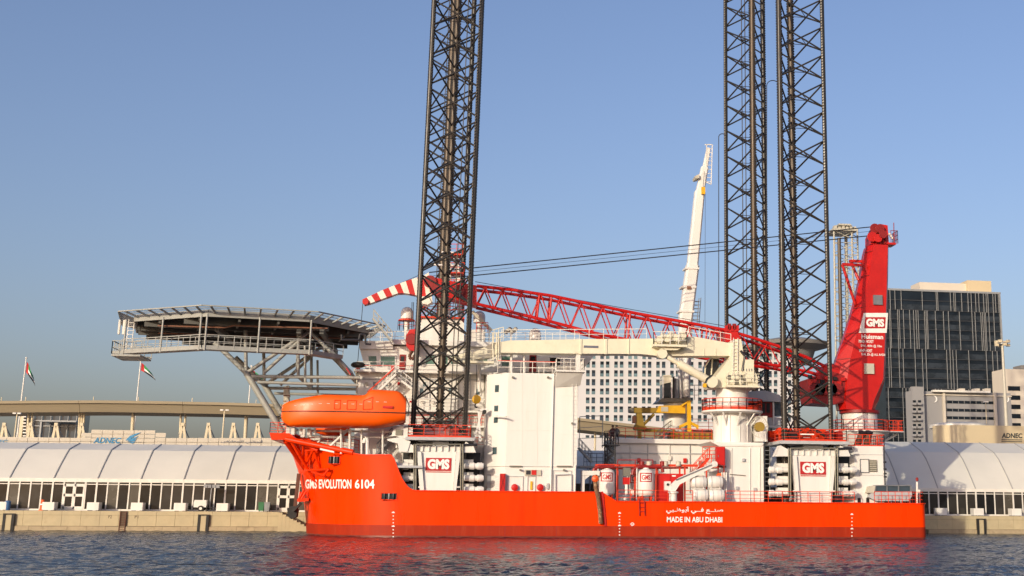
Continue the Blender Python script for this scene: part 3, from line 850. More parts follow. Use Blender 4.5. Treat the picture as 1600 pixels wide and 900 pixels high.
# ================================================================ the vessel: hull
HY0 = 120.0; HYC = 131.2; HB = HYC - HY0
XS = P(655, 800, HY0).x                      # where the bow starts to round in
XE = P(1449, 810, HY0).x                     # stern
SY0 = 130.2                                   # depth at which the stem shows
stem = [P(a, b, SY0) for a, b in ((478, 842), (477, 825), (475, 800), (472, 772), (465, 738), (454, 706), (443, 683), (434, 670))]
stem_z = [-1.5] + [p.z for p in stem] + [30]
stem_x = [stem[0].x] + [p.x for p in stem] + [stem[-1].x - 1]
def x_stem(z): return float(np.interp(z, stem_z, stem_x))
def hull_y(x, z, side=-1):
    L = XS - x_stem(z); t = min(1.0, max(0.0, (XS - x) / L))
    return HYC + side * HB * (1 - t ** 2.3) ** 0.62
Z_BOOT = P(800, 821.2, HY0).z
Z_MID = P(760, 768, HY0).z
Z_AFT = P(1200, 785.5, HY0).z
Z_FC = P(600, 711, HY0).z
z_stem_top = P(440, 671, SY0).z
X612, X650, X940, X962 = [P(v, 760, HY0).x for v in (611, 652, 940, 963)]
def z_top(x, t=0.0):
    if x > X962: return Z_AFT
    if x > X940: return Z_MID + (Z_AFT - Z_MID) * (x - X940) / (X962 - X940)
    if x > X650: return Z_MID
    if x > X612:
        f = (x - X612) / (X650 - X612)           # 0 at the forecastle, 1 at the main bulwark
        ang = f
        return Z_MID + (Z_FC - Z_MID) * (1 - min(1, f * 1.0)) ** 2.5
    f = max(0, min(1, (t - 0.42) / 0.58))
    return Z_FC + (z_stem_top - Z_FC) * f ** 1.35

vessel = thing('jack_up_vessel', 'bright orange jack-up barge vessel hull floating at the quay', 'vessel', (XE, HY0, 0))
cols = []       # (function row->(x,y,z))
RX = 0.7        # rounded aft corner
xs_side = [XE - RX, XE - 6, XE - 12, XE - 20]
xx = XE - 26
while xx > X962 + 1: xs_side.append(xx); xx -= 4
xs_side += [X962 + .02, X962 - .02, X940 + .02, X940 - .02]
xx = X940 - 3
while xx > X650 + 1: xs_side.append(xx); xx -= 3
xs_side += [X650 + (X612 - X650) * f for f in np.linspace(0, 1, 14)] + [X612 - .15]
xs_side = [x for x in xs_side if x > XS + .05] 
bow_t = [0] + list(np.linspace(0.04, .9, 44)) + [.925, .95, .97, .985, .995, 1.0]
def rows_for(zt):
    return [-1.5, 0.16, 0.16, Z_BOOT, Z_BOOT] + [Z_BOOT + (zt - Z_BOOT) * f for f in np.linspace(.12, 1, 9)]
column = []
for a in np.linspace(0, math.pi / 2, 5)[:-1]:
    x = XE - RX + RX * math.cos(a); y = HY0 + RX - RX * math.sin(a)
    column.append([(x, y, z) for z in rows_for(Z_AFT)])
for x in xs_side: column.append([(x, HY0, z) for z in rows_for(z_top(x))])
for t in bow_t:
    # the straight column heights follow the sheer; x depends on the rake at each height
    xg = XS - t * (XS - x_stem(Z_FC))
    zt = z_top(xg, t)
    c = []
    for z in rows_for(zt):
        L = XS - x_stem(z); x = XS - t * L
        c.append((x, HYC - HB * max(0, 1 - t ** 2.3) ** 0.62, z))
    column.append(c)
port = column[:-1][::-1]
full = column + [[(x, 2 * HYC - y, z) for x, y, z in c] for c in port]
nr = len(full[0])
def strip(r0, r1, name, mt, push=0.0):
    b = MB(); vs = []; n = len(full); w_ = r1 - r0 + 1
    for c in full: vs += c[r0:r1 + 1]
    fs = []
    for i in range(n):
        j = (i + 1) % n
        for r in range(w_ - 1): fs.append((i * w_ + r, i * w_ + r + 1, j * w_ + r + 1, j * w_ + r))
    b.add(vs, fs)
    return b.build(name, mt, vessel, True, angle=35)
strip(0, 1, 'waterline_band', 'boot_wet')
strip(2, 3, 'boot_topping', 'boot_red')
strip(4, nr - 1, 'hull', 'hull_orange')
# cap rail along the top of the shell
b = MB()
tops_ = [c[-1] for c in full]
for p, q in zip(tops_, tops_[1:]):
    if (Vector(p) - Vector(q)).length > 1e-3: b.bar(Vector(p) + Vector((0, 0, .03)), Vector(q) + Vector((0, 0, .03)), .22, .09)
b.build('cap_rail', 'paint_orange', vessel)
# decks
b = MB(); b.plan([(XE - .8, HY0 + .3), (XE - .8, 2 * HYC - HY0 - .3), (X650, 2 * HYC - HY0 - .3), (X612 + .6, 2 * HYC - HY0 - .7), (X612 + .6, HY0 + .7), (X650, HY0 + .3)], 2.2, 2.55)
b.build('main_deck', 'shade_grey', vessel)
fc = [(XS - t * (XS - x_stem(Z_FC - .9)) + .1, HYC - (HB - .1) * max(0, 1 - t ** 2.3) ** .62) for t in np.linspace(0, .97, 14)]
pl = [(X612 + .5, HY0 + .1)] + fc; pl = pl + [(x, 2 * HYC - y) for x, y in pl[::-1]]
b = MB(); b.plan(pl[::-1], Z_FC - 1.1, Z_FC - .9); b.build('forecastle_deck', 'shade_grey', vessel)
b = MB(); b.box(X612 + .45, X612 + .6, HY0 + .6, 2 * HYC - HY0 - .6, 2.5, Z_FC - .9); b.build('forecastle_bulkhead', 'paint_white', vessel)
# bottom-rail seam and vertical plate seams as thin raised weld lines
for px in (560, 700, 790, 870, 1010, 1110, 1210, 1300, 1390):
    x = P(px, 800, HY0).x
    if x > XS: block('weld_seam', x - .015, x + .015, HY0 - .006, HY0 + .01, Z_BOOT + .02, z_top(x) - .05, 'hull_orange', vessel); block('weld_seam', x - .02, x + .02, HY0 - .005, HY0 + .01, -.4, Z_BOOT - .01, 'crane_dark_red', vessel)
block('weld_seam', XS + .2, XE - 1, HY0 - .005, HY0 + .01, 2.36, 2.375, 'hull_orange', vessel)
# name and marks
x0, x1 = P(475, 757, 127).x, P(587, 757, HY0 + .6).x
def bow_y(x, z): return hull_y(x, z) - 0.035
def on_bow(px, py):
    Y = 124.0
    for _ in range(30):
        p = P(px, py, Y); Y = Y * .5 + .5 * hull_y(p.x, p.z)
    return P(px, py, Y)
def bow_text(s, px0, px1, py0, py1, off):
    vs, fs = text_mesh(s, off); b = MB(); out = []
    for v in vs:
        q = on_bow(px0 + v[0] * (px1 - px0), py1 + (py0 - py1) * v[1])
        out.append((q.x, bow_y(q.x, q.z), q.z))
    b.add(out, fs); return b.build('lettering', 'letter_white', vessel)
bow_text('GMS EVOLUTION', 477, 549, 749, 763.5, .028)
bow_text('6104', 554.5, 585, 749, 763.5, .028)
lettering_px('MADE IN ABU DHABI', 1042, 807.6, 1128.5, 816.2, HY0 - .02, 'letter_white', vessel, offset=.025)
lettering_px(AR_MADE, 1041, 791.5, 1130, 803, HY0 - .02, 'letter_white', vessel, offset=.02)
for px, y0, y1 in ((614.5, 800, 843), (968, 801, 840), (1331, 803, 848)):
    n = 8
    for i in range(n):
        yy = y0 + (y1 - y0) * i / n
        a = on_bow(px, yy) if px < 655 else P(px, yy, HY0)
        hw = .13 if i % 4 == 0 else .055
        yf = hull_y(a.x, a.z) if px < 655 else HY0
        b = MB(); b.box(a.x - hw, a.x + hw, yf - .035, yf - .01, a.z - .09, a.z)
        if i % 4 == 0: b.box(a.x - .05, a.x + .05, yf - .04, yf - .02, a.z - .02, a.z + .05)
        b.build('draught_mark', 'letter_white', vessel)
b = MB(); c = P(988, 819, HY0); n = 16
for i in range(n):
    a0, a1 = 6.2832 * i / n, 6.2832 * (i + 1) / n
    b.prism([(c.x + .16 * math.cos(a0), c.z + .16 * math.sin(a0)), (c.x + .16 * math.cos(a1), c.z + .16 * math.sin(a1)), (c.x + .115 * math.cos(a1), c.z + .115 * math.sin(a1)), (c.x + .115 * math.cos(a0), c.z + .115 * math.sin(a0))], HY0 - .03, HY0 - .01)
b.box(c.x - .2, c.x + .2, HY0 - .03, HY0 - .01, c.z - .03, c.z + .03)
b.build('load_line_mark', 'letter_white', vessel)
# mooring ports
def port(px0, py0, px1, py1, bars):
    a = on_bow(px0, py1); c = on_bow(px1, py0)
    y = min(hull_y(a.x, a.z), hull_y(c.x, c.z))
    b = MB(); b.box(a.x, c.x, y - .02, max(hull_y(a.x, a.z), hull_y(c.x, c.z)) + .05, a.z, c.z)
    f = b.build('mooring_port', 'black', vessel)
    r = MB(); w_ = .07
    r.box(a.x - w_, c.x + w_, y - .06, y + .05, a.z - w_, a.z).box(a.x - w_, c.x + w_, y - .06, y + .05, c.z, c.z + w_).box(a.x - w_, a.x, y - .06, y + .05, a.z, c.z).box(c.x, c.x + w_, y - .06, y + .05, a.z, c.z)
    r.build('port_frame', 'paint_orange', f)
    for i in range(bars):
        x = a.x + (c.x - a.x) * (i + .7) / (bars + .4)
        rod('roller', (x, y - .05, a.z), (x, y - .05, c.z), .07 if i % 2 else .12, 'steel_grey' if i % 2 else 'pipe_dark', f)
port(596, 771, 620, 780, 3); port(514.5, 713.5, 531, 724.5, 3)
b = MB(); b.pp([(500, 700), (522, 705), (522, 707.5), (500, 703)], 121.2, 121.3); b.build('name_plate', 'letter_white', vessel)
# boarding ladder on the side
b = MB(); a = P(1003.5, 806, HY0 - .12); c = P(1003, 779, HY0 - .12); b.ladder(a, c, .5, .34, .035)
b.build('side_ladder', 'crane_dark_red', vessel)
# worn timber fender pile hanging over the bulwark
t = thing('fender_pile', 'worn brown timber pile hanging down the hull amidships', 'fender', P(938, 815, HY0 - .3))
pts = [P(930, 742, HY0 - .25), P(931, 762, HY0 - .3), P(934, 775, HY0 - .32), P(937, 795, HY0 - .3), P(939, 818, HY0 - .28)]
for i, (p, q) in enumerate(zip(pts[:-1], pts[1:])):
    MB().cyl(p, q, .20, .22, 9).build('pile_section', 'pile_wood', t, True)
for i in range(0):
    q = P(931 + i * 1.2, 760 + i * 8, HY0 - .52); MB().box(q.x - .14, q.x + .1, q.y - .06, q.y + .1, q.z - .12, q.z + .1).build('worn_chip', 'post_cream' if i < 3 else 'exhaust_brown', t)
b = MB(); b.pp([(939.5, 768), (942.5, 768), (948, 822), (944, 822)], HY0 - .12, HY0 - .015); b.build('guide_strip', 'crane_red', t)
MB().lathe(P(930, 748, HY0 - .3), [(.02, -.35), (.3, -.2), (.34, 0), (.3, .2), (.02, .35)], 12, axis='y').build('lashing', 'cone_orange', t, True)

# ---------------------------------------------------------------- bow framing and anchor
bw = thing('bow_platform', 'red lattice bow platform jutting out under the helideck legs', 'platform', P(440, 680, 127))
A1 = P(424, 684, 124.5); A2 = P(455, 684, 124.5)
b = MB(); b.pp([(421, 676), (452, 677), (465, 687), (424, 687)], 123.5, 134); b.build('platform_deck', 'paint_orange', bw)
b = MB(); b.rail([P(421.5, 677, 134), P(421.5, 677, 123.6), P(446, 677.5, 123.6)], 1.0, .8, .03, (.25, .5, .75)); b.build('railing', 'rail_red', bw)
def tub(p, q, r=.11, nm='strut'): return rod(nm, p, q, r, 'paint_orange', bw, 10)
k0 = P(447, 686, 123.7)
tub(k0, P(552, 707, 121.5), .26, 'beam'); tub(P(447, 688, 124.2), P(480, 735, 128), .3, 'beam')
tub(P(455, 690, 123.6), P(492, 752, 125.5), .14); tub(P(462, 690, 123.9), P(478, 727, 126)); tub(P(474, 694, 123.7), P(473, 727, 125.2)); tub(P(476, 695, 123.7), P(496, 704, 123.2))
tub(P(477, 727, 125.2), P(490, 703, 123.4)); tub(P(488, 697, 123.4), P(499, 731, 124.2)); tub(P(480, 735, 124.8), P(514, 733, 122.6)); tub(P(514, 733, 122.6), P(505, 744, 122.9)); tub(P(487, 737, 124.4), P(508, 744, 122.8)); tub(P(477, 704, 123.8), P(496, 703, 123.2), .08)
for x_, m_ in ((446, 'paint_white'), (452, 'shade_grey'), (470, 'paint_white'), (480, 'paint_white')):
    bp('deck_fitting', (x_, 668 if x_ < 460 else 671, x_ + 6, 683, 123.8 + x_ * .001, 125.2), m_, bw)
an = thing('anchor', 'dark stockless anchor hanging below the bow', 'anchor', P(456, 810, 128))
MB().prism([((q := P(a, b_, 128)).x, q.z) for a, b_ in ((450, 795), (455, 791), (463, 791), (466, 797), (464, 808), (456, 811), (450, 806))], 127.4, 128.8).build('crown', 'rubber', an)
MB().bar(P(461, 792, 128), P(467, 740, 128), .32).build('shank', 'exhaust_brown', an)
for dx in (-1, 1): MB().bar(P(458, 799, 128 + dx * .8), P(470, 786, 128 + dx * .9), .35, .2).build('fluke', 'rubber', an)
b = MB(); b.pp([(464, 781), (482, 778), (482, 783), (465, 784)], 126.8, 129.2); b.pp([(468, 768), (474, 776), (470, 780), (466, 778)], 127.5, 128.5); b.build('anchor_bracket', 'paint_orange', bw)
rod('bracket_strut', P(466, 781, 127), P(475, 765, 127), .1, 'paint_orange', bw); rod('bracket_strut', P(470, 782, 127), P(478, 768, 127), .1, 'paint_orange', bw)
# forecastle pipes and vents
b = MB()
fp = thing('forecastle_vent', 'white goose-neck air vent pipe on the forecastle', 'vent', P(574, 706, 121.4))
MB().pipe([P(574, 710, 121.4), P(574, 687, 121.4), P(572.5, 684.5, 121.4), P(570.5, 685, 121.4), P(569.5, 689, 121.4)], .16, 8).build('pipe', 'paint_white', fp, True)
MB().cyl(P(569.5, 688, 121.4), P(569.5, 692, 121.4), .22, n=10).build('hood', 'paint_white', fp, True)

# ================================================================ legs
def leg(label, fc, s, y_face, sign, z0=2.4, z1=68.0, pitch=3.08, pipes=True):
    """three-chord lattice leg; sign=+1: the single chord lies behind the face y_face, -1: in front"""
    dy = s * .866 * sign
    t = thing('lattice_leg', label, 'jack-up leg', (fc, y_face + dy * .33, z0), 'tall lattice legs of the vessel')
    c = [(fc - s / 2, y_face), (fc + s / 2, y_face), (fc, y_face + dy)]
    cen = Vector((fc, y_face + dy / 3, 0))
    for i, (x, y) in enumerate(c):
        o = rod('chord', (x, y, z0), (x, y, z1), .235, 'leg_brown' if i == 2 else 'leg_steel', t, 12)
        # toothed racks on both sides of the chord
        d = (Vector((x, y, 0)) - cen).normalized(); tn = Vector((-d.y, d.x, 0))
        b = MB(); pt = .30; n = int((z1 - z0) / pt)
        for sg in (-1, 1):
            vs = []; fs = []
            for k in range(n):
                z = z0 + k * pt
                for (zz, rr) in ((0, .30), (.07, .40), (.19, .40), (.26, .30)):
                    for th in (-.07, .07):
                        q = Vector((x, y, z + zz)) + tn * (sg * rr) + d * th; vs.append(q)
            m_ = len(vs) // 2
            for k in range(m_ - 1): fs.append((2 * k, 2 * k + 1, 2 * k + 3, 2 * k + 2))
            o2 = len(vs)
            for th in (-.07, .07):
                for k in range(m_):
                    pass
            base = [Vector((x, y, z0)) + tn * (sg * .2) + d * th for th in (-.07, .07)]
            for th_i, th in enumerate((-.07, .07)):
                for k in range(m_ - 1):
                    a0 = vs[2 * k + th_i]; a1 = vs[2 * k + 2 + th_i]
                    i0 = len(vs)
                    vs += [Vector((x, y, a0.z)) + tn * (sg * .2) + d * th, Vector((x, y, a1.z)) + tn * (sg * .2) + d * th]
                    fs.append((2 * k + th_i, 2 * k + 2 + th_i, i0 + 1, i0))
            b.add(vs, fs)
        attach(b.build('rack', 'leg_steel', t), o)
    n = int((z1 - z0) / pitch)
    zb = z0 + .4
    for k in range(n):
        za = zb + k * pitch
        for (i, j) in ((0, 1), (1, 2), (2, 0)):
            for (p, q) in ((c[i], c[j]), (c[j], c[i])):
                rod('brace', (p[0], p[1], za + .30), (q[0], q[1], za + pitch - .18), .088, 'leg_steel', t, 8)
        if True:
            mids = [((c[i][0] + c[j][0]) / 2, (c[i][1] + c[j][1]) / 2) for (i, j) in ((0, 1), (1, 2), (2, 0))]
            for i in range(3):
                p, q = mids[i], mids[(i + 1) % 3]
                rod('inner_brace', (p[0], p[1], za + pitch / 2 + .06), (q[0], q[1], za + pitch / 2 + .06), .035, 'leg_steel', t, 6)
    if pipes:
        for dx in (.22, .62) if sign > 0 else (-.95, -1.35):
            rod('riser_pipe', (fc + dx + .8, y_face + dy * .25, z0), (fc + dx + .8, y_face + dy * .25, z1), .055, 'leg_steel', t, 6)
        for k in range(n):
            z = zb + (k + .5) * pitch
            MB().box(fc + (.9 if sign > 0 else -.7), fc + (1.55 if sign > 0 else -.05), y_face + dy * .25 - .1, y_face + dy * .25 + .1, z - .09, z + .06).build('pipe_clamp', 'leg_steel', t)
    return t
LY = 121.9
xl0, xl1 = P(656.5, 440, LY).x, P(735.5, 440, LY).x
s1 = xl1 - xl0
leg('dark lattice leg rising through the jackhouse near the bow', (xl0 + xl1) / 2, s1, LY, 1)
xr0, xr1 = P(1222.5, 440, LY).x, P(1293.5, 440, LY).x
s2 = xr1 - xr0
leg('dark lattice leg rightmost of all, in front of the red crane mast', (xr0 + xr1) / 2, s2, LY, 1, pipes=False)
LF = 140.6
xm0, xm1 = P(1135, 440, LF).x, P(1196, 440, LF).x
leg('dark lattice leg standing behind the white telescopic crane and cream crane, beside the rightmost one', (xm0 + xm1) / 2, xm1 - xm0, LF, -1)
leg('dark lattice leg mostly hidden behind the bow leg', P(690, 440, LF).x, xm1 - xm0, LF, -1)
print('legs', s1, s2, xm1 - xm0)
# hoses with goosenecks beside the far leg
for i, (px, yt, Y, dx, l) in enumerate(((1123, 206, 137, 6, 'thin black hose with goose-neck hanging left of the middle leg'), (1198, 126, 131, 10, 'thin black hose with goose-neck hanging between the two stern legs'))):
    t = thing('hose', l, 'hose', P(px, 540, Y))
    p = P(px, yt + 8, Y); q = P(px, 540, Y)
    rod('drop_pipe', q, p, .045, 'cable', t, 6)
    a0 = P(px + dx, yt, Y).x - p.x
    MB().pipe([p] + [p + Vector((a0 * (1 - math.cos(a)), 0, a0 * .9 * math.sin(a))) for a in np.linspace(.3, 2.2, 7)], .05, 6).build('gooseneck', 'cable', t, True)

# ================================================================ jackhouses
def jackhouse(px, label, zlow, dpy):
    def Q(x, y, Y): return P(px + x, y + dpy, Y)
    c = Q(0, 768, 120.6)
    t = thing('jackhouse', label, 'jackhouse', (c.x, 121, 2.55), 'jackhouses around the near legs')
    Yf = 120.7
    def bq(nm, x0, y0, x1, y1, Y0, Y1, m_): return bp(nm, (px + x0, y0 + dpy, px + x1, y1 + dpy, Y0, Y1), m_, t)
    # core behind the panels
    a = BX(px - 46, 690 + dpy, px + 48, 768 + dpy, Yf + .5, 0)
    MB().box(a[0] + 2.0, a[1] - 2.0, Yf + .55, Yf + 6.2, 2.56, a[5]).build('core', 'shade_grey', t)
    # tapered sign panel with side cheeks
    z0 = zlow
    def pz(x, y): q = Q(x, y, Yf); return (q.x, q.z)
    L0, R0 = pz(-22.5, 767), pz(24, 767); L1, R1 = pz(-27, 706), pz(27, 706)
    sl = (L1[0] - L0[0]) / (L1[1] - L0[1])
    xL0 = L0[0] + sl * (z0 - L0[1]); xR0 = R0[0] - sl * (z0 - R0[1])
    MB().prism([(xL0, z0), (xR0, z0), (R1[0], R1[1]), (L1[0], L1[1])], Yf, Yf + .5).build('sign_panel', 'plate_white', t)
    for (xa, xb, xc, xd) in ((xL0 - .40, xL0 - .02, L1[0] - .02, L1[0] - .40), (xR0 + .02, xR0 + .22, R1[0] + .42, R1[0] + .02)):
        MB().prism([(xa, z0), (xb, z0), (xc, L1[1]), (xd, L1[1])], Yf - .28, Yf + .35).build('cheek', 'paint_white', t)
    bq('header', -36, 697, 36, 706, Yf + .05, Yf + .54, 'paint_white')
    for i in range(6): bq('bracket', -26 + i * 10, 694, -24.4 + i * 10, 705, Yf - .12, Yf + .045, 'paint_white')
    # sign
    s = bq('sign', -20.5, 715.5, 19.5, 735.6, Yf - .06, Yf - .004, 'sign_red')
    a = BX(px - 17.5, 717.3 + dpy, px + 16.8, 733.2 + dpy, Yf - .075, 0)
    attach(lettering('GMS', a[0], a[1], a[4], a[5], Yf - .075, 'letter_white', t, offset=.055), s)
    attach(bq('sign_caption', -20, 736.8, 19.5, 738.2, Yf - .03, Yf - .003, 'letter_red'), s)
    # platform
    pa = BX(px - 52, 683 + dpy, px + 56, 688 + dpy, Yf - .35, 0)
    MB().box(pa[0], pa[1], Yf - .45, Yf + 6.8, pa[4], pa[5]).build('platform', 'shade_grey', t)
    zz = pa[5]
    e0, e1 = Q(-48, 684, Yf).x, Q(50, 684, Yf).x
    MB().rail([(e0, Yf + 6.2, zz), (e0, Yf - .35, zz), (e1, Yf - .35, zz), (e1, Yf + 6.2, zz)], 1.1, 1.5, .035, (.33, .66), .16).build('railing', 'rail_red', t)
    MB().rail([(e0 + .3, Yf + 2.6, zz), (e1 - .3, Yf + 2.6, zz)], 1.1, 1.1, .05, (.33, .66), .16).build('inner_railing', 'rail_red', t)
    # dark locking machinery at the leg foot
    for dx, w_ in ((-38, 13), (22, 9), (38, 8)): bq('pinion_cover', dx, 668, dx + w_, 683.5, Yf + 1.0, Yf + 2.2, 'black' if dx < 0 else 'crane_dark_red')
    # pinion motors: three rows of white drums on each side
    for side in (-1, 1):
        for r, y in enumerate((728, 747, 765)):
            xo = -52 if side < 0 else 44
            if side > 0:
                p, q = Q(38, y, Yf + .5), Q(70, y, Yf - .1 + .5)
                MB().lathe(p, [(.22, 0), (.26, .1), (.26, .55), (.33, .58), (.33, 1.0), (.26, 1.03), (.26, 1.25), (.33, 1.3), (.33, 1.7), (.26, 1.8), (.26, 1.86)], 16, axis='x').build('pinion_motor', 'paint_white', t, True)
            else:
                p = Q(-70, y, Yf + .5)
                MB().lathe(p, [(.24, 0), (.33, .1), (.33, .5), (.26, .55), (.26, .78), (.33, .82), (.33, 1.3), (.24, 1.35), (.24, 1.95)], 16, axis='x').build('pinion_motor', 'paint_white', t, True)
        x0, x1 = (-55, -38) if side < 0 else (38, 54)
        for r, y in enumerate((718, 738, 756)):
            bq('gearbox', x0, y, x1, y + 8.5, Yf + .75, Yf + 1.8, 'paint_white')
        MB().pp([(px + x0 - 4, 707 + dpy), (px + x1 + 4, 707 + dpy), (px + x1, 697 + dpy), (px + x0 + 4, 690 + dpy)], Yf - .2, Yf + 1.2).build('overhead_housing', 'paint_white', t)
        bq('void_shade_panel', x0 - 2, 707.5, x1 + 10, 768, Yf + 1.9, Yf + 2.0, 'black')  # black sheet stands in for the shade behind the gearboxes
    # pipework frame
    for x_ in (-38.5, -35.5, 34.5, 38): rod('pipe', Q(x_, 768, Yf - .35) * 1.0, Q(x_, 694, Yf - .35), .075, 'pipe_grey', t)
    MB().pipe([Q(-35.5, 694.5, Yf - .35), Q(35, 694.5, Yf - .35)], .075, 8).build('header_pipe', 'pipe_grey', t, True)
    MB().pipe([Q(38, 695, Yf - .35), Q(60, 695, Yf - .2)], .11, 8).build('branch_pipe', 'pipe_dark', t, True)
    for x_ in (-29, 28): MB().bar(Q(x_ - 3, 761, Yf - .2), Q(x_ + 5, 761, Yf - .2), .12).build('cross_stay', 'paint_white', t)
    # mooring winch bracket left of the platform
    MB().pp([(px - 81, 686 + dpy), (px - 60, 683 + dpy), (px - 44, 690 + dpy), (px - 49, 706 + dpy), (px - 62, 706 + dpy), (px - 64, 693 + dpy), (px - 80, 688.5 + dpy)], Yf - .3, Yf + .5).build('cantilever_bracket', 'paint_white', t) if dpy < 3 else None
    return t
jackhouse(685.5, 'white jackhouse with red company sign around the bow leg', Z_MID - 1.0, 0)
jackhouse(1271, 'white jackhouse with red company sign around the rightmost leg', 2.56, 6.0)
V = Vector
# ================================================================ helideck
HYn, HYc = 119.2, 131.0
zdk = P(388, 487, HYn + 1.3).z               # deck surface
Xc = P(388, 490, HYc - 5).x - 0.2
Ap = 10.7
hd = thing('helideck', 'grey octagonal helicopter deck cantilevered over the bow on tubular struts', 'helideck', (Xc, HYc, zdk - 8))
PHI = math.radians(11)
def octo(ap, rot=math.pi / 8 + PHI): 
    R = ap / math.cos(math.pi / 8)
    return [(Xc + R * math.cos(rot + i * math.pi / 4), HYc + R * math.sin(rot + i * math.pi / 4)) for i in range(8)]
def turn(o):
    l = o.location; c_, s_ = math.cos(PHI), math.sin(PHI)
    o.location = (l.x * c_ - l.y * s_, l.x * s_ + l.y * c_, l.z); o.rotation_euler.z = PHI; return o
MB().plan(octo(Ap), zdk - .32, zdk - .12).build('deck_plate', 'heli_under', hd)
# deck planks, one by one, laid across
npk = 40
for i in range(npk):
    y0 = HYc - Ap + 2 * Ap * i / npk; y1 = y0 + 2 * Ap / npk - .03
    ym = max(abs(y0 - HYc), abs(y1 - HYc)); half = Ap if ym < Ap * .4142 else Ap - (ym - Ap * .4142)
    turn(block('deck_plank', Xc - half, Xc + half, y0, y1, zdk - .118, zdk, 'heli_plank', hd))
oc = octo(Ap + .02); on = octo(Ap + 1.45)
for i in range(8):
    a, b_ = V((*oc[i], 0)), V((*oc[(i + 1) % 8], 0)); c, d = V((*on[i], 0)), V((*on[(i + 1) % 8], 0))
    zu = V((0, 0, zdk)); rim = V((0, 0, zdk + .12))
    m = MB(); m.bar(a + V((0, 0, zdk - .36)), b_ + V((0, 0, zdk - .36)), .14, .62); m.build('edge_beam', 'heli_grey', hd)
    n = 7
    for k in range(n):
        f = (k + .5) / n
        MB().bar(a.lerp(b_, f) + V((0, 0, zdk - .35)), c.lerp(d, f) + rim, .14, .14).build('net_bracket', 'heli_grey', hd)
    MB().bar(c + rim, d + rim, .12, .1).build('net_rim', 'heli_grey', hd)
    MB().bar(a.lerp(c, .5) + zu + V((0, 0, .02)), b_.lerp(d, .5) + zu + V((0, 0, .02)), .05, .05).build('net_wire', 'heli_grey', hd)
    e = MB(); nn = 3
    for f in np.linspace(.15, .9, 7): e.bar(a.lerp(c, f) + V((0, 0, zdk - .28 + .40 * f)), b_.lerp(d, f) + V((0, 0, zdk - .28 + .40 * f)), .016)
    kind(e.build('safety_net', 'heli_plank', hd), 'stuff')
# girders under the deck
for i, y in enumerate(np.linspace(-8.5, 8.5, 6)):
    half = Ap if abs(y) < Ap * .4142 else Ap - (abs(y) - Ap * .4142)
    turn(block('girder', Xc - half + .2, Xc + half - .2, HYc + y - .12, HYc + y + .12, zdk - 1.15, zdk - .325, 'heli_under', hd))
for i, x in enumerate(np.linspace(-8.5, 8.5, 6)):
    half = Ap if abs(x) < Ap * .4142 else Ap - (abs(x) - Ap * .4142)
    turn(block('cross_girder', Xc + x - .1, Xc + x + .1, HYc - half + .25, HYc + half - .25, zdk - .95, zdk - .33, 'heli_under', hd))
MB().pipe([V((Xc - 7, HYc - 9.2, zdk - 1.35)), V((Xc - 1.2, HYc - 9.2, zdk - 1.35)), V((Xc - .4, HYc - 9.2, zdk - 1.15)), V((Xc + 8, HYc - 9.2, zdk - 1.15))], .07).build('drain_pipe', 'rust_pipe', hd)
MB().pipe([V((Xc - 8, HYc - 4, zdk - 1.4)), V((Xc + 9, HYc - 4, zdk - 1.4))], .07).build('drain_pipe', 'rust_pipe', hd)
# service walkway hung below the front and left edges
zw = P(420, 547.5, HYn + .6).z
ow = octo(Ap + .9); ow2 = octo(Ap - .3)
order = [i for i in range(8)]
def edge_pts(i): return V((*ow[i], zw)), V((*ow[(i + 1) % 8], zw)), V((*ow2[i], zw)), V((*ow2[(i + 1) % 8], zw))
ed = sorted(range(8), key=lambda i: (edge_pts(i)[0] + edge_pts(i)[1]).y)[0]        # the front edge
def walkway(i, f0=0.0, f1=1.0):
    a, b_, c, d = edge_pts(i)
    a, b_ = a.lerp(b_, f0), a.lerp(b_, f1); c, d = c.lerp(d, f0), c.lerp(d, f1)
    m = MB(); m.add([a, b_, d, c, a - V((0, 0, .16)), b_ - V((0, 0, .16)), d - V((0, 0, .16)), c - V((0, 0, .16))], [(0, 1, 2, 3), (7, 6, 5, 4), (0, 4, 5, 1), (1, 5, 6, 2), (2, 6, 7, 3), (3, 7, 4, 0)])
    m.build('walkway', 'heli_grey', hd)
    MB().rail([a, b_], 1.15, 1.35, .035, (.5,), .22).build('walkway_railing', 'heli_grey', hd)
    MB().rail([c, d], 1.15, 1.35, .03, (.5,), .0).build('walkway_railing', 'heli_grey', hd)
    return a, b_, c, d
wk = walkway(ed)
rt = max([(ed - 1) % 8, (ed + 1) % 8], key=lambda i: (edge_pts(i)[0] + edge_pts(i)[1]).x)
if edge_pts(rt)[0].y < edge_pts(rt)[1].y: walkway(rt, 0, .45)
else: walkway(rt, .55, 1)
lf = min([(ed - 1) % 8, (ed + 1) % 8], key=lambda i: (edge_pts(i)[0] + edge_pts(i)[1]).x)
a, b_, c, d = walkway(lf)
# hangers from deck to walkway
for i in (ed, lf):
    a, b_, c, d = edge_pts(i)
    for f in (0.03, .5, .97):
        for (u, v) in ((a, b_),):
            q = u.lerp(v, f); rod('hanger', q - V((0, 0, .25)), V((q.x, q.y, zdk - .6)), .085, 'heli_grey', hd)
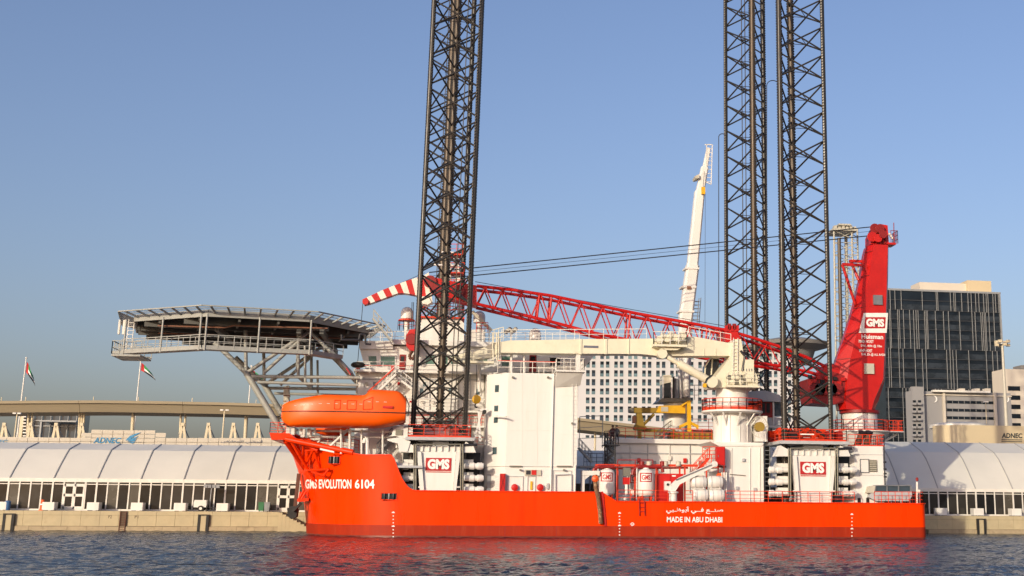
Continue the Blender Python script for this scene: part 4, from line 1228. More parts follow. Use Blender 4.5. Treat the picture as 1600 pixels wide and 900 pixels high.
# landing at the left corner
lx = min(x for x, y in ow) 
cl = V((lx - .4, HYc - 4.4, zw))
MB().box(lx + .6, lx + 3.2, HYc - 5.2, HYc - .8, zw - .2, zw - .04).build('corner_landing', 'heli_grey', hd)
MB().rail([(lx + 3.2, HYc - 5.2, zw), (lx + .6, HYc - 5.2, zw), (lx + .6, HYc - .8, zw), (lx + 3.2, HYc - .8, zw)], 1.2, .7, .04, (.5,), .25).build('landing_railing', 'heli_grey', hd)
MB().ladder((lx + 2.0, HYc - 5.0, zw), (lx + 2.0, HYc - 4.8, zdk - .2), .5, .35, .03).build('access_ladder', 'alu_white', hd)
MB().box(lx + 1.2, lx + 1.4, HYc - 4.6, HYc - 4.3, zw + 1.9, zdk - .3).box(lx + .8, lx + .95, HYc - 4.6, HYc - 4.3, zw + 1.9, zdk - .3).build('locker', 'alu_white', hd)
# tubular supports, a near and a far frame
Yn, Yf2 = 124.6, 137.4
def both(a, c, r, nm='strut'):
    p, q = P(*a, Yn), P(*c, Yn)
    r *= .82; rod(nm, p, q, r, 'heli_grey', hd, 10); dv = V((0, Yf2 - Yn, 0)); rod(nm, p + dv, q + dv, r, 'heli_grey', hd, 10)
kz = (385, 583)
both((335, 535), kz, .28); both(kz, (441, 676), .36, 'main_strut'); both(kz, (492, 512), .22); both((412, 583), (470, 530), .20)
both((383.5, 516), (384.5, 582), .2, 'post'); both((466, 516), (466, 588), .18, 'post'); both((476.5, 540), (477, 597), .14, 'post')
both((391, 588), (562, 590), .2, 'tie_beam'); both((402, 597), (560, 602), .17, 'tie_beam'); both((513, 545), (549, 584), .26)
both((508, 540), (528, 560), .16); both((478, 512), (512, 545), .2)
for a in ((385, 583), (466, 588), (549, 584), (441, 660)):
    p = P(*a, Yn); rod('cross_tie', p, p + V((0, Yf2 - Yn, 0)), .17, 'heli_grey', hd, 8)
p, q = P(335, 535, Yn), P(470, 530, Yn)
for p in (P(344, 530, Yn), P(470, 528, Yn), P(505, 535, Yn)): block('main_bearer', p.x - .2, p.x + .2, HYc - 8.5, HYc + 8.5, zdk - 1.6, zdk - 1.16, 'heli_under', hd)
MB().bar(P(541, 575, Yn - .3), P(548, 586, Yn - .3), .5, .1).build('warning_plate', 'sign_red', hd)
MB().pipe([P(461, 582, 124), P(463, 579, 124), P(464, 545, 124)], .07).build('drain_pipe', 'heli_grey', hd)
MB().pipe([P(534, 523, 123), P(534, 531, 123), P(561, 531, 123), P(563, 522, 123), P(571, 523, 123), P(571, 537, 123), P(580, 538, 123)], .11).build('fire_main', 'pipe_dark', hd)
# weathered column beside the lifeboat bow
t = thing('weathered_column', 'weathered pale square column standing behind the lifeboat bow', 'column', P(447, 650, 129))
MB().pp([(443, 668), (443, 604), (451, 602), (451.5, 668)], 129, 130).build('column', 'mast_pale', t)
for y in (606, 617, 626): bp('band', (442.6, y, 452, y + 1.5, 128.95, 130.05), 'rust_pipe', t)
# stair from the helideck to the bridge roof
t = thing('helideck_stair', 'pale stairway from the helideck down to the bridge roof', 'stairs', P(600, 525, 127))
MB().stairs(P(612, 533, 127), P(583, 498, 127), 1.0, 12).build('flight', 'heli_grey', t)
MB().rail([P(576, 536, 127), P(612, 535, 127)], 1.0, 1.2, .03).build('landing_railing', 'alu_white', t)

# ================================================================ lifeboats
def lifeboat(Yc, label, dx=0, detailed=True):
    p0, p1 = P(440.5, 645, Yc), P(634, 645, Yc)
    x0, x1 = p0.x + dx, p1.x + dx
    zs = P(540, 645.5, Yc).z; ztop = P(540, 618, Yc).z; zbot = P(540, 668.5, Yc).z; zh = P(600, 610, Yc).z
    t = thing('lifeboat', label, 'lifeboat', ((x0 + x1) / 2, Yc, zbot))
    L = x1 - x0; n = 40; W_ = 1.75
    fx = list(np.linspace(0, 1, n) ** 1.0)
    fx = sorted(set(fx + [.003, .008, .015, .03, .97, .985, .995]))
    def width(f): return W_ * (1 - abs(1 - min(1, f / .42)) ** 2.3) ** .6 * (1 - .22 * max(0, (f - .75) / .25) ** 2) if f > 0 else .02
    def low(f): return zs + (zbot - zs) * (.35 + .65 * min(1, (f / .07)) ** .5) * (1 - .42 * max(0, (f - .74) / .26) ** 1.6)
    def top(f):
        base = zs + (ztop - zs) * (.30 + .70 * min(1, f / .34) ** .5)
        hump = max(0, min(1, (f - .655) / .06))
        hump = hump * hump * (3 - 2 * hump)
        base = base + (zh - ztop) * hump - .12 * max(0, (f - .8) / .2)
        if f > .93: base = base - (zh - zs) * .30 * ((f - .93) / .07) ** 1.5
        return base
    rl, ru = [], []
    m = 11
    for f in fx:
        x = x0 + L * f + (0.0); wd = max(.28, width(f)); lo = low(f); tp = top(f)
        ring = []
        for k in range(2 * m - 1):
            a = math.pi * k / (2 * m - 2)
            c_, s_ = math.cos(a), math.sin(a)
            e = .48
            ring.append((x, Yc - wd * math.copysign(abs(c_) ** e, c_), zs - (zs - lo) * abs(s_) ** .75))
        rl.append(ring)
        ring = []
        for k in range(2 * m - 1):
            a = math.pi * k / (2 * m - 2); c_, s_ = math.cos(a), math.sin(a)
            ring.append((x, Yc - wd * .985 * math.copysign(abs(c_) ** .36, c_), zs + .035 + (tp - zs - .035) * abs(s_) ** .6))
        ru.append(ring)
    for nm, R_ in (('boat_hull', rl), ('canopy', ru)):
        b = MB(); k = 2 * m - 1; vs = [q for r in R_ for q in r]; fs = []
        for i in range(len(R_) - 1):
            for j in range(k - 1): fs.append((i * k + j, i * k + j + 1, (i + 1) * k + j + 1, (i + 1) * k + j) if nm == 'boat_hull' else (i * k + j, (i + 1) * k + j, (i + 1) * k + j + 1, i * k + j + 1))
        fs.append(tuple(range(k - 1, -1, -1))); fs.append(tuple(range((len(R_) - 1) * k, len(R_) * k)))
        b.add(vs, fs); b.build(nm, 'boat_orange', t, True, angle=50)
    b = MB()
    for r, q in zip(rl[:-1], rl[1:]): b.bar(V(r[0]) + V((0, -.03, .02)), V(q[0]) + V((0, -.03, .02)), .09, .07)
    b.build('rubbing_strake', 'rubber', t)
    if not detailed: return t
    def cy(f, h):      # y of canopy side at height fraction h
        wd = width(f); tp = top(f); s_ = min(1, h) ** (1 / .6); c_ = math.sqrt(max(0, 1 - s_ * s_)); return Yc - wd * .985 * c_ ** .36
    for f, w_ in ((.43, .5), (.53, .8), (.66, .8)):          # side hatches with raised frames
        b = MB(); xa = x0 + L * f; 
        for (u0, h0, u1, h1) in ((0, .12, w_, .12), (w_, .12, w_, .62), (w_, .62, 0, .62), (0, .62, 0, .12)):
            q = [V((xa + u, cy(f + u / L, h) - .02, zs + .04 + (top(f + u / L) - zs) * h)) for u, h in ((u0, h0), (u1, h1))]
            b.bar(q[0], q[1], .05, .05)
        b.build('hatch_frame', 'hull_orange', t)
    for i in range(12):
        f = .12 + i * .065; b = MB(); q = V((x0 + L * f, cy(f, .45) - .012, zs + (top(f) - zs) * .45)); b.box(q.x - .13, q.x + .13, q.y, q.y + .06, q.z - .014, q.z + .014)
        b.build('reflective_strip', 'stripe_white', t)
    for i in range(9):
        f = .2 + i * .075; q = V((x0 + L * f, Yc - width(f) * .97 - .0, zs - .38)); MB().box(q.x - .05, q.x + .05, q.y, q.y + .1, q.z - .03, q.z + .03).build('drain_plug', 'crane_dark_red', t)
    q = P(603, 616, Yc - .9); MB().bx(596, 611.8, 614, 614.4, Yc - 1.0, Yc - .9).build('name_plate', 'letter_white', t)
    MB().bx(598, 634.5, 614, 638, Yc - width(.85) - .03, Yc - width(.85) + .1).build('name_board', 'crane_red', t)
    c = V((x1 - .35, Yc, zbot + .75))
    MB().lathe(c, [(.32, -.25), (.42, -.2), (.42, .2), (.32, .25)], 14, axis='x').build('propeller_guard', 'crane_dark_red', t, True)
    MB().pipe([V((x1 - .1, Yc - 1.2, zs + 1.6)), V((x1 + .3, Yc - 1.2, zs + .7)), V((x1 + .25, Yc - 1.2, zs - .2))], .05).build('grab_rail', 'pipe_dark', t)
    for f in (.04,): q = V((x0 + L * f, Yc, top(f) + .05)); MB().box(q.x - .1, q.x + .1, q.y - .1, q.y + .1, q.z - .15, q.z + .15).build('lifting_eye', 'steel_grey', t)
    return t
lifeboat(121.0, 'large enclosed orange lifeboat hanging above the bow')
# small rescue boat stowed behind the davit posts
rb = thing('rescue_boat', 'small orange rescue boat stowed under the lifeboat', 'boat', P(520, 683, 126.5))
bm = MB(); n_ = 12; ring_ = []
for i in range(n_ + 1):
    f = i / n_; wd = .85 * (1 - abs(1 - min(1, f / .45)) ** 2.2) ** .6 + .02; q = P(493 + 53 * f, 677, 126.5)
    for k in range(9):
        a_ = math.pi * k / 8; ring_.append((q.x, 126.5 - wd * math.cos(a_), q.z + .45 - .75 * math.sin(a_) ** .8 * (.5 + .5 * min(1, f / .3))))
bm.add(ring_, [(i * 9 + j, i * 9 + j + 1, (i + 1) * 9 + j + 1, (i + 1) * 9 + j) for i in range(n_) for j in range(8)] + [tuple(range(n_ * 9, n_ * 9 + 9))])
bm.build('boat_hull', 'boat_orange', rb, True)
tb = MB(); tb.pipe([V((P(493, 672, 126.5).x, 126.5, P(493, 672, 126.5).z)), P(510, 673, 125.7), P(546, 673, 125.7)], .2, 8); tb.build('buoyancy_tube', 'boat_orange', rb, True)
bp('cradle', (500, 683, 540, 690, 126.0, 127.0), 'paint_white', rb)
dv = thing('lifeboat_davit', 'white davit frame and cradle posts under the orange lifeboat', 'davit', P(590, 700, 121.5))
for x_, y0, r in ((533, 671, .1), (546.5, 671, .12), (565, 671, .1), (598, 671, .1), (620, 676, .1)): rod('post', P(x_, 709 if x_ < 612 else 700, 121.8), P(x_, y0, 121.8), r, 'paint_white', dv)
for y_ in (673, 682): rod('beam', P(480, y_, 122.6), P(632, y_ + 2, 122.6), .09, 'paint_white', dv)
rod('brace', P(514, 699, 122.2), P(544, 671, 122.2), .13, 'paint_white', dv); rod('brace', P(495, 693, 123.4), P(505, 683, 123.4), .08, 'paint_white', dv)
for x_, a in ((455, 5), (468, 4), (480, 5), (490, 3)): bp('cradle_block', (x_, 669.5, x_ + a, 679, 121.8, 122.4), 'paint_white', dv)
rod('handrail', P(466, 687, 123.5), P(545, 676, 124), .05, 'rail_red', dv); rod('handrail', P(470, 691, 123.5), P(520, 686, 124), .05, 'rail_red', dv)
MB().rail([P(500, 694, 126), P(560, 705, 126)], 1.0, .8, .03, (.3, .6)).build('railing', 'rail_red', dv)
MB().pp([(606, 682), (618, 681), (634, 686), (645, 684), (645, 668), (632, 668), (628, 664), (614, 672), (612, 680)], 121.0, 122.2).build('winch_bed', 'paint_white', dv)
bp('winch', (618, 671, 629, 680, 120.9, 121.6), 'pipe_grey', dv)
MB().stairs(P(588, 709, 124), P(612, 684, 124), .8, 9).build('flight', 'steel_grey', dv)

# ================================================================ accommodation and bridge
ac = thing('accommodation_block', 'white multi-deck accommodation block with bridge windows behind the bow leg', 'superstructure', P(700, 700, 128.5))
AYf = 128.6
def abox(nm, px0, py0, px1, py1, Y0, Y1, m_='paint_white'): return bp(nm, (px0, py0, px1, py1, Y0, Y1), m_, ac)
zb0 = 2.56
a = BX(556, 583, 775, 700, AYf, 0); MB().box(a[0], a[1], AYf, AYf + 11, zb0, a[5]).build('lower_wall', 'paint_white', ac)
a = BX(556, 668, 700, 760, AYf - 3, 0); MB().box(a[0] + 1, a[1], AYf - 3.5, AYf - .02, zb0, a[5]).build('deck_house', 'paint_white', ac)
# bridge deck slab
for y_ in (582,): abox('bridge_deck', 552, 580.5, 905, 584, AYf - 1.2, AYf + 12)
for y_ in (640.5, 664): abox('deck_edge', 600, y_, 770, y_ + 3, AYf - .9, AYf - .02)
# wheelhouse with raked end
Yw = AYf + .6
MB().pp([(561, 541), (940, 541), (908, 581), (572, 581)], Yw, Yw + 9).build('wheelhouse', 'paint_white', ac)
MB().pp([(560, 532.5), (614, 532.5), (614, 545), (563, 545)], Yw - .35, Yw + 9.4).build('wheelhouse_brow', 'paint_white', ac)
abox('wheelhouse_roof', 610, 534, 905, 541.5, Yw - .6, Yw + 9.5)
def win(px0, py0, px1, py1, Y, m_='glass_green', rake=0):
    f = MB().pp([(px0 + rake, py1), (px1 + rake * .3, py1), (px1, py0), (px0, py0)], Y - .06, Y + .03).build('window', m_, ac)
    b = MB(); w_ = .07
    c = [P(px0 + rake, py1, Y), P(px1 + rake * .3, py1, Y), P(px1, py0, Y), P(px0, py0, Y)]
    for i in range(4): b.bar(c[i] + V((0, -.05, 0)), c[(i + 1) % 4] + V((0, -.05, 0)), .1, .12)
    b.build('frame', 'paint_white', f)
win(574, 555.5, 589, 571, Yw, rake=3); win(594, 556, 618, 571, Yw)
for x_ in (664, 684, 703.5, 727, 746): win(x_, 555, x_ + 16.5, 570, Yw)
win(783, 556, 799, 573, Yw); win(858, 558, 876, 572.5, Yw, 'glass_dark', rake=.5)
def door(px0, py0, px1, py1, Y, m_='crane_dark_red'):
    d = abox('door', px0, py0, px1, py1, Y - .09, Y - .005, m_)
    attach(bp('door_window', (px0 + 2, py0 + 2.6, px1 - 2, py0 + 10, Y - .12, Y - .092), 'glass_dark', ac), d)
    attach(bp('door_handle', (px1 - 1.6, (py0 + py1) / 2 + 1, px1 - .8, (py0 + py1) / 2 + 2, Y - .16, Y - .1), 'steel_grey', ac), d)
door(624, 554, 633.5, 580, Yw); door(827, 554.5, 838, 581, Yw)
for (x_, y_) in ((655, 606), (700, 606), (743, 607), (698, 653), (660, 653), (745, 652)): win(x_, y_, x_ + 7.5, y_ + 11, AYf, 'glass_teal')
# railings
MB().rail([P(556, 583, AYf - 1.1), P(660, 583, AYf - 1.1)], 1.1, 1.4, .03).build('bridge_railing', 'alu_white', ac)
MB().bar(P(560, 571, AYf - 1.1), P(650, 571.5, AYf - 1.1), .05).build('handrail', 'rail_red', ac)
MB().rail([P(735, 583, AYf - 1.1), P(905, 583, AYf - 1.1)], 1.1, 1.4, .03).build('bridge_railing', 'alu_white', ac)
MB().rail([P(578, 533, Yw), P(655, 534, Yw)], 1.0, 1.3, .03).build('roof_railing', 'alu_white', ac)
MB().rail([P(735, 535, Yw), P(905, 536, Yw)], 1.0, 1.3, .03).build('roof_railing', 'alu_white', ac)
MB().rail([P(604, 641, AYf - .8), P(770, 642, AYf - .8)], 1.1, 1.4, .03, (.33, .66)).build('deck_railing', 'alu_white', ac)
MB().rail([P(640, 665, AYf - .8), P(770, 665, AYf - .8)], 1.0, 1.2, .03, (.33, .66)).build('deck_railing', 'rail_red', ac)
MB().rail([P(700, 700, 126.5), P(775, 700, 126.5)], 1.0, 1.0, .03, (.33, .66)).build('deck_railing', 'rail_red', ac)
# external stairs left of the leg
MB().stairs(P(590, 612, AYf - 2.2), P(618, 585, AYf - 2.2), .9, 10, .9).build('stair', 'paint_white', ac)
MB().bar(P(574, 613, AYf - 2.3), P(614, 577, AYf - 2.3), .13).build('handrail', 'rail_red', ac)
MB().stairs(P(650, 612, AYf - 1.4), P(618, 588, AYf - 1.4), .8, 10, .9).build('stair', 'paint_white', ac)
bp('lifebuoy_box', (611, 572, 616, 577, AYf - 1.4, AYf - 1.2), 'crane_red', ac)
# upper tower behind the leg
U0 = Yw + 2.0
MB().pp([(656, 541), (656, 502), (666, 494), (716, 496), (725, 505), (725, 541)], U0, U0 + 5.5).build('upper_house', 'paint_white', ac)
MB().rail([P(654, 501, U0 - .3), P(668, 489, U0 - .3), P(725, 489, U0 - .3)], 1.0, 1, .035, (.33, .66)).build('upper_railing', 'rail_red', ac)
abox('upper_deck_edge', 655, 494.5, 726, 497, U0 - .4, U0 + 5.6, 'rail_red')
MB().pp([(720, 540), (757, 540), (757, 515), (738, 515), (720, 528)], U0 + 1, U0 + 5).build('funnel_casing', 'paint_white', ac)
MB().bar(P(738, 487, U0), P(768, 517, U0), .45, .3).build('exhaust_duct', 'mast_pale', ac)
for i in range(3): MB().ladder(P(748 + i * 6, 536, U0 - .2), P(748 + i * 6, 508, U0 - .2), .5, .35, .03).build('vertical_ladder', 'steel_grey', ac)
MB().rail([P(744, 519, U0 - .3), P(762, 519, U0 - .3)], 1.0, .6, .03, (.33, .66)).build('funnel_railing', 'rail_red', ac)
# radomes
def radome(px, py, r, Y, label, base_y, plat=True):
    c = P(px, py, Y)
    t = thing('radome', label, 'radome', (c.x, Y, P(px, base_y, Y).z))
    rod('pedestal', P(px, base_y, Y), (c.x, Y, c.z - r), r * .45, 'paint_white', t, 10)
    MB().lathe((c.x, Y, c.z), [(r * .8, -r * 1.1), (r, -r * .95), (r, 0)] + [(r * math.cos(a), r * math.sin(a)) for a in np.linspace(.2, 1.5, 6)], 18).build('dome', 'plate_white', t, True)
    if plat:
        MB().lathe((c.x, Y, c.z - r * 1.25), [(r * 1.3, 0), (r * 1.3, .08)], 14).build('platform', 'rail_red', t)
        b = MB(); rr = r * 1.35
        ring = [V((c.x + rr * math.cos(a), Y + rr * math.sin(a), c.z - r * 1.2 - 1.0)) for a in np.linspace(0, 6.283, 11)]
        b.rail(ring, .95, 2, .03); b.build('railing', 'rail_red', t)
radome(636, 489, .62, U0 + 1, 'white radome on a post left of the bow leg', 533)
radome(749, 495, .62, U0 + 2, 'grey-white radome just right of the bow leg', 520, False)
radome(836, 522, .62, Yw + 4, 'small white radome on the bridge roof above the cream boom', 535, False)
t = thing('antenna_cluster', 'cluster of searchlights on a mast on the bridge roof', 'floodlights', P(798, 535, Yw + 3))
rod('mast', P(798, 535, Yw + 3), P(798, 514, Yw + 3), .06, 'alu_white', t)
for i in range(6):
    q = P(791 + i * 2.9, 518.5 - (i % 3) * 2.2, Yw + 3); MB().lathe(q, [(.1, -.2), (.24, .1), (.24, .25)], 10, axis='y').build('searchlight', 'mast_pale', t, True)
# main mast with radar
t = thing('radar_mast', 'white radar mast with red platform seen through the bow leg', 'mast', P(712, 495, U0 + 3))
MB().bar(P(719, 495, U0 + 3), P(712, 398, U0 + 3), .55, .5).build('mast', 'paint_white', t)
rod('stay', P(702, 495, U0 + 3), P(704, 410, U0 + 3), .13, 'paint_white', t)
for y_, w_, m_ in ((452, 14, 'rail_red'), (425, 12, 'rail_red'), (396, 10, 'rail_red')):
    bp('platform', (713 - w_, y_, 713 + w_, y_ + 2, U0 + 2, U0 + 4.2), m_, t)
    MB().rail([P(713 - w_, y_, U0 + 2), P(713 + w_, y_, U0 + 2)], 1.0, .7, .03).build('railing', 'rail_red', t)
for y_, x0_, x1_ in ((413, 678, 712), (393, 690, 716)): bp('radar_scanner', (x0_, y_, x1_, y_ + 2, U0 + 2.6, U0 + 3), 'plate_white', t)
MB().ladder(P(704, 490, U0 + 2.6), P(707, 400, U0 + 2.6), .5, .4, .03).build('mast_ladder', 'steel_grey', t)

# ================================================================ white casing tower
tw = thing('casing_tower', 'tall plain white casing tower amidships with a corner balcony', 'casing tower', P(840, 768, 121.2))
TYf = 121.2
TL, TR = P(791, 680, TYf).x, P(902, 680, TYf).x
zt0 = P(840, 583.5, TYf).z
xm = P(862.5, 680, TYf).x
zj = P(840, 729.5, TYf).z
poly = [(TL, TYf), (xm - .02, TYf), (xm - .02, TYf + 7.5), (TL - 1.9, TYf + 7.5), (TL - 1.9, TYf + 2.4)]
MB().plan(poly[::1], zj + .03, zt0).build('casing_shell', 'plate_white', tw)
MB().plan([(xm + .02, TYf + .05), (TR, TYf + .05), (TR + .0, TYf + 7.5), (xm + .02, TYf + 7.5)], zj + .03, zt0 - .25).build('casing_shell', 'plate_white', tw)
MB().plan([(TL + .02, TYf + .06), (TR - .12, TYf + .06), (TR - .12, TYf + 7.4), (TL - 1.8, TYf + 7.4), (TL - 1.8, TYf + 2.4)], 2.56, zj).build('casing_base', 'plate_white', tw)
rod('drain_pipe', (xm, TYf - .06, 2.56), (xm, TYf - .06, zt0), .09, 'paint_white', tw)
for y in (728.5,): MB().bar(P(796, y, TYf - .1), P(815, y, TYf - .1), .1).bar(P(870, y, TYf - .1), P(893, y, TYf - .1), .1).build('lamp_bar', 'pipe_grey', tw)
rod('corner_pipe', (TR - .12, TYf - .06, 2.56), (TR - .12, TYf - .06, zj + .2), .08, 'paint_white', tw)
# balcony with flared underside
bz = P(890, 579, TYf - 1).z
b = MB()
X0, X1 = P(868, 590, TYf).x, P(907, 590, TYf).x
vs = [(X0, TYf - .02, bz - 1.5), (X1, TYf - .02, bz - 1.3), (X1 + .1, TYf - 1.2, bz - .16), (X0, TYf - 1.2, bz - .16), (X0, TYf - .02, bz - .16), (X1 + .1, TYf - .02, bz - .16)]
b.add(vs, [(0, 1, 2, 3), (3, 2, 5, 4), (0, 3, 4), (1, 5, 2)]); b.build('balcony_bracket', 'plate_white', tw)
MB().box(X0 - .1, X1 + .3, TYf - 1.4, TYf + 2.2, bz - .15, bz).build('balcony_floor', 'paint_white', tw)
MB().rail([(X0, TYf, bz), (X0, TYf - 1.3, bz), (X1 + .2, TYf - 1.3, bz), (X1 + .2, TYf + 2, bz)], 1.1, .6, .03, (.33, .66)).build('balcony_railing', 'alu_white', tw)
MB().rail([(TL - 1, TYf + .3, zt0), (X0, TYf + .3, zt0)], 1.1, 1.2, .03).build('top_railing', 'alu_white', tw)
MB().bar((TL - 1, TYf + .3, zt0 + 1.15), (X0, TYf + .3, zt0 + 1.15), .06).build('handrail', 'rail_red', tw)
for (y_, h_) in ((602, 11), (634, 9), (650, 11), (699, 11)):
    q = P(776, y_, TYf + 1.4); q2 = P(776, y_ + h_, TYf + 1.4)
    dx = TL - (TL - 1.9); n_ = V((-2.4, -1.9, 0)).normalized()
    c = V((TL - .95, TYf + 1.2, 0)) + n_ * .03; u = V((-1.9, 2.4, 0)).normalized() * .28
    MB().add([c - u + V((0, 0, q2.z)), c + u + V((0, 0, q2.z)), c + u + V((0, 0, q.z)), c - u + V((0, 0, q.z))], [(0, 1, 2, 3), (3, 2, 1, 0)]).build('window', 'glass_teal', tw)
MB().bar((TL - 1.2, TYf + 1.0, P(780, 650, TYf).z), (TL - .1, TYf - .9, P(780, 652, TYf).z), .12).build('davit_arm', 'paint_white', tw)
# base fittings
bp('vent_louvre', (761, 741, 769, 768, TYf + 1.6, TYf + 2.3), 'steel_grey', tw)
for i in range(7): bp('louvre_slat', (773, 741 + i * 3.6, 780, 742.6 + i * 3.6, TYf - .25, TYf - .1), 'paint_white', tw)
bp('hose_cabinet', (781, 740, 789.5, 767, TYf - .45, TYf - .02), 'crane_red', tw)
MB().bar(P(781.5, 741, TYf - .48), P(789, 766, TYf - .48), .06, .03).bar(P(789, 741, TYf - .48), P(781.5, 766, TYf - .48), .06, .03).build('cabinet_brace', 'crane_dark_red', tw)
for x_ in (804, 844):
    q = P(x_, 761.5, TYf - .2); MB().lathe(q, [(.12, -.1), (.32, -.05), (.32, .1), (.2, .2)], 10, axis='y').build('fire_hydrant', 'crane_red', tw, True)
for x0_, x1_ in ((792, 817.5), (824, 837), (864, 893)):
    f = MB()
    a = BX(x0_, 744 if x0_ < 860 else 735, x1_, 768, TYf - .03, 0); w_ = .045
    f.box(a[0], a[1], TYf - .02, TYf + .05, a[5] - w_, a[5]).box(a[0], a[0] + w_, TYf - .02, TYf + .05, a[4], a[5] - w_).box(a[1] - w_, a[1], TYf - .02, TYf + .05, a[4], a[5] - w_)
    f.build('door_frame', 'shade_grey', tw)
nb_ = bp('notice_board', (820, 734, 845.5, 743, TYf - .1, TYf + .03), 'mast_pale', tw); attach(bp('notice', (830.5, 734.6, 838, 742, TYf - .15, TYf - .11), 'crane_red', tw), nb_); attach(bp('notice', (822, 735, 829, 741.5, TYf - .14, TYf - .11), 'pipe_dark', tw), nb_)
bp('junction_box', (854, 755, 857.5, 764, TYf - .2, TYf + .03), 'shade_grey', tw); bp('warning_sign', (828.5, 752, 832, 765, TYf - .04, TYf + .03), 'yellow', tw)
# yellow hook block and grey fittings left of the tower
t = thing('hook_block', 'small yellow hook block hanging left of the casing tower', 'hook block', P(745, 640, 123.5))
MB().lathe(P(744.5, 624, 123.5), [(.1, -.25), (.42, -.2), (.42, .2), (.1, .25)], 14, axis='y').build('sheave_block', 'yellow', t, True)
MB().pipe([P(744.5, 628, 123.5), P(742, 633, 123.5), P(743, 637, 123.5), P(746, 636, 123.5)], .08).build('hook', 'pipe_dark', t)
rod('wire', P(744.5, 621, 123.5), P(744.8, 570, 123.5), .03, 'cable', t)
t = thing('hose_davit', 'white hose davit frame beside the casing tower', 'davit', P(752, 690, 122.5))
MB().bar(P(750, 690, 122.5), P(748, 641, 122.5), .2).bar(P(740, 690, 122.5), P(752, 645, 122.5), .16).bar(P(747, 641, 122.5), P(762, 640, 122.5), .2).build('frame', 'paint_white', t)
MB().lathe(P(757, 643.5, 122.4), [(.02, -.1), (.2, -.1), (.2, .15), (.02, .15)], 12, axis='y').build('roller', 'black', t)

# ---- small fittings that break up the white plating
random.seed(3)
for x_, y0, y1 in ((652, 583, 640), (671, 584, 664), (688, 545, 640), (716, 584, 664), (735, 584, 690), (757, 584, 640), (768, 590, 700)):
    rod('wall_pipe', P(x_, y1, AYf - .12), P(x_, y0, AYf - .12), random.choice((.04, .06)), random.choice(('paint_white', 'shade_grey', 'pipe_grey')), ac, 6)
for y_ in (592, 622, 648): MB().bar(P(565, y_, AYf - .1), P(770, y_ + 1.5, AYf - .1), .07, .1).build('cable_tray', 'shade_grey', ac)
for i in range(14):
    x_ = 570 + (i * 53) % 195; y_ = (597, 626, 653, 589)[i % 4]
    bp('wall_box', (x_, y_, x_ + random.uniform(2.5, 5), y_ + random.uniform(3, 6), AYf - .28, AYf - .01), random.choice(('shade_grey', 'alu_white', 'crane_red', 'mast_pale')), ac)
for x_ in (582, 600, 640, 660): win(x_, 596, x_ + 7, 605, AYf, 'glass_teal')
for i, y_ in enumerate((612, 642, 672, 703)):
    MB().bar(P(793, y_, TYf - .012), P(861, y_ + .5, TYf - .012), .03, .02).build('plate_seam', 'plate_white', tw)
    MB().bar(P(866, y_ + 6, TYf + .04), P(900, y_ + 6.3, TYf + .04), .03, .02).build('plate_seam', 'plate_white', tw)
for x_ in (816, 840): MB().bar(P(x_, 585, TYf - .012), P(x_ - .5, 728, TYf - .012), .025, .02).build('plate_seam', 'plate_white', tw)
MB().ladder(P(897, 727, TYf - .18), P(897.5, 600, TYf - .18), .42, .35, .022).build('wall_ladder', 'paint_white', tw)
for x_, y_ in ((800, 588), (855, 588), (880, 733), (812, 733), (893, 660)):
    bp('flood_lamp', (x_, y_, x_ + 3, y_ + 2.4, TYf - .35, TYf - .02), 'pipe_grey', tw)
MB().pipe([P(868, 768, TYf - .1), P(868, 742, TYf - .1), P(893, 741, TYf - .1), P(893, 768, TYf - .1)], .05).build('conduit', 'shade_grey', tw)
# ================================================================ red main crane
RY = 130.0
rc = thing('mast_crane', 'huge red mast crane at the stern with lattice boom laid forward', 'crane', P(1343, 690, RY))
# mast: hexagonal taper; every level gives (px of left edge, of front-left ridge, of front-right ridge, of right edge)
lv = [(640, 1316, 1322, 1362, 1370), (625, 1313, 1321, 1366, 1376), (592, 1304, 1324, 1380, 1386), (560, 1312, 1329, 1381.5, 1387.5), (520, 1326, 1339, 1383, 1388.5), (480, 1338, 1348, 1384.5, 1389.5), (430, 1350, 1358, 1386, 1391), (392, 1356, 1363.5, 1387, 1391.5), (381, 1359, 1365, 1387.5, 1391.5)]
b = MB(); vs = []
for y, a, c, d, e in lv:
    z = P(1350, y, RY).z
    xa, xc, xd, xe = [P(v, y, RY).x for v in (a, c, d, e)]
    w_ = (xe - xa)
    vs += [(xa, RY + 1.1 + 0 * w_, z), (xc, RY, z), (xd, RY, z), (xe, RY + .7, z), (xe - .1, RY + 2.6, z), (xa + .3, RY + 3.0, z)]
fs = []
for i in range(len(lv) - 1):
    for j in range(6): k = (j + 1) % 6; fs.append((i * 6 + j, i * 6 + k, (i + 1) * 6 + k, (i + 1) * 6 + j))
fs += [tuple(range(5, -1, -1)), tuple(range((len(lv) - 1) * 6, len(lv) * 6))]
b.add(vs, fs); b.build('mast', 'crane_red', rc)
# stiffener ribs across the left facet
for y, a, c, d, e in lv[2:8]: MB().bar(V((P(a, y, RY).x, RY + 1.05, P(a, y, RY).z)), V((P(c, y, RY).x, RY - .02, P(c, y, RY).z)), .08, .1).build('stiffener', 'crane_dark_red', rc)
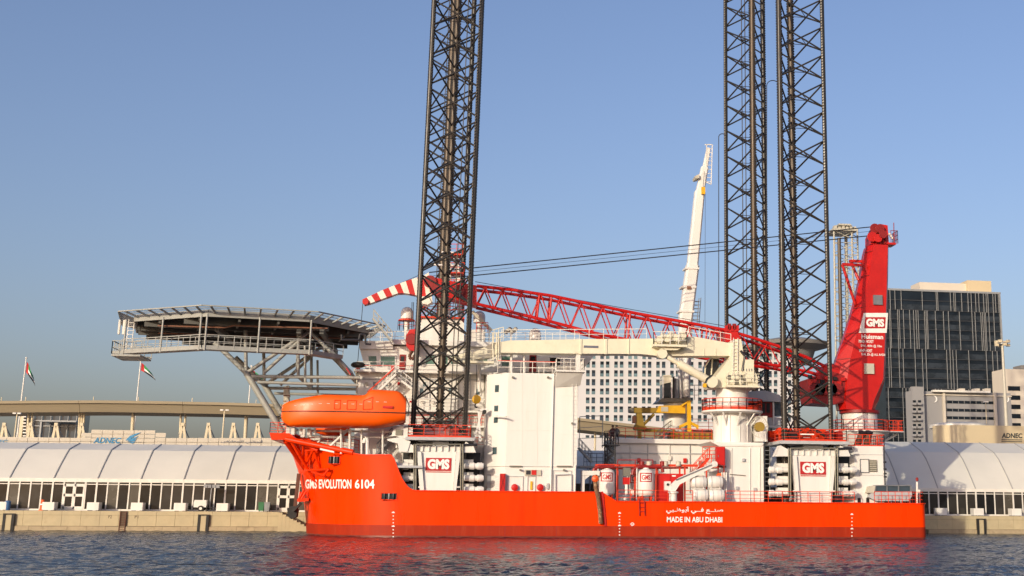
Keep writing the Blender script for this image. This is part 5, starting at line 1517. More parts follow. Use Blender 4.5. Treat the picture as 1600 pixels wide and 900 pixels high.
# slewing ring and pedestal
c = P(1343, 640, RY + 1.6)
zr = P(1343, 640, RY).z; zp = P(1343, 673, RY).z; zd = P(1343, 690, RY).z
MB().lathe((c.x, RY + 1.6, 0), [(2.0, zr - .35), (2.15, zr - .3), (2.15, zr - .02), (1.9, zr)], 28).build('slewing_ring', 'crane_dark_red', rc, True)
MB().lathe((c.x, RY + 1.6, 0), [(1.85, 2.56), (1.85, zr - .36)], 28).build('pedestal', 'plate_white', rc, True)
MB().lathe((c.x, RY + 1.6, 0), [(2.0, zp - 1.6), (3.1, zp - .12), (3.3, zp - .1), (3.3, zp), (1.86, zp)], 28).build('pedestal_platform', 'plate_white', rc, True)
b = MB(); b.rail([(c.x + 3.2 * math.cos(a), RY + 1.6 + 3.2 * math.sin(a), zp) for a in np.linspace(0, 6.2832, 19)], 1.1, 2, .035, (.33, .66), .15); b.build('pedestal_railing', 'rail_red', rc)
b = MB(); b.box(c.x + 1.9, c.x + 4.2, RY - .3, RY + 2.2, zp - .1, zp - .01); b.build('side_platform', 'shade_grey', rc)
MB().rail([(c.x + 1.9, RY - .3, zp), (c.x + 4.1, RY - .3, zp), (c.x + 4.1, RY + 2.2, zp)], 1.1, .6, .035, (.33, .66), .15).build('side_railing', 'rail_red', rc)
MB().bar((c.x + 1.8, RY + 1, zp - 1.3), (c.x + 4.0, RY + 1, zp - .15), .2).build('platform_brace', 'paint_white', rc)
# mast head with sheaves
MB().pp([(1361, 381), (1389, 381), (1387, 352), (1376, 350), (1368, 354), (1361, 368)], RY + .4, RY + 2.4).build('mast_head', 'crane_red', rc)
for i, (x_, y_, r) in enumerate(((1367, 357, .55), (1363, 370, .55), (1375, 357, .5), (1372, 372, .45), (1380, 366, .45))):
    MB().lathe(P(x_, y_, RY + .2 - i * .13), [(.08, -.06), (r, -.06), (r * .86, 0), (r, .06), (.08, .06)], 16, axis='y').build('sheave', 'crane_red' if i % 2 else 'crane_dark_red', rc, True)
for x_ in (1370, 1374, 1379, 1383): bp('cheek_plate', (x_, 358, x_ + .8, 380, RY + .2, RY + .39), 'crane_dark_red', rc)
q = P(1389, 382, RY + 1); q2 = P(1401, 382, RY + 1)
bp('service_platform', (1388, 379, 1400, 382, RY + .3, RY + 2), 'crane_red', rc)
MB().rail([(q.x, RY + .3, P(1394, 379, RY).z), (q2.x - .1, RY + .3, P(1394, 379, RY).z), (q2.x - .1, RY + 2, P(1394, 379, RY).z)], 1.4, .35, .03, (.33, .66)).build('service_railing', 'crane_dark_red', rc)
rod('aerial', P(1397, 379, RY + .4), P(1396.5, 348, RY + .4), .05, 'crane_dark_red', rc)
for i in range(3): bp('floodlight', (1389 + i * 2, 364 + i * 3, 1391.5 + i * 2, 367 + i * 3, RY + .2, RY + .5), 'alu_white', rc)
# forward bracket with two diagonal struts
MB().bar(P(1316, 413, RY + .5), P(1356, 415, RY + .5), .3).bar(P(1350, 414, RY + .5), P(1357, 432, RY + .5), .5, .25).build('bracket_beam', 'crane_red', rc)
MB().bar(P(1327, 408, RY + 2.2), P(1362, 409, RY + 2.2), .3).build('bracket_beam', 'crane_red', rc)
rod('bracket_strut', P(1316, 413, RY + .5), P(1337, 478, RY + .8), .16, 'crane_red', rc); rod('bracket_strut', P(1329, 408, RY + 2.2), P(1352, 462, RY + 1.2), .16, 'crane_red', rc)
# hatch boxes on the mast
for (x0, y0, x1, y1) in ((1365, 461, 1379, 476), (1351, 568, 1366, 584)): bp('hatch_box', (x0, y0, x1, y1, RY - .22, RY - .01), 'steel_grey' if y0 < 500 else 'mast_pale', rc)
# white sign with the red company badge, then lettering
MB().pp([(1342, 520), (1385.5, 520), (1387.5, 489), (1349.5, 489)], RY - .05, RY - .005).build('sign_board', 'letter_white', rc)
MB().pp([(1350.5, 513), (1383, 513), (1384, 495.5), (1352, 495.5)], RY - .08, RY - .052).build('sign_badge', 'sign_red', rc)
lettering_px('GMS', 1353.5, 498, 1381.5, 510.5, RY - .1, 'letter_white', rc, offset=.055)
lettering_px('Huisman', 1346, 522.5, 1380, 529.6, RY - .03, 'letter_white', rc, offset=.03)
for s_, x0, x1, y0 in (('MAIN HOIST', 1342, 1365, 531), ('SWL 400t @ 10m', 1345, 1378, 538.5), ('WHIP HOIST', 1342, 1363, 545.5), ('SWL 20t @ ALL RADII', 1346, 1383, 552)):
    lettering_px(s_, x0, y0, x1, y0 + 4.8, RY - .03, 'letter_white', rc, offset=.02)
# winch house at the heel
MB().pp([(1262, 592), (1300, 580), (1322, 588), (1326, 626), (1306, 632), (1268, 630)], RY + .2, RY + 4.2).build('winch_house', 'crane_dark_red', rc)
for i in range(5): MB().lathe(P(1272 + i * 9, 608, RY - .1), [(.2, -.15), (.6, -.15), (.6, .28), (.2, .28)], 14, axis='y').build('winch_drum', 'black' if i % 2 else 'crane_dark_red', rc, True)
for i in range(9):
    q = P(1266 + i * 6.5, 588 + (i * 7) % 13, RY - .1); MB().box(q.x - .2, q.x + .22, q.y, q.y + .3, q.z - .2, q.z + .15).build('hydraulic_block', 'crane_red' if i % 3 else 'black', rc)
MB().pp([(1296, 566), (1325, 578), (1325, 592), (1290, 592), (1284, 580)], RY + .6, RY + 3.2).build('heel_bracket', 'crane_red', rc)
# lattice boom: four chords, rectangular section
BYn, BYf = RY + .8, RY + 3.4
cu = [(745, 447), (800, 453), (860, 462), (930, 476.5), (1000, 491), (1060, 501.5), (1140, 517), (1200, 535), (1250, 553), (1302, 579)]
cl = [(745, 475), (800, 488), (860, 502.5), (930, 521), (1000, 535), (1060, 546.5), (1140, 562), (1200, 569), (1250, 577.5), (1302, 592)]
def Yb(x): return BYn - 3.2 * (1302 - x) / 736.0       # the boom is slewed a little towards the near side
def on(pts, x): return float(np.interp(x, [a for a, _ in pts], [b for _, b in pts]))
xk = [745, 772, 800, 830, 860, 892, 925, 960, 995, 1030, 1065, 1100, 1140, 1180, 1220, 1260, 1302]
chords = {}
for nm, pts in (('u', cu), ('l', cl)):
    for Yk, y_ in (('n', BYn), ('f', BYf)):
        w3 = [P(x, on(pts, x), Yb(x)) for x in xk]
        chords[nm + Yk] = [V((q.x, q.y + (y_ - BYn), q.z)) for q in w3]
for k, pts in chords.items():
    m = MB()
    for p, q in zip(pts[:-1], pts[1:]): m.cyl(p, q, .17, n=9, cap=True)
    m.build('boom_chord', 'crane_red', rc, True)
for i in range(len(xk) - 1):
    for s_ in ('n', 'f'):
        u0_, u1_, l0_, l1_ = chords['u' + s_][i], chords['u' + s_][i + 1], chords['l' + s_][i], chords['l' + s_][i + 1]
        mu = u0_.lerp(u1_, .5)
        rod('boom_lacing', l0_, mu, .065, 'crane_red', rc, 6); rod('boom_lacing', mu, l1_, .065, 'crane_red', rc, 6)
    for lvl in ('u', 'l'):
        a0, a1, b0, b1 = chords[lvl + 'n'][i], chords[lvl + 'n'][i + 1], chords[lvl + 'f'][i], chords[lvl + 'f'][i + 1]
        rod('boom_lacing', a0, b1, .06, 'crane_red', rc, 6); rod('boom_lacing', a1, b1, .06, 'crane_red', rc, 6)
for x in (843, 862, 985, 1105):
    for y_ in (BYn, BYf):
        p, q = P(x, on(cu, x), Yb(x)), P(x - 4, on(cl, x - 4), Yb(x - 4)); dq = V((0, y_ - BYn, 0)); rod('boom_frame', p + dq, q + dq, .11, 'crane_red', rc, 8)
MB().pp([(1132, 512), (1150, 512), (1158, 530), (1150, 538), (1134, 534)], RY - .2, RY + 4.2).build('boom_rest_winch', 'crane_red', rc)
for i in range(5): q = P(1136 + i * 4, 513 - (i % 2) * 3, RY - .3); MB().box(q.x - .18, q.x + .18, q.y, q.y + .4, q.z - .3, q.z + .3).build('winch_fitting', 'crane_dark_red' if i % 2 else 'crane_red', rc)
# boom head and striped fly jib
BYn, BYf = Yb(690), Yb(690) + 2.6
MB().pp([(745, 446), (700, 438), (672, 432), (664, 440), (672, 452), (690, 462), (720, 470), (745, 477)], BYn + .1, BYf - .1).build('boom_head', 'crane_red', rc)
for i, (x_, y_) in enumerate(((672, 440), (681, 452), (716, 455))): MB().lathe(P(x_, y_, BYn - .05 - i * .1), [(.1, -.12), (.62, -.12), (.62, .14), (.1, .14)], 18, axis='y').build('sheave', 'crane_dark_red', rc, True)
tp0, tp1 = V((668, 424, 0)), V((566, 466.5, 0)); bt0, bt1 = V((672, 470, 0)), V((571, 476.5, 0))
upc = [(672, 424), (664, 430), (640, 437), (600, 452), (566, 468)]; loc_ = [(672, 474), (655, 462), (640, 459), (625, 457), (600, 466), (572, 476)]
def uy(x): return float(np.interp(x, [a for a, _ in reversed(upc)], [b for _, b in reversed(upc)]))
def ly(x): return float(np.interp(x, [a for a, _ in reversed(loc_)], [b for _, b in reversed(loc_)]))
ed_ = [566, 576, 583, 592, 601, 610, 619, 628, 637, 646, 655, 664, 673]
for i, (a, c_) in enumerate(zip(ed_[:-1], ed_[1:])):
    k1, k2 = (3, 3)
    MB().pp([(a + 3, ly(a + 3)), (c_ + 3, ly(c_ + 3)), (c_ - 3 if c_ > 570 else c_, uy(c_ - 3)), (a - 3 if a > 569 else a, uy(a - 3))], BYn + .7, BYf - .7).build('jib_segment', 'crane_red' if i % 2 == 0 else 'stripe_white', rc)
MB().pp([(655, 464), (668, 462), (674, 472), (668, 476), (660, 474)], BYn + .5, BYf - .5).build('jib_pivot', 'stripe_white', rc)
MB().lathe(P(571, 471.5, BYn + .6), [(.05, -.1), (.3, -.1), (.3, .1), (.05, .1)], 14, axis='y').build('sheave', 'crane_red', rc, True)
# luffing ropes, running from the mast head to the slewed boom head
zq = [(1366, 354, 745, 418, .055), (1362, 368, 745, 430, .055), (1364, 361, 745, 424, .02)]
for x0, y0, x1, y1, r in zq:
    for dy in (.5, 2.0):
        p, q = P(x0, y0, RY + dy), P(x1, y1, RY + dy)
        e = P(745, y1, BYn + dy * .8); e = p + (e - p) * 1.11
        rod('luffing_rope', p, e, r, 'cable', rc, 6)
for r_ in ((1290, 583, 745, 440.5), ): rod('hoist_rope', P(r_[0], r_[1] - 6, RY + 1.5), P(1130, 509, RY + 1.5), .03, 'cable', rc, 6); rod('hoist_rope', P(1130, 509, RY + 1.5), P(742, 440, BYn + 1.2), .03, 'cable', rc, 6)
rod('hoist_rope', P(572, 466, BYn + 1.3), P(664, 426, BYn + 1.3), .025, 'cable', rc, 6)
# main hook block, hung near the bow leg
t = thing('hook_block', 'big red hook block hanging left of the bow leg', 'hook block', P(643, 548, BYn + 1))
HB_ = 127.75
for dx in (-1.2, 1.2): rod('hoist_rope', P(644 + dx, 516, HB_), P(645 + dx, 472, HB_), .035, 'cable', t, 6)
MB().pp([(640, 515), (649, 514), (653, 520), (653, 541), (648, 549), (640, 547), (634.5, 540), (634.5, 524)], HB_ - .5, HB_ + .5).build('block_body', 'crane_red', t)
MB().lathe(P(643, 530, HB_ - .52), [(.1, -.08), (.52, -.08), (.58, 0), (.52, .08)], 16, axis='y').build('sheave_cover', 'crane_dark_red', t, True)
MB().pipe([P(644, 549, HB_), P(641, 553, HB_), P(640, 558, HB_), P(643, 561.5, HB_), P(647, 559, HB_), P(647.5, 555, HB_)], .16, 8).build('hook', 'exhaust_brown', t, True)
t = thing('hook_ball', 'black whip-hook ball hanging from the striped jib tip', 'hook', P(559, 575, BYn + 1))
rod('hoist_rope', P(559, 565, HB_), P(567, 474, HB_), .03, 'cable', t, 6)
MB().lathe(P(559.5, 570.5, HB_), [(.1, -.25), (.5, -.22), (.68, -.08), (.68, .1), (.5, .25), (.1, .28)], 18).build('headache_ball', 'rubber', t, True)
MB().lathe(P(559, 577, HB_), [(.1, -.28), (.22, -.2), (.22, .2), (.1, .28)], 12).build('swivel', 'crane_red', t, True)
MB().pipe([P(559, 580, HB_), P(556.5, 583, HB_), P(557.5, 587, HB_), P(560.5, 586, HB_)], .1, 8).build('hook', 'pipe_grey', t, True)
rod('sling', P(558.5, 587, HB_), P(557, 616, HB_), .09, 'mast_pale', t, 6)

# ================================================================ cream knuckle crane
KY = 124.0
kc = thing('pedestal_crane', 'cream box-boom deck crane on a white pedestal, boom stowed towards the bow', 'crane', P(1152, 690, KY))
c = P(1150, 620, KY); CX = c.x; CYk = KY + 1.8
zA = P(1150, 605, KY).z; zB = P(1150, 641, KY).z; zC = P(1150, 690, KY).z
MB().lathe((CX, CYk, 0), [(1.9, zC - .1), (1.9, zB - .05)], 32).build('pedestal', 'plate_white', kc, True)
MB().lathe((CX, CYk, 0), [(1.62, zB), (1.62, zA - .05), (1.9, zA)], 32).build('slew_column', 'plate_white', kc, True)
ring_c = [(CX + 3.0 * math.cos(a), CYk + 3.0 * math.sin(a)) for a in np.linspace(0, 6.2832, 25)]
MB().lathe((CX, CYk, 0), [(1.9, zB - .3), (2.9, zB - .22), (3.05, zB - .15), (3.05, zB + .02), (1.63, zB + .02)], 32).build('platform', 'plate_white', kc, True)
for a in (-2.6, -2.1, -1.5, -.9, -.4): MB().bar((CX + 1.85 * math.cos(a), CYk + 1.85 * math.sin(a), zB - 1.5), (CX + 2.85 * math.cos(a), CYk + 2.85 * math.sin(a), zB - .3), .16, .12).build('platform_brace', 'paint_white', kc)
b = MB(); b.rail([(x, y, zB + .03) for x, y in ring_c], 1.1, 2, .035, (.33, .66), .28); b.build('platform_railing', 'rail_red', kc)
# block under the pedestal
a = BX(1110, 688, 1194, 786, KY - 1.2, 0)
MB().box(P(1124, 730, KY - 1.2).x, P(1193, 730, KY - 1.2).x, KY - 1.2, KY + 6, 2.56, zC - .12).build('pedestal_house', 'plate_white', kc)
MB().pp([(1110, 690), (1150, 694), (1195, 692), (1190, 697), (1124, 697)], KY - 1.3, KY + 5.5).build('house_cornice', 'plate_white', kc)
MB().bar(P(1140, 741, KY - 1.3), P(1165, 743, KY - 1.3), .06).build('cable_tray', 'pipe_grey', kc)
MB().ladder(P(1199, 780, KY - .8), P(1198.5, 697, KY - .8), .5, .4, .035).build('house_ladder', 'steel_grey', kc)
bp('side_gap_shade', (1193.3, 698, 1204, 784, KY + 2.2, KY + 2.4), 'black', kc)  # black panel put in as the shade of the gap beside the house
# side house right of the pedestal with hose reel
bp('reel_house', (1180, 650, 1199, 690, KY + .6, KY + 5), 'paint_white', kc)
# slewing body
MB().pp([(1110, 606), (1184, 604), (1184, 590), (1176, 572), (1163, 560), (1158, 530), (1147, 530), (1140, 560), (1117, 590), (1106, 598)], KY + .4, KY + 3.2).build('slewing_body', 'cream', kc)
MB().pp([(1163, 596), (1178, 596), (1178, 562), (1163, 562)], KY + .1, KY + .38).build('machinery_cabinet', 'cream', kc)
for i in range(3): bp('cabinet_handle', (1166 + i * 4, 576, 1167 + i * 4, 580, KY + .04, KY + .09), 'steel_grey', kc)
MB().ladder(P(1148.5, 600, KY + .25), P(1149.5, 528, KY + .25), .45, .35, .03).build('ladder', 'alu_white', kc)
MB().pipe([P(1157, 548, KY + .2), P(1164, 556, KY + .2), P(1160, 580, KY + .2)], .13, 8).build('hydraulic_hose', 'pipe_dark', kc, True)
bp('machine_deck', (1136, 602, 1187, 605, KY - .9, KY + 4), 'cream', kc)
MB().rail([P(1136, 602, KY - .8), P(1187, 602, KY - .8), P(1187, 602, KY + 3)], 1.1, .7, .03, (.33, .66)).build('deck_railing', 'cream', kc)
for i in range(8):
    q = P(1139 + (i % 4) * 6, 590 + (i // 4) * 7, KY - .3); MB().lathe(q, [(.1, -.2), (.28, -.15), (.28, .15), (.1, .2)], 10, axis='y').build('valve_block', 'cream' if i % 3 else 'pipe_grey', kc, True)
for i in range(4): MB().pipe([P(1137 + i * 7, 601, KY - .4), P(1137 + i * 7, 583, KY - .4), P(1142 + i * 7, 580, KY - .4)], .06).build('hydraulic_pipe', 'cream', kc)
# boom
Bn, Bf = KY + .7, KY + 2.5
up_ = [(1160, 533), (1140, 536), (1085, 526), (1020, 529), (900, 530), (795, 532), (770, 536), (716, 562)]
lo_ = [(715, 566), (770, 557), (780, 551), (905, 552.5), (1000, 553), (1030, 556), (1075, 556), (1140, 556), (1160, 552)]
MB().pp(lo_ + up_, Bn, Bf).build('boom', 'cream', kc)
for x_, w_ in ((906, 3), (945, 3.5), (982, 1.2), (780, 2)): bp('boom_collar', (x_, 529.4, x_ + w_, 553.5, Bn - .09, Bf + .09), 'cream', kc)
bp('name_plate', (912, 540, 935, 543.6, Bn - .03, Bn - .003), 'letter_grey', kc)
for x_ in (1100, 1118): bp('boom_stiffener', (x_, 545, x_ + .8, 556, Bn - .06, Bn - .005), 'cream', kc)
# luffing cylinder
rod('luffing_cylinder', P(1111, 597, KY + .2), P(1060, 568, KY + .2), .42, 'cream', kc, 14); rod('cylinder_rod', P(1060, 568, KY + .2), P(1033, 552, KY + .2), .24, 'cream', kc, 12)
MB().lathe(P(1111, 597, KY + .2), [(.1, -.5), (.6, -.5), (.6, .5), (.1, .5)], 16, axis='y').build('cylinder_pivot', 'cream', kc, True)
MB().lathe(P(1034, 553, KY + .2), [(.1, -.4), (.5, -.4), (.5, .4), (.1, .4)], 16, axis='y').build('cylinder_pivot', 'cream', kc, True)
MB().pipe([P(1112, 586, KY - .4), P(1104, 592, KY - .4), P(1101, 600, KY - .4), P(1108, 606, KY - .4)], .07).build('hydraulic_hose', 'black', kc)
bp('valve', (1099, 599, 1104, 605, KY - .5, KY - .1), 'yellow', kc)
# walkway on the boom and equipment platform
MB().rail([P(783, 531.5, Bn), P(1010, 529.5, Bn)], 1.0, 1.45, .028).build('boom_railing', 'alu_white', kc)
MB().rail([P(783, 531.5, Bf), P(1010, 529.5, Bf)], 1.0, 1.45, .028).build('boom_railing', 'alu_white', kc)
MB().rail([P(1076, 527.5, Bn), P(1142, 539, Bn)], 1.1, 1.1, .03).build('boom_railing', 'alu_white', kc)
bp('equipment_platform', (1021, 538, 1073, 541.5, Bn - 1.3, Bn - .02), 'cream', kc)
MB().pp([(1024, 541.6), (1070, 541.6), (1058, 547), (1040, 547)], Bn - .9, Bn - .03).build('platform_bracket', 'cream', kc)
MB().rail([P(1021, 538, Bn - .1), P(1021, 538, Bn - 1.25), P(1073, 538, Bn - 1.25), P(1073, 538, Bn - .1)], 1.25, .8, .035, (.33, .66)).build('platform_railing', 'alu_white', kc)
for i in range(7):
    q = P(1030 + i * 6, 531 - (i * 5) % 8, Bn - .6); MB().lathe(q, [(.12, -.28), (.38, -.24), (.38, .2), (.18, .28)], 12, axis='x' if i % 2 else 'y').build('winch_unit', 'cream', kc, True)
# boom tip with access platform
MB().pp([(700, 560), (712, 556), (735, 548), (742, 560), (716, 566)], Bn + .2, Bf - .2).build('boom_tip', 'cream', kc)
bp('tip_platform', (707, 563.5, 772, 567, Bn - 1.2, Bn - .02), 'cream', kc)
MB().rail([P(708, 563.5, Bn - 1.1), P(771, 563.5, Bn - 1.1)], 1.05, .9, .035, (.33, .66)).build('tip_railing', 'cream', kc)
MB().rail([P(764, 538, Bn - .2), P(786, 532, Bn - .2)], 1.3, .5, .035, (.33, .66)).build('tip_railing', 'cream', kc)
for x_ in (770, 776, 779): rod('tip_post', P(x_, 563, Bn - .15), P(x_, 520, Bn - .15), .07, 'cream', kc)
rod('boom_rest', P(749, 612, KY + 3.2), P(749, 567, KY + 3.2), .16, 'paint_white', kc); rod('boom_rest', P(799, 583, KY + 1.8), P(799, 552, KY + 1.8), .14, 'paint_white', kc); rod('boom_rest', P(819, 583, KY + 1.8), P(819, 552, KY + 1.8), .1, 'paint_white', kc)
bp('boom_rest_post', (900, 552.6, 906.5, 581, KY + .9, KY + 1.6), 'paint_white', kc)
# operator cabin beside the slewing body
MB().pp([(1101, 590), (1122, 588), (1124, 560), (1110, 560), (1102, 572)], KY + 3.4, KY + 4.8).build('cabin', 'glass_dark', kc)
for (a_, c_) in (((1101, 590), (1102, 572)), ((1102, 572), (1110, 560)), ((1110, 560), (1124, 560)), ((1101, 590), (1122, 588)), ((1111, 589), (1113, 560))): MB().bar(P(*a_, KY + 3.36), P(*c_, KY + 3.36), .12).build('cabin_frame', 'cream', kc)

# gantry-style control house behind the pedestal
t = thing('control_house', 'grey-roofed control house behind the cream crane pedestal', 'control house', P(1200, 660, 131))
MB().pp([(1158, 626), (1227, 628), (1218, 617), (1196, 610), (1165, 612)], 130.5, 136).build('roof', 'shade_grey', t)
bp('wall', (1166, 628, 1208, 652, 130.9, 135.5), 'crane_dark_red', t)
for i in range(5): bp('wall_louvre', (1168 + i * 7.5, 630, 1173 + i * 7.5, 645, 130.8, 130.89), 'black', t)
bp('window', (1210, 630, 1223, 650, 130.9, 135.5), 'glass_blue', t); bp('corner_post', (1207.8, 627.5, 1210, 664, 130.7, 135), 'paint_white', t)
bp('base', (1180, 652.3, 1223, 664, 130.95, 135), 'shade_grey', t); bp('plinth', (1160, 664.3, 1226, 668, 130, 136), 'paint_white', t)
for i in range(3): rod('leg', P(1190 + i * 15, 690, 131.5), P(1190 + i * 15, 668, 131.5), .12, 'pipe_grey', t)

# ================================================================ white telescopic crane
WY = 138.6
wc = thing('telescopic_crane', 'white telescopic crane with its boom raised nearly upright', 'crane', P(1062, 640, WY))
def bsec(a, c_, w0, w1, d, m_='plate_white', nm='boom_section'):
    p, q = P(*a, WY), P(*c_, WY); b = MB()
    ax = (q - p).normalized(); s_ = ax.cross(V((0, 1, 0))).normalized()
    vs = []
    for c2, w_ in ((p, w0), (q, w1)):
        for u, v in ((-1, -.7), (-.7, -1), (.7, -1), (1, -.7), (1, .7), (.7, 1), (-.7, 1), (-1, .7)): vs.append(c2 + s_ * (u * w_ / 2) + V((0, v * d / 2, 0)))
    b.add(vs, [(i, (i + 1) % 8, (i + 1) % 8 + 8, i + 8) for i in range(8)] + [tuple(range(7, -1, -1)), tuple(range(8, 16))]); return b.build(nm, m_, wc)
bsec((1070, 505), (1082, 415), 1.5, 1.4, 1.5); bsec((1081.5, 418), (1093, 300), 1.22, 1.1, 1.2); bsec((1092.5, 305), (1101, 262), .95, .8, .9); bsec((1100, 270), (1107, 232), .62, .45, .6)
bsec((1062, 505), (1076, 505), .9, .9, 1.6, 'plate_white', 'boom_base'); bsec((1068, 622), (1071, 505), 1.2, 1.5, 1.2, 'paint_white', 'boom_base')
for a in ((1079.5, 421, 1.6), (1074.5, 450, 1.65), (1071, 488, 1.7)): 
    q = P(a[0], a[1], WY); MB().box(q.x - a[2] / 2, q.x + a[2] / 2, WY - .85, WY + .85, q.z - .1, q.z + .1).build('boom_collar', 'paint_white', wc)
bp('boom_label', (1073.5, 447, 1080, 452, WY - .87, WY - .78), 'rust_pipe', wc)
b = MB(); 
for (a, c_) in (((1101, 226), (1113, 226)), ((1113, 226), (1111, 288)), ((1101, 284), (1111, 288)), ((1104, 226), (1103, 284))):
    b.bar(P(*a, WY - .3), P(*c_, WY - .3), .09); b.bar(P(*a, WY + .5), P(*c_, WY + .5), .09)
for i in range(9): b.bar(P(1104 - i * .1, 232 + i * 6.5, WY - .3), P(1112.5 - i * .2, 232 + i * 6.5, WY - .3), .05)
b.build('tip_cage', 'alu_white', wc)
MB().pp([(1086, 275), (1092, 272), (1093, 278), (1087, 279)], WY - .8, WY + .8).build('sheave_bracket', 'mast_pale', wc)
rod('hook_rope', P(1099, 292, WY - .8), P(1100.5, 268, WY - .8), .03, 'cable', wc); bp('hook_block', (1096.5, 292, 1102, 303, WY - .95, WY - .6), 'yellow', wc)
rod('hoist_rope', P(1101.5, 505, WY - .8), P(1102, 300, WY - .8), .02, 'cable', wc)
MB().ladder(P(1086, 505, WY + .2), P(1089, 465, WY + .2), .9, .4, .04).ladder(P(1083, 505, WY - .3), P(1086, 466, WY - .3), .9, .4, .04).build('access_cage', 'steel_grey', wc)
rod('lift_cylinder', P(1073.5, 620, WY - .9), P(1072, 540, WY - .9), .32, 'paint_white', wc, 12); rod('lift_cylinder', P(1064, 622, WY - .9), P(1060, 560, WY - .9), .14, 'paint_white', wc, 10)
MB().pp([(1036, 622), (1054, 622), (1054, 588), (1036, 592)], WY - 1.6, WY + .4).build('cab', 'glass_dark', wc)
MB().pp([(1035.5, 600), (1049, 597), (1049, 586), (1037, 586)], WY - 1.7, WY + .5).build('cab_roof', 'cream', wc)
for x_ in (1036, 1049.5): MB().bar(P(x_, 622, WY - 1.7), P(x_, 590, WY - 1.7), .16).build('cab_pillar', 'paint_white', wc)
MB().pp([(1050, 624), (1060, 624), (1060, 592), (1050, 590)], WY - 1.3, WY - .2).build('engine_cover', 'steel_grey', wc)
bp('engine_gap_shade', (1062, 600, 1078, 626, WY - .2, WY + .5), 'black', wc)  # black box stands in for the unlit hollow beside the engine cover
MB().pp([(1028, 628), (1082, 628), (1078, 622), (1034, 622)], WY - 1.8, WY + 2).build('turntable', 'pipe_grey', wc)
MB().rail([P(1078, 625, WY - 1.5), P(1092, 625, WY - 1.5)], 1.6, .5, .04, (.33, .66)).build('access_railing', 'steel_grey', wc)
MB().lathe((P(1055, 640, WY).x, WY, 0), [(1.3, 2.56), (1.3, P(1055, 628, WY).z - .02)], 20).build('pedestal', 'paint_white', wc, True)

# ================================================================ yellow gripper gear
GYY = 136.2
yg = thing('yellow_lifting_beam', 'yellow lifting beam and stand below the white telescopic crane', 'lifting gear', P(1030, 690, GYY))
MB().pp([(986, 645), (1032, 645), (1032, 637), (986, 637)], GYY, GYY + .9).build('beam_arm', 'olive_yellow', yg)
MB().pp([(1025, 644.5), (1071, 646), (1071, 633), (1030, 634)], GYY - .1, GYY + 1.0).build('beam', 'yellow', yg)
bp('beam_plate', (1033, 635.5, 1044, 643, GYY - .16, GYY - .11), 'mast_pale', yg); bp('beam_shackle', (984, 637.5, 990, 644.5, GYY - .1, GYY + 1), 'pipe_grey', yg)
MB().pp([(995, 645.3), (1003, 645.3), (1007, 664), (1011, 668), (1008, 672), (992, 672), (990, 668), (994, 662)], GYY + .1, GYY + .9).build('pivot_head', 'olive_yellow', yg)
bp('stand', (997, 672.2, 1002.5, 691, GYY + .2, GYY + .8), 'olive_yellow', yg)
rod('brace', P(1005, 664, GYY + .4), P(1022, 647, GYY + .4), .16, 'olive_yellow', yg); bp('motor', (989, 650, 994.5, 661, GYY, GYY + .7), 'exhaust_brown', yg)
MB().bar(P(1077, 676, GYY - .3), P(1076, 626, GYY - .3), .42, .4).build('hanger', 'yellow', yg)
rod('jaw_arm', P(1065, 634, GYY - .4), P(1077, 627, GYY - .4), .12, 'yellow', yg)
for x_ in (1062, 1091): 
    MB().bar(P(1077, 660, GYY - .3), P(x_, 667, GYY - .3), .28, .3).build('jaw', 'yellow', yg)
for x_, y_ in ((1063, 668), (1090, 669)): bp('jaw_tip', (x_ - 1, y_ - 3, x_ + 1.5, y_ + 2, GYY - .5, GYY - .1), 'yellow', yg)
bp('base_beam', (1004, 671, 1055, 675, GYY + .9, GYY + 1.5), 'olive_yellow', yg)
t = thing('deck_skip', 'orange-brown steel container on the aft deckhouse roof', 'container', P(1085, 690, 134.6))
bp('body', (1048, 676, 1122, 690, 134.9, 137), 'olive_yellow', t)
for i in range(9): bp('rib', (1052 + i * 8, 676.5, 1053.6 + i * 8, 690, 134.8, 134.89), 'rust_pipe', t)
bp('lid', (1047, 674.5, 1122.5, 676, 134.8, 137.1), 'rust_pipe', t)

# ================================================================ aft deckhouse and equipment
dh = thing('aft_deckhouse', 'long grey-white deckhouse amidships aft with red roof railing', 'deckhouse', P(1050, 780, 133.5))
DY = 133.6
a = BX(961, 692, 1125, 780, DY, 0); MB().box(a[0], P(1150, 730, DY).x, DY, DY + 8, 2.56, a[5]).build('wall', 'plate_white', dh)
bp('roof_coaming', (959, 686, 1128, 693, DY - .5, DY + 8.2), 'plate_white', dh)
z_ = P(1040, 686.4, DY - .4).z
MB().rail([(P(962, 686, DY - .4).x, DY + 6, z_), (P(962, 686, DY - .4).x, DY - .4, z_), (P(1112, 686, DY - .4).x, DY - .4, z_)], 1.1, 1.0, .035, (.33, .66)).build('roof_railing', 'rail_red', dh)
MB().rail([P(1040, 672, DY + 6.5), P(1124, 672, DY + 6.5)], 1.2, 1.1, .035, (.33, .66)).build('upper_railing', 'rail_red', dh)
bp('upper_platform', (1038, 671.5, 1126, 674, DY + 6, DY + 7.4), 'crane_dark_red', dh)
MB().stairs(P(1026, 690, DY + 1.5), P(1050, 671, DY + 1.5), .8, 9).build('stair', 'pipe_grey', dh)
for i in range(5): MB().rail([P(1050 + i * 13, 690, DY + 2), P(1058 + i * 13, 690, DY + 2)], .8, .3, .04, (.5,)).build('pipe_rack', 'steel_grey', dh)
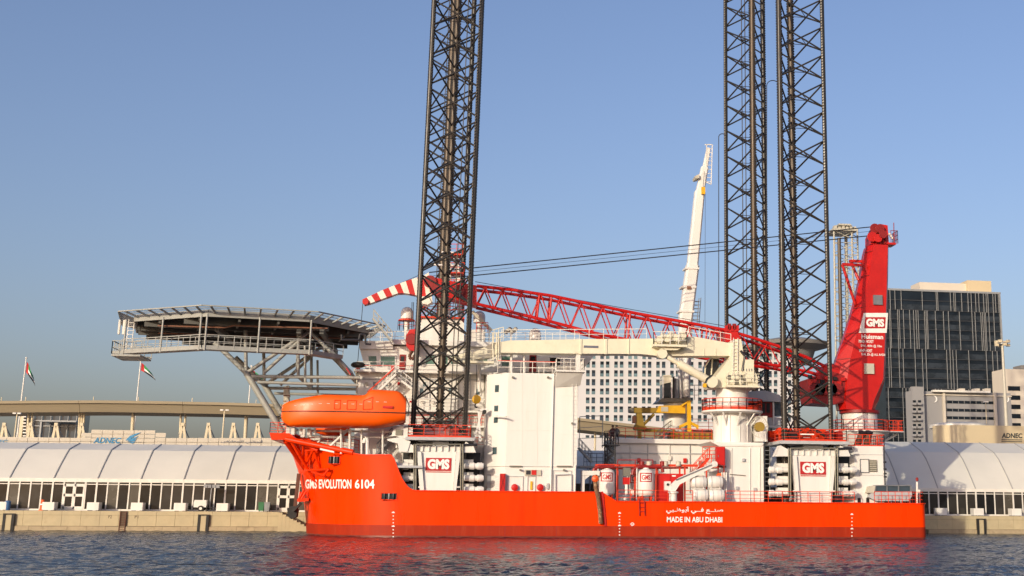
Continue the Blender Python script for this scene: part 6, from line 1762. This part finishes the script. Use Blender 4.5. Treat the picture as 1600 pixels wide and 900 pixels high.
# tall dark stairwell beside the tower
t = thing('stair_tower', 'dark steel stair tower between casing tower and deckhouse', 'stairs', P(950, 770, 126))
for x_ in (945, 949, 961): rod('post', P(x_, 778, 126), P(x_, 676, 126), .08, 'pipe_dark', t)
for i in range(5):
    y_ = 695 + i * 14; p, q = (P(946, y_ + 12, 126), P(960, y_, 126)) if i % 2 else (P(960, y_ + 12, 126), P(946, y_, 126))
    MB().stairs(p, q, .8, 7, .9).build('flight', 'pipe_dark', t)
bp('top_landing', (944, 694.6, 969, 696, 125.7, 128), 'pipe_dark', t)
MB().rail([P(944, 690, 125.8), P(962, 690, 125.8)], 1.0, .5, .03, (.33, .66)).build('railing', 'pipe_dark', t)
t = thing('gangway', 'steel gangway stair leaning beside the white casing tower', 'gangway', P(920, 745, 127))
MB().stairs(P(925, 722, 127), P(905, 700, 127), .8, 8).build('flight', 'steel_grey', t); MB().rail([P(912, 728, 127), P(942, 728, 127)], 1.2, .7, .03, (.33, .66)).build('railing', 'pipe_dark', t)
MB().bx(906, 728, 943, 731, 127, 130).build('landing', 'steel_grey', t)
MB().rail([P(905, 702, 129), P(941, 700, 129)], 3.2, 2.4, .04, (.33, .66)).build('screen_frame', 'steel_grey', t)
bp('leg', (921, 731.2, 923, 775, 127.5, 127.7), 'steel_grey', t); bp('leg', (939, 731.2, 941, 775, 127.5, 127.7), 'steel_grey', t)
# white portal frame
t = thing('portal_frame', 'white portal frame between the casing tower and first tank', 'frame', P(922, 768, 122))
bp('leg', (909, 743, 913.5, 770, 122, 123), 'paint_white', t); bp('beam', (909, 735.5, 937, 742.8, 122, 123), 'paint_white', t); MB().pp([(913.6, 742.9), (922, 742.9), (913.6, 750)], 122.05, 122.95).build('gusset', 'paint_white', t); bp('leg', (926, 743, 936, 770, 124, 124.4), 'black', t)
# two white tanks
def tank(px, w_, y0, y1, Y, label, s0):
    p = P(px, y1, Y); q = P(px, y0, Y); r = w_ / 2
    t = thing('storage_tank', label, 'tank', (p.x, Y, 2.56), 'white upright tanks with red badge')
    h = q.z - p.z
    MB().lathe((p.x, Y, p.z), [(r * .8, -.1), (r * .95, .02), (r, .12), (r, h * .72), (r * .96, h * .84), (r * .82, h * .94), (r * .5, h)], 26).build('shell', 'plate_white', t, True)
    for k in range(4): a_ = k * 1.571 + .785; rod('leg', (p.x + r * .8 * math.cos(a_), Y + r * .8 * math.sin(a_), 2.56), (p.x + r * .8 * math.cos(a_), Y + r * .8 * math.sin(a_), p.z + .3), .09, 'rail_red', t)
    zc_ = p.z + h * .68
    b = MB(); n = 8; hw = .55
    def arc(x, o): return Y - math.sqrt(max(.01, r * r - (x - p.x) ** 2)) - o
    for k in range(n):
        xa = p.x + s0 - hw + 2 * hw * k / n; xb = xa + 2 * hw / n
        for (z0, z1) in ((zc_ - .42, zc_ - .33), (zc_ + .33, zc_ + .42)): b.add([(xa, arc(xa, .012), z0), (xb, arc(xb, .012), z0), (xb, arc(xb, .012), z1), (xa, arc(xa, .012), z1)], [(0, 1, 2, 3)])
    for xe in (-hw, hw - .09): xa = p.x + s0 + xe; b.add([(xa, arc(xa, .013), zc_ - .42), (xa + .09, arc(xa + .09, .013), zc_ - .42), (xa + .09, arc(xa + .09, .013), zc_ + .42), (xa, arc(xa, .013), zc_ + .42)], [(0, 1, 2, 3)])
    b.build('badge_border', 'sign_red', t)
    lettering('GMS', p.x + s0 - .4, p.x + s0 + .4, zc_ - .24, zc_ + .24, lambda x, z: arc(x, .015), 'sign_red', t, offset=.03)
    for k in (-1, 1): rod('stay_pipe', (p.x + k * (r + .12), Y - .3, 2.56), (p.x + k * (r + .12), Y - .3, q.z + .1), .05, 'rail_red' if k > 0 else 'paint_white', t)
    MB().lathe((p.x, Y, q.z), [(.3, -.05), (.3, .12), (.12, .16), (.12, .3)], 12).build('manhole', 'paint_white', t, True)
tank(948, 1.55, 733, 772, 122.6, 'white tank with red badge, nearest to the casing tower', -.1)
tank(1009, 1.6, 733, 774, 122.4, 'white tank with red badge, beside the red cabinet', -.1)
tank(992, 1.3, 737, 772, 124.4, 'plain-sided white tank partly hidden behind the badged one by the red cabinet', 0)
# red pipe rack above the tanks
t = thing('pipe_gantry', 'red pipe gantry running above the white tanks', 'pipe rack', P(1000, 780, 123))
MB().bar(P(930, 727, 122.8), P(1090, 727.5, 122.8), .22).bar(P(930, 732, 123.6), P(1075, 731, 123.6), .18).build('gantry_beam', 'rail_red', t)
for x_ in (931, 965, 992, 1027, 1062, 1070): MB().bar(P(x_, 784, 122.9), P(x_, 728, 122.9), .15).build('post', 'rail_red', t)
MB().pipe([P(926, 740, 122.3), P(929, 732, 122.3), P(936, 729, 122.3), P(960, 729, 122.3)], .16, 8).build('fire_pipe', 'crane_dark_red', t, True)
MB().pipe([P(988, 742, 122.3), P(990, 733, 122.3), P(1000, 729, 122.3), P(1034, 730, 122.3), P(1036, 738, 122.3)], .15, 8).build('fire_pipe', 'crane_dark_red', t, True)
for x_ in (1003, 1014, 1035, 1060, 1040): MB().lathe(P(x_, 724.5, 122.6), [(.1, -.25), (.25, -.2), (.25, .2), (.1, .25)], 10).build('valve', 'crane_dark_red' if x_ % 2 else 'mast_pale', t, True)
MB().rail([P(965, 727, 122.4), P(1020, 727, 122.4)], .5, 1.5, .05, ()).build('hose_rack', 'crane_dark_red', t)
bp('control_panel', (974, 731, 985, 744, 122.3, 122.8), 'pipe_grey', t); bp('junction_box', (974, 746, 984, 757, 122.4, 122.9), 'crane_red', t)
t = thing('deck_bollard', 'grey steel column on a wide foot between the two badged tanks', 'bollard', P(979, 780, 121.5))
rod('column', P(979, 779, 121.5), P(979, 757, 121.5), .16, 'alu_white', t, 12); MB().lathe((P(979, 780, 121.5).x, 121.5, P(979, 782, 121.5).z), [(.7, 0), (.7, .3), (.45, .4), (.4, .5), (.2, .55)], 16).build('foot', 'steel_grey', t, True)
# red cabinet
t = thing('deck_cabinet', 'large red equipment cabinet beside the badged tank', 'cabinet', P(1048, 785, 122.6))
MB().bx(1028, 740, 1068, 790, 122.6, 124.6).build('body', 'crane_red', t)
for x_ in (1028.6, 1048.2): bp('door', (x_, 742, x_ + 19, 783, 122.52, 122.59), 'crane_red', t)
bp('door_sign', (1050, 742.6, 1056, 744.6, 122.47, 122.515), 'letter_white', t)
for x_ in (1046, 1049.5): bp('door_handle', (x_, 760, x_ + 1, 766, 122.45, 122.515), 'steel_grey', t)
# small white davit crane
t = thing('davit_crane', 'small white davit crane with slanting jib before the red cabinet', 'davit crane', P(1052, 785, 121))
MB().lathe((P(1051.5, 780, 121).x, 121, 0), [(.38, P(1052, 787, 121).z - .6), (.38, P(1052, 771, 121).z), (.52, P(1052, 771, 121).z + .02), (.52, P(1052, 768.5, 121).z), (.42, P(1052, 768, 121).z)], 16).build('post', 'plate_white', t, True)
MB().pp([(1047.5, 767.5), (1055.5, 767.5), (1062, 757), (1119, 727.5), (1115, 723), (1062, 746), (1049, 756)], 120.7, 121.3).build('jib', 'plate_white', t)
MB().pp([(1039, 767), (1048, 767), (1048, 752), (1039, 752)], 120.8, 121.4).build('winch_box', 'plate_white', t)
MB().lathe(P(1043.5, 757, 120.75), [(.03, -.05), (.12, -.05), (.12, .05), (.03, .05)], 10, axis='y').build('winch_hub', 'black', t)
rod('tie_rod', P(1056, 750, 120.6), P(1112, 726, 120.6), .04, 'steel_grey', t)
MB().lathe(P(1116, 725.5, 121), [(.05, -.2), (.3, -.2), (.3, .2), (.05, .2)], 12, axis='y').build('sheave', 'paint_white', t, True)
# life raft canisters
for i, (x_, y_, l) in enumerate(((1091.5, 753.5, 'upper white life raft canister, on the side of the davit crane'), (1117, 753.5, 'upper white life raft canister, on the side of the crane pedestal house'), (1094, 774, 'lower white life raft canister, on the side of the davit crane'), (1119, 774, 'lower white life raft canister, on the side of the crane pedestal house'))):
    Y = 121.3; q = P(x_, y_, Y); L_ = 1.4; r = .60
    t = thing('life_raft_canister', l, 'life raft', (q.x, Y, q.z - r), 'white life raft canisters in racks')
    MB().lathe(q, [(r * .35, -L_ / 2 - .08), (r * .85, -L_ / 2), (r, -L_ / 2 + .14), (r, -.06), (r * 1.03, -.05), (r * 1.03, .05), (r, .06), (r, L_ / 2 - .14), (r * .85, L_ / 2), (r * .35, L_ / 2 + .08)], 20, axis='x').build('shell', 'plate_white', t, True)
    for dx in (-.4, .4): MB().lathe(q + V((dx, 0, 0)), [(r * 1.035, -.035), (r * 1.035, .035)], 20, axis='x', cap=False).build('strap', 'shade_grey', t)
    MB().bar(q + V((-.55, -.35, -r - .02)), q + V((.55, -.35, -r - .02)), .1).bar(q + V((-.4, -.4, -r - .05)), q + V((-.35, -.45, .1)), .06).bar(q + V((.4, -.4, -r - .05)), q + V((.35, -.45, .1)), .06).build('cradle', 'paint_white', t)
# red locker and stair near pedestal
t = thing('red_locker', 'tall red locker beside the crane pedestal', 'locker', P(1127, 735, 123.4))
MB().bx(1120.5, 698, 1133, 727, 121.8, 122.7).build('body', 'crane_red', t); bp('door', (1121.3, 699, 1132, 726, 121.74, 121.79), 'crane_red', t); bp('door_handle', (1122, 711, 1123, 714, 121.68, 121.73), 'steel_grey', t)
for dx_ in (1121.5, 1130.5): bp('leg', (dx_, 727.2, dx_ + 1.6, 784, 122, 122.15), 'rail_red', t)
t = thing('red_stairway', 'red stairway climbing past the davit jib to a landing', 'stairs', P(1100, 740, 124))
MB().stairs(P(1082, 745, 124), P(1108, 716, 124), .8, 9).build('flight', 'rail_red', t); bp('landing', (1100, 728, 1135, 731, 122.8, 126), 'rail_red', t)
MB().rail([P(1103, 728, 122.9), P(1138, 728, 122.9)], 1.1, .6, .035, (.33, .66)).build('railing', 'rail_red', t); MB().rail([P(1098, 716, 124), P(1120, 716, 124)], 1.1, .6, .035, (.33, .66)).build('railing', 'rail_red', t)
for x_ in (1104, 1134): rod('post', P(x_, 784, 123), P(x_, 731, 123), .09, 'rail_red', t)
MB().bx(1110, 732.5, 1138, 737, 122.6, 126).build('canopy', 'plate_white', t)
t = thing('hose_rack', 'white hose frame with orange gear beside the pedestal house', 'hose rack', P(1132, 780, 121.5))
for x_ in (1128, 1131.5, 1135): rod('post', P(x_, 786, 121.6), P(x_, 738, 121.6), .07, 'alu_white', t)
MB().lathe(P(1124, 744, 121.7), [(.1, -.15), (.3, -.15), (.3, .15), (.1, .15)], 12, axis='y').build('reel', 'cone_orange', t, True)
# aft bulwark railings (belong to the hull)
zr_ = Z_AFT + .05
def xr(px): return P(px, 780, HY0 + .25).x
for a_, c_ in ((965, 1043), (1070, 1082), (1134, 1244), (1244, 1335)):
    MB().rail([(xr(a_), HY0 + .2, zr_), (xr(c_), HY0 + .2, zr_)], 1.0, 1.25, .032, (.33, .66)).build('deck_railing', 'rail_red', vessel)
MB().rail([(xr(1366), HY0 + .2, zr_), (XE - .3, HY0 + .2, zr_), (XE - .3, HY0 + 20, zr_)], 1.05, .7, .03, (.33, .66)).build('stern_railing', 'rail_red', vessel)
# ---- gear between pedestal house and stern jackhouse
t = thing('hose_reel', 'pale hose reel wheel on the platform beside the rightmost leg', 'hose reel', P(1187, 688, 122.5))
q = P(1186.5, 667, 122.5)
for k in range(22): a_ = k * 2 * math.pi / 22; MB().bar(q + V((.45 * math.cos(a_), 0, .6 * math.sin(a_))), q + V((.85 * math.cos(a_), 0, 1.0 * math.sin(a_))), .035).build('spoke', 'mast_pale', t)
b = MB()
for k in range(22): a0, a1 = k * 2 * math.pi / 22, (k + 1) * 2 * math.pi / 22; b.bar(q + V((.85 * math.cos(a0), 0, 1.0 * math.sin(a0))), q + V((.85 * math.cos(a1), 0, 1.0 * math.sin(a1))), .06)
b.build('rim', 'mast_pale', t)
MB().lathe(q, [(.1, -.3), (.48, -.28), (.48, .5), (.1, .5)], 16, axis='y').build('drum', 'olive_yellow', t, True)
for i in range(3): MB().bar(P(1188 + i * 4, 690, 122), P(1189 + i * 3, 674, 122), .1).build('support', 'paint_white', t)
t = thing('leg_cabling_gear', 'orange cable gear on the platform at the foot of the rightmost leg', 'deck gear', P(1255, 690, 126))
for i in range(7):
    q = P(1206 + i * 13, 681 - (i * 5) % 7, 125.5); MB().lathe(q, [(.2, -.4), (.5, -.35), (.5, .35), (.2, .4)], 12, axis='y' if i % 2 else 'x').build('cable_drum', 'paint_orange', t, True)
bp('gear_tray', (1200, 684, 1300, 689, 125, 127), 'crane_dark_red', t)
bp('sign_strip', (1250, 677.5, 1272, 679.5, 120.4, 120.45), 'letter_white', t)
# ---- stern machinery house with exhausts
t = thing('stern_machinery_house', 'white machinery house near the stern with a wide window', 'deckhouse', P(1358, 785, 122))
SYh = 122.0
a = BX(1336, 697, 1380.5, 784, SYh, 0); MB().box(a[0], a[1], SYh, SYh + 5.5, 2.56, a[5]).build('wall', 'plate_white', t)
MB().plan([(a[0] - .9, SYh + 1.6), (a[0] - .005, SYh + .01), (a[0] - .005, SYh + 5), (a[0] - .9, SYh + 5)], 2.56, a[5] - .02).build('side_wall', 'plate_white', t)
bp('window', (1345, 718, 1357, 737.5, SYh - .05, SYh + .02), 'plate_white', t)
f = MB()
for (x0, y0, x1, y1) in ((1344, 717, 1358, 718), (1344, 737.5, 1358, 738.5), (1344, 718.1, 1345, 737.4), (1357, 718.1, 1358, 737.4)): f.bx(x0, y0, x1, y1, SYh - .12, SYh + .02)
f.build('window_frame', 'steel_grey', t); bp('louvre', (1358.6, 718.5, 1370.5, 737, SYh - .1, SYh + .02), 'pipe_grey', t)
for i in range(6): bp('louvre_slat', (1359, 720 + i * 2.9, 1370, 721 + i * 2.9, SYh - .16, SYh - .105), 'mast_pale', t)
for y_ in (710, 742): bp('seam', (1336.5, y_, 1380, y_ + .7, SYh - .04, SYh + .02), 'shade_grey', t)
rod('corner_pipe', (a[1] + .12, SYh - .02, 2.56), (a[1] + .12, SYh - .02, a[5]), .07, 'pipe_dark', t)
for y_ in (722, 733, 740, 745): MB().box(a[1] + .05, a[1] + .3, SYh - .1, SYh + .1, P(1381, y_, SYh).z - .08, P(1381, y_, SYh).z + .08).build('lamp', 'pipe_dark', t)
MB().rail([(a[0] - .6, SYh + .1, a[5]), (a[1] + .2, SYh + .1, a[5]), (a[1] + .2, SYh + 4, a[5])], 1.1, .7, .035, (.33, .66), .12).build('roof_railing', 'rail_red', t)
for x_ in (1340, 1353.5): bp('door_opening', (x_, 778, x_ + 5, 786, SYh - .02, SYh + .03), 'black', t)
for i, l in enumerate(('brown exhaust pipe slanting up from the stern house, the one nearer the leg', 'brown exhaust pipe on the stern house, the one nearer the stern')):
    bx_, tx = ((1338, 1347), (1354, 1357.5))[i]
    e = thing('exhaust_pipe', l, 'exhaust', P(bx_, 698, SYh + 1.5), 'pair of exhaust pipes')
    p, q = P(bx_, 699, SYh + 1.5), P(tx, 678, SYh + 1.5)
    MB().cyl(p, q, .34, .34, 14, cap=True).build('pipe', 'exhaust_brown', e, True)
    q2 = P(tx + .7, 674.5, SYh + 1.4); MB().cyl(q, q2 , .38, .4, 14).build('outlet', 'black', e, True)
t = thing('rescue_craft', 'grey tarpaulin-covered workboat stowed behind the stern railing', 'boat', P(1390, 784, 121.6))
MB().pp([(1358, 777), (1370, 783), (1420, 783), (1425, 775), (1425, 768), (1362, 768)], 121.2, 123.2).build('boat_hull', 'shade_grey', t)
MB().pp([(1366, 768), (1424, 768), (1424, 759.5), (1369, 759.5)], 121.3, 123.1).build('wheelhouse', 'glass_blue', t)
for x_ in (1368, 1386, 1404, 1423): MB().bar(P(x_, 768, 121.25), P(x_, 759, 121.25), .1).build('window_pillar', 'steel_grey', t)
MB().pp([(1367, 759.4), (1425, 759.4), (1424, 757.8), (1368, 757.8)], 121.2, 123.2).build('cabin_roof', 'steel_grey', t)
MB().pp([(1356, 770), (1366, 770), (1368, 758.5), (1359, 760)], 121.1, 122.4).build('tarpaulin', 'mast_pale', t)
for i in range(0): q = P(1374 + i * 10, 776, 121); MB().lathe(q, [(.1, -.12), (.3, -.12), (.3, .12), (.1, .12)], 12, axis='y').build('gear_drum', 'crane_red' if i % 2 else 'paint_orange', t, True)
t = thing('stern_light_post', 'slim white light post standing at the stern corner', 'light post', P(1433, 785, 120.8))
rod('post', P(1433, 787, 120.8), P(1433, 753, 120.8), .1, 'alu_white', t, 10); MB().lathe(P(1433, 752, 120.8), [(.06, 0), (.14, .08), (.14, .3), (.05, .38)], 10).build('lantern', 'crane_dark_red', t, True); bp('bracket', (1434, 765, 1438, 770, 120.7, 121), 'alu_white', t)
# ---- pale lattice tower far behind the stern
LT = 152.0
t = thing('pale_lattice_tower', 'pale lattice tower with an olive pole behind the rightmost leg', 'lattice tower', P(1318, 690, LT))
xs4 = [1303, 1321.5, 1331, 1339.5]
for i, x_ in enumerate(xs4):
    p, q = P(x_ + (3 if i < 2 else 6), 640, LT + (i % 2) * 3), P(x_, 358 if i != 1 else 352, LT + (i % 2) * 3); rod('tower_leg', (p.x, p.y, QZ), q, .13 if i != 1 else .22, 'mast_pale', t)
p = P(1316, 640, LT - .5); rod('olive_pole', (P(1316, 640, LT - .5).x, LT - .5, QZ), P(1311, 372, LT - .5), .24, 'leg_brown', t, 10)
for i in range(15):
    y0 = 360 + i * 19; 
    rod('lacing', P(1303 + i * .2, y0, LT), P(1338 + i * .4, y0 + 16, LT), .05, 'mast_pale', t, 6); rod('lacing', P(1338 + i * .4, y0, LT), P(1303 + i * .2, y0 + 16, LT), .05, 'mast_pale', t, 6); rod('lacing', P(1321 + i * .2, y0, LT + 3), P(1338 + i * .4, y0 + 10, LT + 1), .06, 'mast_pale', t, 6)
    rod('rung', P(1303 + i * .2, y0, LT), P(1339 + i * .4, y0, LT), .05, 'mast_pale', t, 6)
bp('head_frame', (1302, 357, 1340, 360, LT - .5, LT + 3.5), 'mast_pale', t); bp('head_frame', (1311, 349.5, 1330, 352, LT, LT + 3), 'mast_pale', t)
for i in range(6): bp('head_fitting', (1304 + i * 6, 352 + (i % 2) * 2, 1308 + i * 6, 357, LT + .2, LT + 1), 'mast_pale', t)
# ================================================================ crew on the deckhouse roof
def person(label, px, py, Y, lean, jacket, hat):
    f = P(px, py, Y)
    t = thing('person', label, 'person', f)
    me = bpy.data.meshes.new('body')
    pts = [(0, 0, .95), (0, 0, 1.2), (0, -.02, 1.45), (0, -.02, 1.56), (0, -.03, 1.70),
           (-.1, 0, .9), (-.12, -.05, .5), (-.12, 0, .08), (-.12, -.14, .04), (.1, 0, .9), (.13, .03, .5), (.14, .08, .08), (.14, -.06, .04),
           (-.2, 0, 1.42), (-.28, -.08, 1.16), (-.2, -.3, 1.05), (-.16, -.38, 1.05), (.2, 0, 1.42), (.28, -.06, 1.16), (.2, -.3, 1.06), (.16, -.38, 1.06)]
    rad = [.16, .17, .15, .06, .105, .1, .075, .05, .04, .1, .075, .05, .04, .07, .055, .04, .035, .07, .055, .04, .035]
    ed = [(0, 1), (1, 2), (2, 3), (3, 4), (0, 5), (5, 6), (6, 7), (7, 8), (0, 9), (9, 10), (10, 11), (11, 12), (2, 13), (13, 14), (14, 15), (15, 16), (2, 17), (17, 18), (18, 19), (19, 20)]
    me.from_pydata([(x + lean * z * .06, y, z) for x, y, z in pts], ed, [])
    o = new_obj('body', me, t); o.location = (0, 0, 0)
    sk = o.modifiers.new('skin', 'SKIN')
    for v, r in zip(me.skin_vertices[0].data, rad): v.radius = (r, r)
    me.skin_vertices[0].data[0].use_root = True
    o.modifiers.new('sub', 'SUBSURF').levels = 1; o.modifiers['sub'].render_levels = 1
    me.materials.append(M[jacket])
    MB().lathe(V((f.x + lean * .11, Y - .03, f.z + 1.74)), [(.15, 0), (.13, .06), (.08, .12), (.02, .14)], 12).build('helmet', hat, t, True)
    MB().lathe(V((f.x + lean * .11, Y - .05, f.z + 1.66)), [(.04, -.1), (.095, -.04), (.1, .03), (.06, .09)], 10).build('face', 'skin', t, True)
    return t
zroof = P(1040, 686.2, DY).z
person('person in dark red jacket standing at the left end of the deckhouse roof', 956, 694.6, 126.8, .5, 'jacket_dark', 'black')
person('person in dark clothes at the deckhouse roof corner railing, beside the one in dark red', 964, 694.6, 127.0, -.3, 'trousers_dark', 'black')


# ---- fittings on the deckhouse, the pedestal house and the stern house
dh_w = dh
for x_ in (985, 1012, 1046, 1078, 1100): rod('wall_pipe', P(x_, 770, DY - .12), P(x_, 694, DY - .12), .05, random.choice(('shade_grey', 'paint_white')), dh, 6)
MB().bar(P(962, 708, DY - .1), P(1120, 709, DY - .1), .08, .1).build('cable_tray', 'shade_grey', dh)
for i in range(6): bp('wall_box', (972 + i * 24, 712 + (i % 3) * 4, 977 + i * 24, 719 + (i % 3) * 4, DY - .25, DY - .01), ('alu_white', 'crane_red', 'steel_grey')[i % 3], dh)
for x_, y0, y1 in ((1143, 700, 784), (1172, 700, 784), (1187, 700, 784)): rod('wall_pipe', P(x_, y1, KY - 1.27), P(x_, y0, KY - 1.27), .045, 'paint_white', kc, 6)
for y_ in (722, 752): MB().bar(P(1126, y_, KY - 1.21), P(1192, y_ + .6, KY - 1.21), .03, .03).build('plate_seam', 'plate_white', kc)
for x_, y_ in ((1150, 760), (1160, 716), (1178, 762)): bp('wall_box', (x_, y_, x_ + 4, y_ + 5, KY - 1.42, KY - 1.21), 'shade_grey', kc)
for k in range(5): a_ = -2.4 + k * .5; rod('pedestal_pipe', (CX + 1.93 * math.cos(a_), CYk + 1.93 * math.sin(a_), zC), (CX + 1.93 * math.cos(a_), CYk + 1.93 * math.sin(a_), zB - .5), .04, 'paint_white', kc, 6)
for z__ in (.35, .7): 
    MB().lathe((CX, CYk, zC + (zB - zC) * z__), [(1.905, -.02), (1.925, -.015), (1.925, .015), (1.905, .02)], 32, cap=False).build('weld_ring', 'plate_white', kc, True)
